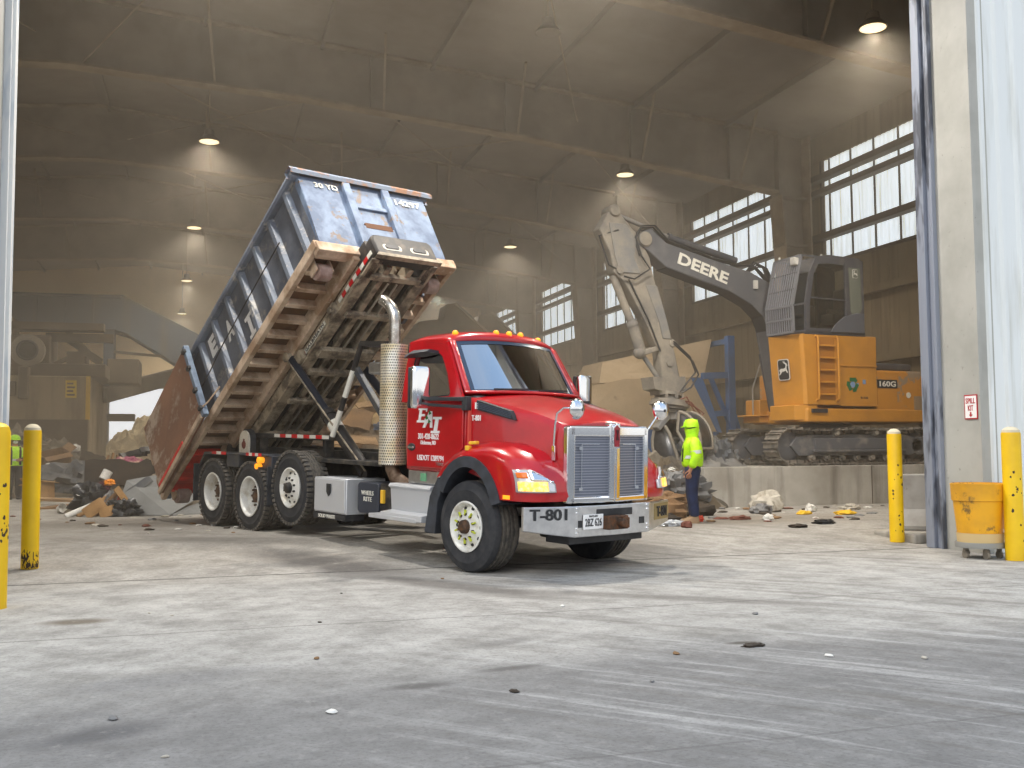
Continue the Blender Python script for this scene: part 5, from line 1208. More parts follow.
# two open shells: one shows its hollow to the camera side, the other stands behind the worker
ax_s = V(-.50, -.80, 0).normalized(); ay_s = V(0, 0, 1).cross(ax_s)
for s, off, a0_, a1_, w_, DC in ((-1, -.02, -8, 140, .60, V(-.42, 0, -.12)), (1, .1, 80, 172, .32, V(.10, -.42, -.14))):
    def sp(a, w, r): return GC+DC+ax_s*(off+s*r*math.sin(a)*.9)+ay_s*w+V(0, 0, .05-r*math.cos(a)*1.12+.06)
    b = E(); n = 14; A_ = [rad(a0_+(a1_-a0_)*i/n) for i in range(n+1)]
    b.grid(lambda i, j: sp(A_[int(round(i*n))], -w_+2*w_*j, .62), n, 4)
    for w in (-w_, w_): b.add([sp(a, w, .62) for a in A_]+[sp(A_[-1], w, .25), sp(A_[0], w, .25)], [tuple(range(n+3))])
    sh = b.build('grapple_shell', M_shell, gr, smooth=30, solid=.03)
    b = E()
    for w in (-w_, w_): b.tube([sp(a, w, .63) for a in A_], .04, 6); b.tube([sp(A_[0], w, .62), sp(A_[0], w, .25), sp(A_[-1], w, .25), sp(A_[-1], w, .62)], .04, 6)
    b.tube([sp(A_[0], -w_+.2*w_*k, .62) for k in range(11)], .035, 6); b.tube([sp(A_[-1], -w_+.2*w_*k, .62) for k in range(11)], .035, 6)
    b.build('shell_rim', M_shellrim, sh, smooth=40)
b = E()
for q in (-.1, 0, .12): b.tube([(4.3, BV-.3, 1.5), (4.05+q, BV-.42, 1.45+q), (3.8+q, BV-.4, 1.2), (3.95, BV-.3, .95)], .02, 6)
b.build('grapple_hoses', mat('red_brown_hose', srgb(120, 72, 58), .6), gr)
# ================================================================ SMALL FIXTURES
M_yb = mat('bollard_yellow', srgb(238, 196, 16), .5, 0, srgb(222, 178, 20), 1.5, c3=srgb(70, 58, 34), scale3=7, am3=(.70, .72))
M_capc = mat('dusty_bollard_cap', srgb(208, 198, 172), .9)
def bollard(x, y, h, r, label, dirt):
    z0 = floor_z(y)
    t = thing('bollard', label, 'bollard', (x, y, z0), group='yellow safety bollards')
    b = MB(); b.lathe([(r, 0), (r, h-.07), (r*.96, h-.05)], (0, 0, 0), (0, 0, 1), 32, True); p = b.build('post', M_yb, t)
    b = MB(); b.lathe([(r*.97, h-.07), (r*.9, h-.02), (r*.6, h+.012), (r*.25, h+.025), (.001, h+.027)], (0, 0, 0), (0, 0, 1), 32); b.build('concrete_cap', M_capc if dirt != 'y' else M_yb, t)
    if dirt:
        b = MB(); rnd = random.Random(int(x*100))
        for k in range(20):
            a0 = -2.4+rnd.random()*1.9 if dirt == 'base' else -2.6+2.6*rnd.random(); zc = (rnd.random()**2)*.16+.03 if dirt == 'base' else .15+rnd.random()*(h-.4)*.8
            s_ = .02+.03*rnd.random() if dirt == 'base' else .006+.014*rnd.random(); q = []
            for i in range(7):
                t_ = 2*PI*i/7; k_ = s_*(.6+.6*rnd.random()); a_ = a0+k_*math.cos(t_)/r*1.2; q.append((r*1.006*math.cos(a_), r*1.006*math.sin(a_), max(.004, zc+k_*1.5*math.sin(t_))))
            b.add(q, [tuple(range(7))])
        b.build('paint_chips', mat('chipped_paint', srgb(66, 52, 40), .8) if 'chipped_paint' not in MATS else MATS['chipped_paint'], p, smooth=0)['kind'] = 'stuff'
    return t
bollard(-1.84, 10.68, 1.72, .118, 'yellow bollard cut by the left edge, closest to the photographer', 'y')
bollard(-1.93, 13.45, 1.70, .100, 'yellow bollard with white cap and scraped dark base inside the left door jamb', 'base')
bollard(9.97, 13.0, 1.66, .105, 'scuffed yellow bollard beside the concrete barrier in front of the excavator tracks', 'chips')
bollard(9.98, 10.70, 1.68, .118, 'bright yellow bollard standing outside, right of the yellow spill bin', 'chips')
# kerb and jersey barrier inside the right jamb
b = MB(); b.box(10.1, 12.0, 12.78, 13.75, 0, .17); tag(b.build('concrete_kerb', M_concrete, smooth=0, bevel=.04), 'low concrete kerb at the foot of the right bollard inside the door', 'kerb')
t = thing('concrete_barrier', 'short concrete barrier with yellow painted end behind the right door jamb', 'barrier', (10.85, 13.45, .17), rad(-33))
b = MB(); pr = [(-.3, 0), (.3, 0), (.3, .07), (.15, .32), (.1, .86), (-.1, .86), (-.15, .32), (-.3, .07)]
b.extrude([(-.45, y, z) for y, z in pr], (.9, 0, 0)); b.build('barrier_body', mat('pale_scuffed_concrete', srgb(176, 174, 170), .85, 0, srgb(150, 146, 140), 2, c3=srgb(84, 80, 76), scale3=5, am3=(.66, .7)), t, smooth=0, bevel=.02)
b = MB(); b.extrude([(-.47, y*1.01, z*1.005+.002) for y, z in pr], (.08, 0, 0)); b.build('yellow_end', M_yb, t, smooth=0, bevel=.02)
# spill sign on the jamb, spill bin on castors
t = thing('spill_sign', 'white SPILL KIT sign with red border and arrow on the door jamb', 'sign', (XR-.006, 11.63, 2.0))
M_sred = mat('sign_red', srgb(176, 34, 44), .5)
b = MB(); b.box(-.006, 0, -.125, .125, -.17, .17); b.build('sign_border', M_sred, t)
b = MB(); b.box(-.009, -.004, -.108, .108, -.153, .153); b.build('sign_face', M_redwhite, t)
lettering('sign_lettering', 'SPILL', (-.011, 0, .085), (0, -1, 0), (0, 0, 1), .18, .075, M_sred, t, depth=.002, bold=.01); lettering('sign_lettering', 'KIT', (-.011, 0, -.015), (0, -1, 0), (0, 0, 1), .10, .075, M_sred, t, depth=.002, bold=.01)
b = MB(); b.extrude([(-.009, y, z) for y, z in ((0, -.14), (.035, -.105), (.013, -.105), (.013, -.07), (-.013, -.07), (-.013, -.105), (-.035, -.105))], (-.004, 0, 0)); b.build('sign_arrow', M_sred, t, smooth=0)
M_bin = mat('grimy_yellow_plastic', srgb(232, 170, 30), .5, 0, srgb(206, 150, 44), 2, c3=srgb(130, 100, 50), scale3=5, am3=(.58, .66))
t = thing('spill_bin', 'grimy yellow spill kit drum on a castor dolly by the door jamb', 'bin', (9.80, 11.1, 0))
b = MB(); b.lathe([(.27, .20), (.285, .5), (.30, .74), (.335, .75), (.345, .95), (.35, .97), (.33, .975), (.32, .76), (.27, .24), (.001, .22)], (0, 0, 0), (0, 0, 1), 36); b.build('drum', M_bin, t)
b = MB(); b.lathe([(.276, .20), (.286, .32), (.29, .33), (.28, .19)], (0, 0, 0), (0, 0, 1), 36); b.build('dust_band', mat('bin_dust', srgb(206, 180, 130), .9), t)
b = MB(); b.lathe([(.001, .14), (.31, .14), (.315, .16), (.31, .21), (.001, .21)], (0, 0, 0), (0, 0, 1), 32); dl = b.build('dolly', mat('grey_dolly', srgb(142, 142, 138), .6), t)
for k in range(5):
    a = rad(30+72*k); c = V(.22*math.cos(a), .22*math.sin(a), .05)
    b = MB(); b.cyl(c+V(-.018, 0, 0), c+V(.018, 0, 0), .05, n=16); b.box(c.x-.025, c.x+.025, c.y-.02, c.y+.02, .09, .14); b.build('castor', MATS['dusty_shell_rim'], dl)

# ================================================================ HALL EQUIPMENT
M_blue = mat('hopper_blue', srgb(42, 96, 160), .6, 0, srgb(52, 92, 140), 1.5, c3=srgb(120, 116, 104), scale3=4, am3=(.66, .72))
M_tan = mat('dust_covered_tan_plate', srgb(176, 156, 128), .9, 0, srgb(160, 140, 112), .8, c3=srgb(140, 122, 98), scale3=3)
t = thing('feed_hopper', 'blue steel feed hopper with dust covered tan flared sides behind the grapple', 'hopper', (0, 0, 0))
b = MB(); lo = [(10.2, 29.2, .9), (15.6, 28.9, .9), (15.6, 31.9, .9), (10.2, 31.9, .9)]; bl = [(10.75, 29.0, 2.15), (15.58, 28.9, 2.0), (15.58, 31.9, 2.1), (10.75, 31.9, 2.1)]; to = [(10.8, 29.3, 3.2), (12.6, 29.25, 3.62), (14.9, 29.2, 3.68), (15.3, 31.8, 3.7), (10.9, 31.8, 3.3)]
b.loft([[(x, y, .3) for x, y, z in lo], [(x, y, z) for x, y, z in bl]]); hb = b.build('hopper_base', M_blue, t, smooth=0, bevel=.03)
b = MB(); b.extrude([(10.75, 28.97, 2.15), (15.57, 28.88, 1.98), (14.88, 29.2, 3.68), (12.58, 29.25, 3.64), (10.82, 29.3, 3.22)], (0, .08, 0)); b.build('lower_apron', M_tan, t, smooth=0, bevel=.01)
b = MB(); b.extrude([(15.57, 28.87, 1.98), (15.75, 28.88, 1.95), (15.25, 29.15, 3.7), (14.86, 29.18, 3.68)], (0, .1, 0)); b.box(15.2, 15.7, 29.0, 31.8, 1.9, 2.1); b.build('blue_corner', M_blue, t, smooth=0)
b = MB(); b.extrude([(11.85, 29.35, 3.5), (15.3, 29.25, 3.74), (16.05, 30.1, 5.05), (12.28, 30.1, 4.24)], (.0, .08, -.02)); b.build('upper_flare', M_tan, t, smooth=0, bevel=.01)
b = MB(); b.extrude([(15.3, 29.25, 3.74), (16.05, 30.1, 5.05), (16.0, 31.8, 5.05), (15.3, 31.8, 3.74)], (.05, 0, 0)); b.extrude([(11.85, 29.35, 3.5), (12.28, 30.1, 4.24), (12.28, 31.8, 4.24), (11.85, 31.8, 3.5)], (-.05, 0, 0)); b.extrude([(11.85, 31.8, 3.5), (15.3, 31.8, 3.74), (16.0, 31.9, 5.05), (12.28, 31.9, 4.24)], (0, .06, 0)); b.build('side_flare', M_tan, t, smooth=0)
for x, y in ((16.2, 29.1), (16.2, 31.6)):
    b = MB(); b.box(x-.12, x+.12, y-.12, y+.12, 1.03, 5.05); b.build('post', M_blue, t, bevel=.01)
b = MB(); b.bar((16.2, 29.1, 2.1), (15.5, 29.1, 3.7), .12, .12); b.bar((16.2, 29.1, 3.8), (15.2, 29.1, 3.75), .16, .2); b.bar((16.2, 29.1, 2.6), (15.6, 29.1, 2.55), .14, .18); b.bar((16.3, 29.1, 2.6), (16.8, 29.1, 1.03), .1, .1); b.bar((16.2, 29.1, 4.9), (16.2, 31.6, 4.9), .12, .16); b.build('brace', M_blue, t)
b = MB()
for x, z in ((13.9, 3.0), (14.3, 2.45)): b.box(x-.2, x+.2, 28.98, 29.0+.1, z-.06, z+.06)
b.build('warning_sticker', mat('faded_yellow_sticker', srgb(190, 160, 60), .7), t)
# block house with machinery on top, far left
t = thing('concrete_block_house', 'tan concrete block enclosure with dark lower band and yellow corner stripe, far left', 'enclosure', (0, 0, 0))
b = MB(); b.box(-13, -3.68, 38, 44.8, .19, 4.1); b.build('block_wall', dusty('tan_dusty_concrete', srgb(152, 136, 108), srgb(132, 116, 92), .7, stain=srgb(110, 96, 76)), t, smooth=0, bevel=.03)
b = MB(); b.box(-13, -3.72, 37.96, 38.02, .19, 2.6); b.build('dark_band', M_darkband, t)
b = MB(); b.box(-3.80, -3.66, 37.95, 38.02, 2.6, 4.1); b.build('yellow_stripe', mat('dull_yellow_stripe', srgb(196, 158, 40), .7), t)
b = MB(); b.box(-4.45, -4.1, 37.95, 38.0, 3.35, 3.95); yl = b.build('notice_board', mat('dull_yellow_notice', srgb(206, 176, 50), .7), t)
b = MB()
for k in range(4): b.box(-4.40, -4.15-.05*(k % 2), 37.94, 37.95, 3.42+.13*k, 3.48+.13*k)
b.build('notice_lines', M_darkband, yl)
M_mach = dusty('dust_brown_machine', srgb(112, 100, 84), srgb(88, 80, 70), 1.)
M_conv = dusty('blue_grey_trough', srgb(86, 96, 106), srgb(76, 84, 94), .5, stain=srgb(100, 96, 90))
t = thing('sorting_machine', 'dark steel sorting machine with a round drum port standing on the concrete block enclosure', 'machine', (0, 0, 0))
b = MB(); b.box(-12, -3.2, 38.2, 43.5, 4.1, 4.55); b.build('bed_frame', M_mach, t, bevel=.03)
b = MB(); b.box(-6.5, -5.0, 38.4, 40.2, 4.55, 5.55); b.box(-9, -6.4, 38.4, 41, 4.55, 6.3); b.build('drive_housing', M_mach, t, bevel=.05)
b = MB(); b.lathe([(.52, -.2), (.52, -.3), (.36, -.34), (.34, -.05), (.001, -.05)], (-5.70, 38.4, 4.98), (0, -1, 0), 28); b.lathe([(.55, .0), (.55, .28), (.36, .32), (.33, .1), (.001, .08)], (-5.70, 38.4, 4.98), (0, -1, 0), 28); b.build('drum_port', M_beam, t)
b = MB(); b.lathe([(.36, .3), (.3, .34), (.28, .2), (.001, .18)], (-5.70, 38.4, 4.98), (0, -1, 0), 24); b.build('port_throat', MATS['black_plastic'], t)
b = MB(); b.bar((-4.9, 38.6, 4.55), (-4.0, 38.6, 5.0), .15, .15); b.bar((-3.4, 38.6, 4.55), (-4.1, 38.6, 5.1), .15, .15); b.box(-4.5, -3.9, 38.5, 40, 4.55, 5.0); b.bar((-4.75, 39, 5.6), (-3.4, 39, 4.7), .18, .2); b.box(-5.2, -3.0, 38.6, 38.9, 5.35, 5.65); b.box(-6.6, -3.3, 38.4, 39, 5.75, 6.0); b.build('frame_bracing', M_mach, t)
b = MB(); b.box(-3.3, -2.2, 40, 42, 4.0, 4.9); b.build('outfeed_box', M_mach, t, bevel=.03)
b = MB(); b.box(-5.9, -5.6, 37.7, 38.2, 3.3, 4.4); b.build('drop_chute', M_mach, t, bevel=.03)
b = MB(); b.box(-6.3, -6.0, 37.9, 38.1, 3.4, 3.9); b.build('control_box', M_mach, t, bevel=.03)
t = thing('conveyor_trough', 'long blue grey overhead conveyor trough that bends downwards, above the sorting machine', 'conveyor', (0, 42, 0))
tp = [(-14, 7.45), (-2.97, 7.56), (2.9, 4.55), (2.2, 3.3), (-1.09, 4.99), (-2.75, 6.06), (-3.4, 6.26), (-14, 6.2)]
b = MB(); b.extrude([(x, 0, z) for x, z in tp], (0, .12, 0)); b.extrude([(x, 1.8, z) for x, z in tp], (0, .12, 0)); ct = b.build('trough_side', M_conv, t, smooth=0)
b = MB()
for (x0, z0), (x1, z1) in (((-14, 6.5), (-3.3, 6.5)), ((-3.3, 6.5), (2.6, 3.5))): b.extrude([(x0, .1, z0), (x1, .1, z1), (x1, .1, z1+.08), (x0, .1, z0+.08)], (0, 1.75, 0))
b.build('belt', M_mach, t, smooth=0)
b = MB()
for x in range(-13, -3): b.box(x-.03, x+.03, -.06, 0, 6.25, 7.5)
b.box(-14, -3.0, -.1, 0, 7.42, 7.52); b.box(-14, -3.2, -.1, 0, 6.2, 6.32); b.build('trough_stiffener', M_conv, ct)
for x in (-3.45, -9.5): b = MB(); b.box(x-.18, x+.18, .3, 1.5, 4.1, 6.3); b.build('trestle_leg', M_conv, t)
b = MB(); b.bar((-5.0, .5, 6.2), (-3.5, .5, 4.6), .2, .2); b.bar((-3.4, .5, 5.4), (-.9, .5, 5.2), .06, .1); b.build('trestle_brace', M_mach, t)
t = thing('transfer_chute', 'thick grey duct running right from the concrete enclosure towards the bright back opening', 'duct', (0, 0, 0))
b = MB(); b.bar((-3.7, 43, 3.7), (.6, 46, 5.2), .6, .62); b.build('duct_body', M_mach, t, bevel=.03)
b = MB(); b.box(-3.7, -2.6, 44.85, 45.4, 2.75, 3.05); tag(b.build('wall_bracket', M_mach), 'short grey beam stub sticking out of the enclosure below the duct', 'beam')
# dark conveyors far behind the cab roof
t = thing('inclined_conveyor', 'dark dusty conveyor with slanted chutes far behind the truck cab roof', 'conveyor', (0, 46, 0))
for pts, nm in (([(10.6, 6.6), (10.9, 8.25), (11.35, 8.32), (13.3, 6.6)], 'front_chute'), ([(12.7, 7.2), (12.9, 8.0), (13.5, 8.15), (15.2, 6.6), (13.6, 6.6)], 'rear_chute'), ([(8.7, 6.6), (9.0, 7.05), (9.5, 7.1), (9.6, 7.4), (10.2, 7.5), (10.8, 7.55), (10.8, 6.6)], 'drive_station')):
    b = MB(); b.extrude([(x, 0 if nm != 'rear_chute' else 1.6, z) for x, z in pts], (0, 1.4, 0)); b.build(nm, M_mach, t, smooth=0, bevel=.03)
b = MB(); b.box(8.6, 15.4, .2, 2.4, 5.9, 6.6); b.build('conveyor_bed', M_mach, t, bevel=.03)
for x in (9.2, 12.1, 15.0): b = MB(); b.box(x-.14, x+.14, .3, 2.2, .19, 5.9); b.build('support_leg', M_mach, t)
b = MB(); b.bar((11.3, -.05, 8.3), (13.3, -.05, 6.62), .1, .1); b.bar((13.5, 1.5, 8.15), (15.2, 1.5, 6.62), .1, .1); b.build('chute_lip', M_beamlip, t)

# ---- high bay lamps on drop rods
M_lens = emat('lamp_lens', (1, .76, .42, 1), 2.0, (1, 1, 1, 1))
M_lampb = mat('lamp_body', srgb(120, 110, 96), .6)
LAMPP = 1.0
def lamp(x, y, z, label, lit=True, grp='round high bay lamps under the roof', rod=True):
    t = thing('high_bay_lamp', label, 'lamp', (x, y, z), group=grp)
    b = MB(); b.lathe([(.05, .34), (.12, .30), (.14, .16), (.26, .05), (.28, 0), (.25, 0), (.22, .04), (.001, .05)], (0, 0, 0), (0, 0, 1), 24); b.build('housing', M_lampb, t)
    b = MB(); b.lathe([(.245, -.002), (.12, -.016), (.001, -.022)], (0, 0, 0), (0, 0, 1), 20); b.build('lens', M_lens if lit else MATS['lamp_body'], t)
    if rod: b = MB(); b.cyl((0, 0, .3), (0, 0, roof_z(x)-z-.004), .018, n=8); b.build('drop_rod', M_beamlip, t)
    if lit:
        d = bpy.data.lights.new('lamp', 'SPOT'); d.energy = 1900*LAMPP; d.color = (1, .89, .74); d.shadow_soft_size = .2; d.spot_size = rad(150); d.spot_blend = .6
        o = bpy.data.objects.new('lamp_or_fill_light', d); COL.objects.link(o); o.parent = t; o.location = (0, 0, -.06)
LA = [(.13, 27.2, 'lit high bay lamp on a rod, nearest and brightest of the left row'), (-.3, 38.0, 'lit high bay lamp second in the left row, below the brightest one'), (-.7, 50.0, 'small lit lamp third in the left row, under the second'), (-1.1, 62.0, 'tiny lit lamp farthest down the left row, just above the blue grey conveyor'),
      (12.28, 16.26, 'lit high bay lamp at top right beside the door jamb'), (11.86, 27.27, 'lit high bay lamp above the excavator boom'), (11.7, 38.36, 'lit high bay lamp above the truck windscreen, farthest of the right row')]
for x, y, l in LA: lamp(x, y, 9.5, l)
lamp(.5, 17.2, 9.9, 'unlit pendant at the top edge left of centre', False)
lamp(6.9, 19.8, 10.2, 'unlit small pendant under the roof above the boom tip', False)
# unseen fill lights without fixtures, added to brighten the hall
for x, y in ((.3, 15.6), (6.2, 15.2), (-12, 16), (-12, 27), (-12, 38), (-12, 50), (11.5, 50)):
    d = bpy.data.lights.new('lamp', 'SPOT'); d.energy = (3600 if y < 15.9 else 1900)*LAMPP; d.color = (1, .93, .83); d.shadow_soft_size = .3; d.spot_size = rad(150); d.spot_blend = .6
    o = bpy.data.objects.new('lamp_or_fill_light', d); COL.objects.link(o); o.location = (x, y, 9.2 if y > 15.9 else 10.6)
# ================================================================ PEOPLE
M_skin = mat('skin', srgb(168, 118, 92), .6)
M_hivis = mat('hi_vis_lime', srgb(196, 250, 20), .6, 0, srgb(168, 228, 10), 5)
M_navy = mat('navy_work_trousers', srgb(28, 40, 74), .85, 0, srgb(20, 28, 54), 6, bump=.2)
M_silverb = mat('silver_reflective_band', srgb(206, 210, 206), .4)
M_tanboot = mat('dusty_tan_boot', srgb(150, 124, 96), .85)
M_blkcl = mat('black_clothing', srgb(34, 34, 38), .85)
def skin(name, verts, edges, radii, m, parent, root=0, sub=2, oval=None):
    me = bpy.data.meshes.new(name); me.from_pydata(verts, edges, []); me.materials.append(m)
    o = bpy.data.objects.new(name, me); COL.objects.link(o); o.parent = parent
    o.modifiers.new('skin', 'SKIN').use_smooth_shade = True
    for i, r in enumerate(radii):
        d = me.skin_vertices[0].data[i]; d.radius = r if isinstance(r, tuple) else (r, r); d.use_root = (i == root)
    s = o.modifiers.new('smooth', 'SUBSURF'); s.levels = sub; s.render_levels = sub
    return o
def chain(pts): return [(i, i+1) for i in range(len(pts)-1)]
class Sk:
    def __init__(s): s.v = []; s.e = []; s.r = []
    def line(s, pts, rs, start=None):
        prev = start
        for p, r in zip(pts, rs):
            s.v.append(tuple(p)); s.r.append(r); i = len(s.v)-1
            if prev is not None: s.e.append((prev, i))
            prev = i
        return prev
    def build(s, name, m, par, root=0, sub=2): return skin(name, s.v, s.e, s.r, m, par, root, sub)
def hand(S, wrist_i, w, d, thumb, back, curl=.5):
    """palm and five fingers of unequal length growing from wrist w along d"""
    w = V(*w); d = V(*d).normalized(); th = V(*thumb).normalized(); bk = V(*back).normalized()
    pm = S.line([w+d*.045, w+d*.085], [(.03, .02), (.032, .019)], wrist_i)
    for k, (o, l) in enumerate(((.030, .070), (.010, .080), (-.010, .074), (-.030, .058))):
        p0 = w+d*.095+th*o; c = -bk
        p1 = p0+d*(l*.42); p2 = p1+(d*math.cos(curl)+c*math.sin(curl))*(l*.34); p3 = p2+(d*math.cos(curl*2)+c*math.sin(curl*2))*(l*.30)
        S.line([p0, p1, p2, p3], [.0095, .0090, .0085, .0075], pm)
    b0 = w+d*.03+th*.03
    S.line([b0, b0+d*.03+th*.022-bk*.008, b0+d*.062+th*.03-bk*.018], [.012, .0105, .009], pm-1)
def person(label, loc, rz, kind):
    t = thing('person', label, 'person', loc, rz)       # faces +x, left is +y
    t.scale = (1.12, 1.14, .985)
    S = Sk()
    pel = S.line([(0, 0, .93)], [(.13, .10)]); 
    ch = S.line([(0, 0, 1.08), (.0, 0, 1.25), (-.01, 0, 1.38)], [(.105, .13), (.12, .15), (.09, .13)], pel)
    nk = S.line([(0, 0, 1.47), (.015, 0, 1.53)], [.056, .054], ch)
    S.line([(.025, 0, 1.585), (.02, 0, 1.65), (.015, 0, 1.70)], [(.072, .066), (.088, .075), (.07, .06)], nk)
    arms = []
    for sg in (1, -1):
        k = S.line([(-.01, sg*.17, 1.41)], [.06], ch)
        if kind == 'hang' or sg < 0:
            el, wr, dd = (-.045, sg*.245, 1.14), (.05, sg*.235, .915), (.22, -.08*sg, -1)
        else:
            el, wr, dd = (.06, sg*.25, 1.16), (.27, sg*.10, 1.08), (.8, -.6, 0)
        e = S.line([(-.02, sg*.215, 1.32), el, tuple((V(*el)+V(*wr))/2), wr], [.050, .042, .036, .028], k)
        hand(S, e, wr, dd, (1, 0, .2) if dd[2] < 0 else (0, 0, 1), (0, sg, 0), .55)
        arms.append((el, wr))
    for sg in (1, -1):
        h = S.line([(0, sg*.085, .86)], [.09], pel)
        S.line([(.012, sg*.092, .66), (.02, sg*.095, .49), (-.005, sg*.098, .28), (-.02, sg*.10, .10)], [.078, .058, .05, .038], h)
    body = S.build('body', M_skin, t)
    # face: nose, brow, ears as parts of the head
    b = MB()
    b.loft([[(.098, -.016, 1.60), (.098, .016, 1.60), (.112, 0, 1.595)], [(.096, -.008, 1.645), (.096, .008, 1.645), (.099, 0, 1.648)]]); b.ball((.115, 0, 1.602), .013)
    for sg in (1, -1): b.ball((.02, sg*.083, 1.625), .028, .7, .4, 1.1)
    b.build('nose_and_ears', M_skin, t, smooth=60)
    b = MB()
    for sg in (1, -1): b.ball((.09, sg*.032, 1.648), .011, .8, 1.2, .8)
    b.box(.088, .098, -.024, .024, 1.566, 1.573); b.build('eyes_and_mouth', M_blkcl, t, smooth=60)
    # trousers
    S = Sk(); p = S.line([(0, 0, 1.02), (0, 0, .93)], [(.15, .12), (.16, .13)])
    for sg in (1, -1):
        h = S.line([(0, sg*.085, .84)], [.112], p); S.line([(.012, sg*.094, .66), (.02, sg*.096, .49), (-.005, sg*.10, .28), (-.015, sg*.10, .085)], [.10, .088, .08, .074], h)
    S.build('trousers', M_navy if kind == 'hang' else M_blkcl, t)
    # jacket with sleeves
    S = Sk(); p = S.line([(0, 0, .93), (0, 0, 1.02), (0, 0, 1.2), (-.005, 0, 1.36), (0, 0, 1.45)], [(.17, .15), (.175, .16), (.185, .19), (.165, .19), (.11, .10)])
    if kind == 'hang':
        for (el, wr), sg in zip(arms, (1, -1)):
            k = S.line([(-.01, sg*.17, 1.40)], [.085], p-1); w2 = V(*el).lerp(V(*wr), .93)
            S.line([(-.02, sg*.225, 1.30), el, tuple((V(*el)+w2)/2), tuple(w2)], [.095, .085, .075, .065], k)
        jk = S.build('hooded_jacket', M_hivis, t)
        b = MB(); b.lathe([(.178, .0), (.183, .0), (.183, .055), (.178, .055)], (0, 0, 1.10), (0, 0, 1), 28); 
        b.v = [(x*.86+.0, y*1.0, z) for x, y, z in b.v]
        for (el, wr), sg in zip(arms, (1, -1)):
            a_ = V(-.02, sg*.225, 1.30); c_ = V(*el); b.cyl(a_.lerp(c_, .42), a_.lerp(c_, .78), .083, .078, 18, False)
        b.build('reflective_bands', M_silverb, jk, smooth=40)
        b = MB(); b.tube([(.09, .10, 1.43), (.15, .10, 1.25), (.155, .06, 1.05)], .012, 6); b.tube([(-.10, -.1, 1.43), (-.02, -.17, 1.3), (.10, -.165, 1.12), (.14, -.12, 1.0)], .010, 6); b.build('lanyard_strap', M_blkcl, jk)
        b = MB(); b.loft([[(x, y*1.0, z) for x, y in rrect(.0, 0, .105*k, .095*k, .085*k, 4)] for z, k in ((1.42, 1.05), (1.48, .86), (1.54, .98), (1.60, 1.06), (1.64, 1.0))]); b.build('hood', M_hivis, jk, smooth=50)
    else:
        S.build('dark_jacket', M_blkcl, t)
        S2 = Sk()
        for (el, wr), sg in zip(arms, (1, -1)):
            S2 = Sk(); w2 = V(*el).lerp(V(*wr), .93); S2.line([(-.01, sg*.17, 1.40), (-.02, sg*.225, 1.30), el, tuple((V(*el)+w2)/2), tuple(w2)], [.08, .075, .062, .056, .05]); S2.build('sleeve', M_blkcl, t)
        b = MB(); b.loft([[(x*kx, y*ky, z) for x, y in rrect(0, 0, .17, .2, .12, 4)] for z, kx, ky in ((.93, 1.02, .98), (1.1, 1.02, 1.0), (1.28, 1.05, 1.02), (1.40, .95, .95), (1.46, .6, .6))]); vs = b.build('safety_vest', M_hivis, t, smooth=50)
        b = MB(); b.loft([[(x*1.04, y*1.02, z) for x, y in rrect(0, 0, .172, .203, .12, 4)] for z in (1.06, 1.12)]); b.build('reflective_bands', M_silverb, vs)
        b = MB()
        for sg in (1, -1): b.tube([(.175, sg*.10, .95), (.182, sg*.10, 1.15), (.183, sg*.10, 1.32), (.12, sg*.1, 1.44)], .026, 6)
        b.build('dark_straps', M_blkcl, vs)
        b = MB(); b.ball((.085, 0, 1.585), .06, .7, .9, .8); b.build('dust_mask', M_redwhite, t, smooth=60)
    # hard hat
    hm = (1.655 if kind == 'hang' else 1.66)
    b = MB(); b.lathe([(.124, -.015), (.121, .0), (.117, .03), (.106, .075), (.078, .112), (.035, .130), (.001, .133)], (.01, 0, hm), (0, 0, 1), 28); b.loft([[(.10, -.1, hm-.005), (.10, .1, hm-.005), (.10, .1, hm+.012), (.10, -.1, hm+.012)], [(.162, -.06, hm-.02), (.162, .06, hm-.02), (.162, .06, hm-.008), (.162, -.06, hm-.008)]]); b.bar((-.09, 0, hm+.10), (.10, 0, hm+.10), .03, .03)
    hh = b.build('hard_hat', M_hivis, t, smooth=50)
    b = MB(); b.tube([V(.10*math.cos(a)+.005, .104*math.sin(a), hm-.03-.02*math.cos(a)) for a in [2*PI*k/20 for k in range(21)]], .008, 6); b.build('hat_band', M_blkcl, hh)
    for sg in (1, -1):
        b = MB(); b.loft([[(x, sg*.10+y, z) for x, y in rrect(ox, 0, hx, hy, min(hx, hy)*.8, 3)] for z, ox, hx, hy in ((.0, .05, .135, .048), (.03, .05, .135, .05), (.06, .03, .11, .048), (.10, -.01, .062, .05), (.16, -.015, .058, .05))]); b.build('boot', M_tanboot if kind == 'hang' else M_blkcl, t, smooth=50)
    return t
person('worker in lime hooded jacket, lime hard hat and navy trousers standing by the grapple', (8.0, 15.72, .2), rad(158), 'hang')
person('worker in lime safety vest and white dust mask standing behind the left bollards', (-4.86, 30.8, .2), rad(-72), 'vest')
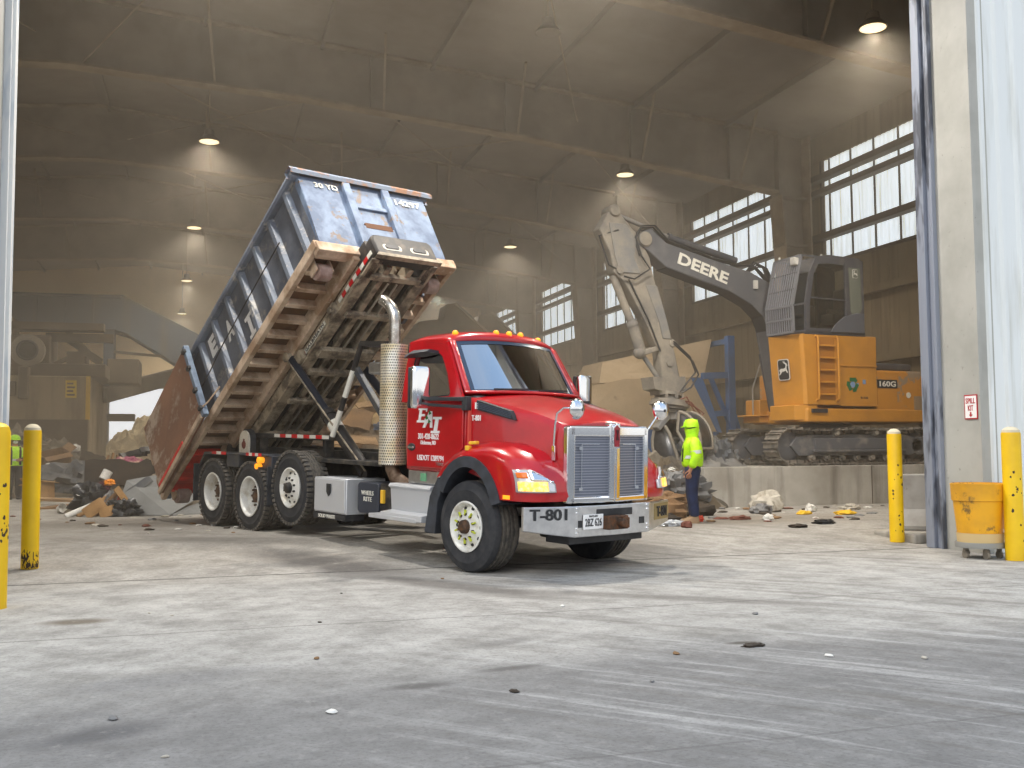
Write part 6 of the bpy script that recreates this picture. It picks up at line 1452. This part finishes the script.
# ================================================================ WASTE
from mathutils import noise as mno
def rubble_mat(name, cols, scale, base):
    m, nt, b = _nt(name); oc = ocoord(nt)
    wob = N(nt, 'ShaderNodeTexNoise'); wob.inputs['Scale'].default_value = scale*.8; L(nt, oc, wob.inputs['Vector'])
    vo = N(nt, 'ShaderNodeTexVoronoi'); vo.inputs['Scale'].default_value = scale; 
    L(nt, mixc(nt, .12, oc, wob.outputs['Color']), vo.inputs['Vector'])
    sp = nt.nodes.new('ShaderNodeSeparateColor'); L(nt, vo.outputs['Color'], sp.inputs[0])
    r = ramp(nt, sp.outputs[0], [(i/len(cols), c) for i, c in enumerate(cols)]); 
    for n_ in nt.nodes:
        if n_.type == 'VALTORGB': n_.color_ramp.interpolation = 'CONSTANT'
    f = ramp(nt, noise(nt, oc, 1.3, 5), [(.3, g(.15)), (.7, g(.8))])
    L(nt, mixc(nt, f, r, base), b.inputs['Base Color']); b.inputs['Roughness'].default_value = .9; b.inputs['Specular IOR Level'].default_value = .2
    bumpn(nt, b, vo.outputs['Distance'], .7, .05); return m
M_rubG = rubble_mat('grey_mixed_rubble', [srgb(104, 98, 88), srgb(70, 68, 66), srgb(128, 118, 104), srgb(90, 78, 62), srgb(150, 142, 128), srgb(62, 60, 60)], 3.5, srgb(98, 90, 78))
M_rubT = rubble_mat('tan_dusty_rubble', [srgb(176, 158, 122), srgb(150, 132, 100), srgb(196, 180, 146), srgb(132, 112, 82)], 2., srgb(168, 150, 116))
M_rubB = rubble_mat('brown_board_rubble', [srgb(150, 122, 84), srgb(112, 86, 58), srgb(176, 150, 108), srgb(84, 68, 52), srgb(132, 124, 112)], 1.8, srgb(122, 100, 72))
def heap(label, cx, cy, rx, ry, h, m, seed, z0=.19, n=46, rough=.35, name='debris_heap'):
    b = MB()
    def f(i, j):
        r = i; a = 2*PI*j
        x, y = cx+rx*r*math.cos(a)*(1+.12*math.sin(3*a+seed)), cy+ry*r*math.sin(a)*(1+.12*math.cos(2*a+seed))
        q = V(x*.9, y*.9, seed*3.1); q2 = V(x*3.1, y*3.1, seed)
        z = max(0, (1-r**1.7))*h*(.75+.5*(mno.noise(q)*.5+.5))+rough*(mno.noise(q2)+.5*mno.noise(q2*2.3))*(1-r**4)
        return V(x, y, z0+max(0, z) if r < .985 else z0-.1)
    b.grid(f, n, n*2)
    return tag(b.build(name, m, smooth=0), label, 'debris heap', kind='stuff')
heap('grey heap of mixed waste in front of the dark band of the concrete enclosure, far left', -5.8, 34.0, 3.6, 2.8, 2.0, M_rubG, 1)
heap('pale dusty waste heap lit by the bright opening at the back', -1.6, 51, 4.2, 4.5, 2.9, M_rubT, 2)
heap('brown heap of boards and cardboard behind the truck chassis and exhaust', 4.2, 29.5, 4.2, 3.6, 2.7, M_rubB, 3)
heap('low waste heap under the open tailgate of the container', -.9, 23.6, 1.8, 1.5, .75, M_rubG, 4)
heap('dark heap of shredded waste under the grapple beside the standing worker', 9.3, 20.9, 1.9, 2.4, 1.15, M_rubG, 5, rough=.3)
heap('heap of grey plastic film lying on the deck against the excavator tracks', 11.1, 21.4, 1.1, 1.3, .72, rubble_mat('grey_film_rubble', [srgb(122, 122, 122), srgb(84, 84, 86), srgb(150, 148, 144), srgb(66, 66, 68)], 2.6, srgb(110, 108, 104)), 6, z0=1.02)
CNT = {}
def put(o, label, cat, group=None): return tag(o, label, cat, group)
def rotm(rx, ry, rz): 
    from mathutils import Euler
    return Euler((rad(rx), rad(ry), rad(rz))).to_matrix().to_4x4()
def at(o, x, y, z, rx=0, ry=0, rz=0): o.location = (x, y, z); o.rotation_euler = (rad(rx), rad(ry), rad(rz)); return o
def board(name, l, w, t, m, seed=0, bend=0., ragged=0.):
    b = MB(); n = 10; rnd = random.Random(seed)
    top = [(l*(k/n-.5), w/2*(1+ragged*rnd.uniform(-1, .6)), bend*math.sin(PI*k/n)) for k in range(n+1)]; bot = [(l*(k/n-.5), -w/2*(1+ragged*rnd.uniform(-1, .6)), bend*math.sin(PI*k/n)) for k in range(n+1)]
    b.loft([[(a[0], a[1], a[2]), (c[0], c[1], c[2]), (c[0], c[1], c[2]+t), (a[0], a[1], a[2]+t)] for a, c in zip(top, bot)])
    return b.build(name, m, smooth=30)
def crumple(name, rx, ry, rz, m, seed, amp=.35, fr=2.2, n=40):
    b = MB(); b.ball((0, 0, 0), 1, 1, 1, 1, n, n//2)
    vs = []
    for p in b.v:
        q = V(*p); k = 1+amp*(mno.noise(q*fr+V(seed, 0, 0))+.6*mno.noise(q*fr*2.3+V(0, seed, 0))-.9*abs(mno.noise(q*fr*1.6+V(0, 0, seed)))+.45*abs(mno.noise(q*fr*3.9+V(seed, seed, 0))))
        z = q.z*k*rz
        vs.append((q.x*k*rx, q.y*k*ry, max(z, -rz*.55)+rz*.55))
    b.v = vs; return b.build(name, m, smooth=28)
def carton(name, lx, ly, lz, m, flap=.5, ang=35):
    a = rad(ang); q = [(-lx, -ly), (lx, -ly), (lx, ly), (-lx, ly)]
    vs = [(x, y, 0) for x, y in q]+[(x, y, lz) for x, y in q]; fs = [(0, 3, 2, 1)]
    for k in range(4):
        k2 = (k+1) % 4; fs.append((k, k2, 4+k2, 4+k))
        o = V(q[k][0]+q[k2][0], q[k][1]+q[k2][1], 0)*.5; d = o.normalized(); f = flap*min(lx, ly)*1.3; up = math.sin(a)*(1 if k % 2 else -.6)
        n = len(vs); vs += [(q[k2][0]+d.x*f, q[k2][1]+d.y*f, lz+up*f), (q[k][0]+d.x*f, q[k][1]+d.y*f, lz+up*f)]; fs.append((4+k, 4+k2, n, n+1))
    return MB().add(vs, fs).build(name, m, smooth=0, solid=.014)
def roll(name, l, r, m, r2=None):
    b = MB(); r2 = r2 or r*.82; b.lathe([(r2, -l/2), (r, -l/2), (r, l/2), (r2, l/2), (r2, -l/2)], (0, 0, 0), (1, 0, 0), 20); return b.build(name, m, smooth=40)
M_gsheet = mat('matt_grey_sheet', srgb(124, 126, 126), .7, 0, srgb(110, 112, 112), 1.5)
M_dbrown = mat('dark_brown_board', srgb(62, 52, 42), .85, 0, srgb(46, 40, 34), 3, c3=srgb(104, 88, 68), scale3=8, am3=(.66, .7))
M_card = mat('brown_cardboard', srgb(172, 134, 88), .9, 0, srgb(148, 112, 72), 3)
M_card2 = mat('dull_cardboard', srgb(132, 102, 70), .9, 0, srgb(112, 86, 60), 3)
M_wood = mat('weathered_plank', srgb(164, 134, 98), .9, 0, srgb(132, 104, 74), 6, stretch=(.15, 1, 1))
M_blkpl = mat('black_film', srgb(24, 25, 28), .35, 0, srgb(44, 45, 48), 4)
M_orange = mat('orange_plastic', srgb(232, 140, 20), .5)
M_yelp = mat('yellow_panel', srgb(222, 176, 30), .6)
M_pink = mat('pink_cloth', srgb(138, 70, 92), .9, 0, srgb(176, 148, 130), 5, (.5, .6))
M_wht = mat('white_plastic', srgb(226, 224, 218), .5, 0, srgb(196, 192, 184), 5)
M_tarp = mat('slate_tarpaulin', srgb(70, 74, 80), .7, 0, srgb(98, 98, 98), 2)
M_lgrn = mat('pale_green_lid', srgb(176, 190, 96), .6)
M_redp = mat('red_plastic', srgb(196, 62, 34), .5)
M_redbr = mat('red_brown_scrap', srgb(104, 60, 46), .8)
M_clear = mat('crumpled_clear_plastic', srgb(200, 204, 208), .2, 0, srgb(160, 164, 168), 6, spec=.8, bump=.4)
M_newsp = mat('dirty_paper', srgb(190, 184, 172), .9, 0, srgb(150, 142, 128), 5)
M_mixp = mat('grey_film', srgb(120, 120, 120), .5, 0, srgb(86, 86, 88), 3)
M_blued = mat('dull_blue_fabric', srgb(76, 88, 110), .9)
# below the tailgate
b = MB(); P = [(-1.62, 21.95, .21), (-.55, 21.25, .21), (.05, 22.3, .55), (-.75, 22.75, .98), (-1.45, 22.7, .86)]
b.loft([[V(*p) for p in P], [V(*p)+V(.0, .03, .02) for p in P]]); put(b.build('grey_sheet', M_gsheet, smooth=0, bevel=.004), 'large matt grey sheet lying slanted below the open container tailgate', 'sheet')
b = MB(); P = [(-.5, 21.3, .20), (.3, 21.9, .2), (.6, 22.6, .2), (.2, 22.7, .42), (-.2, 21.9, .33)]
b.loft([[V(*p) for p in P], [V(*p)+V(0, .02, .03) for p in P]]); put(b.build('folded_sheet', M_gsheet, smooth=0), 'folded end of grey sheet on the ground under the container roller', 'sheet')
put(at(board('dark_board', 1.75, .62, .05, M_dbrown, 3, .0, .25), -1.45, 23.3, 1.0, 72, 2, 8), 'big dark brown board propped up behind the grey sheet', 'board')
put(at(board('yellow_strip', .62, .2, .03, M_yelp, 4, .03), -1.15, 24.2, 1.12, 40, -10, 10), 'yellow panel strip sticking out above the dark brown board', 'panel')
put(at(crumple('pink_cloth', .36, .25, .17, M_pink, 5), -1.5, 24.3, 1.08, 0, 8, 0), 'pink and beige cloth heaped on top of the dark brown board', 'cloth')
for i, (x, z, r, l, m) in enumerate(((-2.05, 1.15, 66, .52, M_wood), (-1.9, 1.2, 78, .5, M_card), (-1.75, 1.18, 96, .46, M_wood), (-2.2, 1.1, 58, .4, M_card))):
    put(at(board('plank', l, .15, .03, m, 10+i), x, 24.6+.05*i, z, 0, -r, 15), ('short plank standing leftmost behind the pile', 'brown cardboard strip standing in the middle of the short planks', 'short plank standing nearest the pink cloth', 'narrow cardboard strip leaning left of the short planks')[i], 'plank', 'short planks behind the dark board')
for i, (x, z, w) in enumerate(((-1.4, 1.42, .5), (-1.1, 1.5, .45), (-1.62, 1.35, .3))): put(at(board('black_slab', w, .22, .08, M_blkpl, 20+i, .03, .2), x, 24.9, z-.05, 30, -12+10*i, 20*i), ('black rubber slab on top of the pile, middle one', 'black rubber slab on top of the pile, closest to the tailgate', 'small black rubber slab on top of the pile, farthest from the tailgate')[i], 'slab', 'black slabs on the pile')
# spilled bundle in front
put(at(roll('cardboard_tube', .75, .055, M_card), -2.0, 21.9, .40, 0, -30, 25), 'brown cardboard tube sloping down in front of the pile', 'tube')
put(at(roll('cardboard_tube', .6, .05, M_card2), -1.78, 21.85, .42, 0, -48, 10), 'steep dull cardboard tube right beside the cloth bundle in the pile', 'tube')
put(at(roll('white_pipe', .62, .06, M_wht), -2.22, 21.8, .33, 0, -22, 18), 'short white pipe end lying at the front left of the pile', 'pipe')
put(at(board('tan_board', .42, .26, .03, M_card, 31, .02), -1.95, 21.55, .36, 60, -35, 10), 'tan cardboard piece leaning on the tubes at the front of the pile', 'cardboard')
put(at(board('tan_board', .3, .2, .05, M_card, 32, .02), -1.72, 21.5, .30, 80, -15, 5), 'small square tan cardboard standing at the very front of the pile', 'cardboard')
put(at(crumple('grey_cloth', .14, .16, .26, M_mixp, 33), -1.68, 21.95, .25), 'grey cloth bundle between the tubes and the black bag', 'cloth')
put(at(crumple('red_bag', .06, .08, .2, M_redp, 34), -1.52, 21.85, .28), 'small red plastic bag against the grey cloth bundle', 'bag')
put(at(crumple('black_bag', .36, .3, .34, M_blkpl, 35, .5), -2.12, 22.5, .30), 'torn black rubbish bag left of the tubes', 'bag')
put(at(crumple('black_bag', .3, .2, .22, M_blkpl, 36, .5), -1.42, 21.6, .2), 'black rubbish bag squeezed against the grey sheet', 'bag')
put(at(board('tan_board', .5, .14, .02, M_card, 37), -1.45, 21.75, .55, 70, 55, 20), 'tan strip of cardboard slanting across the black bag', 'cardboard')
put(at(crumple('orange_wrapper', .12, .1, .08, M_orange, 38), -1.78, 22.6, .78), 'orange plastic wrapper above the tubes', 'wrapper')
put(at(crumple('maroon_cloth', .14, .12, .16, mat('maroon_cloth', srgb(70, 26, 34), .9), 39), -1.9, 22.6, .62), 'dark maroon rag below the orange wrapper', 'rag')
put(at(roll('paint_can', .2, .1, M_wht, .09), -1.88, 23.0, .98, 10, -60, 30), 'pale round can at the left end of the dark board', 'can')
b = MB(); b.box(-.1, .1, -.1, .1, 0, .12); b.cur = 1; b.box(-.105, .105, -.105, .105, .12, .14); put(at(b.build('small_tub', [M_wht, M_lgrn], smooth=0, bevel=.01), -2.35, 23.0, .5, 8, 5, 20), 'small white tub with pale green lid beside the torn black bag', 'tub')
b = MB(); b.lathe([(.075, 0), (.1, .13), (.105, .135), (.095, .13), (.07, .01), (.001, .01)], (0, 0, 0), (0, 0, 1), 16); put(at(b.build('white_cup', M_wht), -2.79, 23.2, .28, 75, 0, 40), 'white cup lying alone on the floor left of the pile', 'cup')
put(at(board('brown_plank', .9, .3, .05, M_card2, 40), -3.0, 25.2, .22, 3, -5, 15), 'brown flattened carton lying flat left of the torn black bag', 'carton')
put(at(board('brown_plank', 1.1, .25, .06, M_wood, 41), -3.4, 27.0, .3, 5, 3, -10), 'flat plank lying behind the flattened brown carton', 'plank')
# further left heap
put(at(crumple('slate_tarp', .95, .7, .55, M_tarp, 42, .5, 1.6), -3.3, 30.2, .35, 0, 8, 10), 'crumpled slate grey tarpaulin on the left heap', 'tarpaulin')
put(at(crumple('grey_film_sheet', .4, .35, .3, M_mixp, 43, .5), -2.75, 30.0, .55), 'light grey plastic film at the right end of the tarpaulin', 'film')
put(at(carton('open_carton', .36, .3, .5, M_card2), -3.95, 31.8, 1.0, 15, -12, 25), 'brown open carton sitting high on the left heap', 'carton')
put(at(carton('open_carton', .28, .24, .5, M_card), -4.0, 29.3, .2, -8, 6, 60), 'brown carton standing on the floor beside the vested worker', 'carton')
put(at(board('white_strip', .7, .07, .03, M_wht, 44, .12), -3.75, 30.6, 1.0, 20, 25, -20), 'curved white strip left of the tarpaulin', 'strip')
put(at(crumple('white_bag', .18, .16, .14, M_wht, 45), -3.6, 33.0, 1.5), 'white plastic bag on top of the left heap', 'bag')
put(at(board('brown_board', .9, .5, .04, M_dbrown, 46, 0, .2), -3.0, 33.0, 1.2, 50, 20, 10), 'dark board leaning on the left heap above the tarpaulin', 'board')
# behind the truck
rnd = random.Random(11)
B3 = [(3.0, 26.9, 1.3, M_card, 1.3, .7), (3.7, 26.6, 1.7, M_wood, 1.5, .3), (4.4, 26.9, 1.2, M_card2, 1.1, .8), (4.9, 27.6, 2.0, M_card, 1.2, .5), (2.3, 26.7, .9, M_wood, 1.5, .25), (5.5, 28.2, 1.7, M_wood, 1.5, .3), (3.9, 27.5, 2.3, M_card2, 1.0, .6), (1.6, 27.0, .8, M_card, 1.2, .6), (5.0, 26.8, 1.0, M_wood, 1.3, .25), (4.5, 28.2, 2.7, M_wood, 1.2, .2), (5.8, 27.4, 1.1, M_card, 1.0, .6)]
nm = ['wide tan board on the heap seen between lift cylinder and chassis', 'long plank leaning on the brown heap behind the tarp arm', 'dull cardboard sheet low on the brown heap near the exhaust', 'tan cardboard sheet high on the brown heap beside the exhaust', 'long plank at the left foot of the brown heap', 'long plank on the right slope of the brown heap', 'dull cardboard sheet near the top of the brown heap', 'tan cardboard at the left end of the brown heap', 'plank low on the brown heap beside the exhaust guard', 'short plank on the very top of the brown heap', 'tan cardboard at the right foot of the brown heap']
for i, (x, y, z, m, l, w) in enumerate(B3): put(at(board('waste_board', l, w, .04, m, 60+i, .04, .15), x, y-.2, z, rnd.uniform(25, 70), rnd.uniform(-35, 35), rnd.uniform(-30, 50)), nm[i], 'board', 'boards on the brown heap')
put(at(crumple('blue_rag', .22, .18, .14, M_blued, 71), 4.6, 26.9, 2.0), 'dull blue rag on the brown heap behind the truck', 'rag')
put(at(crumple('white_sack', .45, .3, .2, M_newsp, 72), 2.6, 26.0, .75), 'pale sack at the foot of the brown heap behind the chassis', 'sack')
put(at(crumple('black_bag', .4, .35, .3, M_blkpl, 73), 5.6, 26.6, .8), 'black bag at the foot of the brown heap right of the exhaust', 'bag')
# beside the standing worker and along the deck
F = [('crumple', 7.35, 15.2, .22, .15, .07, M_clear, 'crumpled clear plastic wrap on the floor left of the standing worker', 'clear_wrap', 'plastic'),
     ('crumple', 7.48, 14.93, .09, .08, .07, M_redbr, 'small red brown lump in front of the clear plastic wrap', 'red_scrap', 'scrap'),
     ('crumple', 8.22, 15.95, .09, .07, .07, M_redp, 'orange red cup crushed behind the heel of the standing worker', 'crushed_cup', 'cup'),
     ('crumple', 7.6, 15.95, .3, .12, .10, M_dbrown, 'dark brown rag left of the feet of the standing worker', 'brown_rag', 'rag'),
     ('crumple', 8.0, 16.9, .5, .25, .22, M_card2, 'crushed brown carton at the foot of the dark heap behind the worker', 'crushed_carton', 'carton'),
     ('crumple', 7.2, 16.6, .4, .3, .06, M_newsp, 'flat white paper on the floor between bumper and worker', 'paper', 'paper'),
     ('crumple', 10.7, 17.9, .36, .22, .26, M_newsp, 'large crumpled pale plastic sheet on the floor against the deck wall', 'pale_sheet', 'plastic'),
     ('crumple', 10.35, 17.5, .22, .16, .12, M_mixp, 'grey plastic scrap attached left of the crumpled pale sheet', 'grey_scrap', 'plastic'),
     ('crumple', 11.5, 17.6, .11, .1, .10, M_wht, 'white ball of paper right of the crumpled pale sheet', 'paper_ball', 'paper'),
     ('crumple', 9.1, 16.1, .22, .09, .05, M_redbr, 'reddish brown scrap on the floor left of the paper scraps', 'brown_scrap', 'scrap'),
     ('crumple', 9.45, 15.75, .1, .08, .07, M_wht, 'small white paper scrap in the open floor before the pale sheet', 'paper_scrap', 'paper'),
     ('crumple', 11.6, 16.6, .24, .12, .05, M_yelp, 'yellow plastic scrap on the floor left of the scuffed bollard', 'yellow_scrap', 'plastic'),
     ('crumple', 10.9, 16.9, .16, .09, .05, M_yelp, 'smaller yellow scrap below the white ball of paper', 'yellow_scrap', 'plastic'),
     ('crumple', 12.6, 17.8, .18, .1, .08, M_newsp, 'pale paper lump near the deck wall beside the scuffed bollard', 'paper_lump', 'paper'),
     ('crumple', 9.3, 14.6, .16, .1, .04, M_dbrown, 'flat dark scrap on the floor in front of the paper scraps', 'dark_scrap', 'scrap'),
     ('crumple', 10.0, 14.9, .2, .12, .05, M_blkpl, 'black flat scrap on the floor between the worker and the bollard', 'black_scrap', 'scrap'),
     ('crumple', 8.9, 17.3, .35, .2, .16, M_dbrown, 'dark sack at the left corner of the deck wall', 'dark_sack', 'sack'),
     ('crumple', 3.9, 6.75, .09, .05, .02, M_dbrown, 'small brown leaf scrap on the open apron in front of the truck', 'leaf_scrap', 'scrap')]
for i, (_, x, y, rx, ry, rz, m, lb, nm_, ct_) in enumerate(F):
    put(at(crumple(nm_, rx, ry, rz, m, 100+i, .4, 2.4, 20), x, y, floor_z(y)-.005), lb, ct_)
rnd = random.Random(5)
M_lit = [M_newsp, M_card2, M_dbrown, M_mixp, M_wht, M_redbr]
for i in range(60):
    x = rnd.uniform(8.2, 15.5); y = rnd.uniform(15.2, 19.3); s_ = rnd.uniform(.03, .10)
    o = crumple('litter_scrap', s_*1.6, s_, s_*.35, M_lit[i % 6], 200+i, .4, 2.2, 10)
    put(at(o, x, y, floor_z(y)-.003, 0, 0, rnd.uniform(0, 180)), 'tiny scrap of litter on the dirty floor along the deck wall', 'litter', 'tiny litter scraps along the deck wall')
for i in range(34):
    x = rnd.uniform(-3.6, 1.0); y = rnd.uniform(16.5, 24); s_ = rnd.uniform(.025, .08)
    o = crumple('litter_scrap', s_*1.5, s_, s_*.4, M_lit[i % 6], 300+i, .4, 2.2, 10)
    put(at(o, x, y, floor_z(y)-.003, 0, 0, rnd.uniform(0, 180)), 'tiny scrap of litter on the floor around the spilled pile', 'litter', 'tiny litter scraps around the spilled pile')
for i in range(16):
    x = rnd.uniform(-.8, 6); y = rnd.uniform(5, 12); s_ = rnd.uniform(.012, .028)
    o = crumple('pebble', s_*1.5, s_, s_*.5, M_lit[i % 5], 400+i, .3, 2., 8)
    put(at(o, x, y, 0, 0, 0, rnd.uniform(0, 180)), 'tiny pebble or crumb on the concrete apron', 'pebble', 'pebbles on the apron')
# film and twisted scrap on the heaps by the grapple and on the deck
G = [(9.0, 18.7, .55, .5, .35, .3, M_mixp, 'grey film bundle on the dark heap below the grapple'), (8.6, 19.3, .9, .3, .25, .22, M_card2, 'brown crushed cardboard on the dark heap below the grapple'), (9.6, 19.2, .35, .55, .3, .35, M_tarp, 'dark tarpaulin lump on the dark heap behind the worker'), (8.3, 18.6, .4, .4, .3, .2, M_card, 'tan cardboard lump on the left foot of the dark heap'), (9.2, 19.0, 1.0, .08, .06, .05, M_wht, 'white scrap near the top of the dark heap beside the headlamp'), (8.5, 18.0, .3, .6, .3, .2, M_card2, 'long brown sack at the foot of the dark heap'),
     (10.75, 20.75, 1.03, .42, .3, .28, M_mixp, 'grey film bundle on the deck edge left of the far track'), (11.35, 20.75, 1.03, .36, .26, .36, M_tarp, 'dark round film bundle on the deck touching the front of the near track'), (11.0, 21.6, 1.3, .5, .4, .35, M_mixp, 'upper grey film bundle on the deck heap'), (10.5, 21.3, 1.05, .4, .4, .3, M_tarp, 'dark film bundle at the left corner of the deck')]
for i, (x, y, z, rx, ry, rz, m, lb) in enumerate(G): put(at(crumple('film_lump', rx, ry, rz, m, 500+i, .55, 2.4, 30), x, y, z), lb, 'bundle', 'bundles on the heaps by the grapple')

rnd = random.Random(21)
for i in range(26):     # loose scraps poking out of the far left heap and the spilled pile
    if i < 16: x, y = rnd.uniform(-4.6, -2.2), rnd.uniform(30.5, 34.5); z = .5+.9*max(0, 1-abs(x+5.5)/3.8)*max(.3, 1-abs(y-34)/4)
    else: x, y = rnd.uniform(-2.4, -.4), rnd.uniform(22.4, 23.6); z = rnd.uniform(.35, .75)
    m = [M_card, M_dbrown, M_newsp, M_wood, M_mixp, M_card2, M_wht, M_tarp][i % 8]
    put(at(board('board_scrap', rnd.uniform(.3, .8), rnd.uniform(.08, .3), .03, m, 700+i, rnd.uniform(0, .08), .2), x, y, z, rnd.uniform(0, 60), rnd.uniform(-45, 45), rnd.uniform(0, 180)), 'small bent scrap sticking out of the waste heaps left of the container', 'scrap', 'scraps in the waste heaps left of the container')
# ================================================================ HAZE, LIGHT, CAMERA
m = bpy.data.materials.new('dust_haze'); m.use_nodes = True; nt = m.node_tree; nt.nodes.remove(nt.nodes['Principled BSDF'])
vs = N(nt, 'ShaderNodeVolumeScatter'); vs.inputs['Color'].default_value = (.92, .84, .72, 1); vs.inputs['Density'].default_value = .0115; vs.inputs['Anisotropy'].default_value = .35
L(nt, vs.outputs[0], nt.nodes['Material Output'].inputs['Volume'])
b = MB(); b.box(HX0+.3, HX1-.35, 13.9, HY1-.2, .25, 10.9)
hz = tag(b.build('dust_haze', m, smooth=0), 'thin brown dust haze filling the hall', 'haze', kind='stuff')
w = bpy.data.worlds.new('sky'); SC.world = w; w.use_nodes = True; nt = w.node_tree
bg = nt.nodes['Background']
tc = nt.nodes.new('ShaderNodeTexCoord'); sp = nt.nodes.new('ShaderNodeSeparateXYZ'); L(nt, tc.outputs['Generated'], sp.inputs[0])
sky = ramp(nt, sp.outputs[2], [(0., (1.2, 1.18, 1.12, 1)), (.08, (1.1, 1.1, 1.1, 1)), (.3, (.70, .84, 1.02, 1)), (.7, (.40, .61, .95, 1)), (1., (.42, .61, .92, 1))])
cl = noise(nt, mapping(nt, tc.outputs['Generated'], (1, 1, 2.5)), 2.2, 5, .6)
cf = ramp(nt, cl, [(.40, g(0)), (.62, g(1))])
zf = ramp(nt, sp.outputs[2], [(.45, g(1)), (.75, g(.25))])
L(nt, mixc(nt, mth(nt, 'MULTIPLY', cf, zf), sky, (1.05, 1.05, 1.04, 1)), bg.inputs[0]); bg.inputs[1].default_value = 1.2
# high thin cloud: a broad, soft sun behind the photographer's left shoulder
sd = bpy.data.lights.new('sun', 'SUN'); sd.energy = 1.7; sd.angle = rad(40); sd.color = (1, .94, .84)
so = bpy.data.objects.new('sun', sd); COL.objects.link(so); so.rotation_euler = (rad(52), 0, rad(-28))
cam = bpy.data.cameras.new('camera'); co_ = bpy.data.objects.new('camera', cam); COL.objects.link(co_)
yaw, pit, rol = rad(17), math.atan(66/1020), rad(.4)
Fh = V(math.sin(yaw), math.cos(yaw), 0); R0 = V(math.cos(yaw), -math.sin(yaw), 0); Z = V(0, 0, 1)
Fw = Fh*math.cos(pit)+Z*math.sin(pit); U0 = Z*math.cos(pit)-Fh*math.sin(pit)
Rr = R0*math.cos(rol)-U0*math.sin(rol); Uu = U0*math.cos(rol)+R0*math.sin(rol)
M = Matrix((Rr, Uu, -Fw)).transposed().to_4x4(); M.translation = V(0, 0, 1.45); co_.matrix_world = M
cam.sensor_fit = 'HORIZONTAL'; cam.sensor_width = 36; cam.lens = 36*1020/1024; cam.clip_end = 500
SC.camera = co_
for o in list(bpy.data.objects):
    if o.type != 'MESH': continue
    nb = o.name.split('.')[0]
    ren = {'lug_nuts': 'lug_nut', 'hand_holes': 'hand_hole', 'lug_pointers': 'lug_pointer', 'bumper_bolts': 'bumper_bolt', 'boom_hoses': 'hose', 'arm_hoses': 'hose', 'grapple_hoses': 'hose', 'reflective_bands': 'reflective_band', 'dark_straps': 'vest_strap'}
    if nb in ren or nb in ('reflective_tape', 'side_lug', 'mud_flap', 'arm_pin', 'boom_pin', 'riser_seam', 'gate_latch', 'gate_hinge', 'rear_post', 'tail_lamp', 'head_slot', 'slot_hole', 'centre_rail', 'winch_cable', 'wiper', 'roof_stud', 'roller_bracket', 'warning_sticker', 'rear_fender', 'lanyard_strap', 'fender_marker'): split_loose(o, ren.get(nb))
vs_ = SC.view_settings; vs_.view_transform = 'Standard'; vs_.look = 'None'; vs_.gamma = 1; vs_.use_curve_mapping = False; vs_.exposure = -0.25
SC.cycles.use_denoising = True; SC.cycles.max_bounces = 8; SC.cycles.diffuse_bounces = 5; SC.cycles.transparent_max_bounces = 12; SC.cycles.volume_bounces = 1
SC.cycles.sample_clamp_indirect = 4.0; SC.cycles.caustics_reflective = False; SC.cycles.caustics_refractive = False
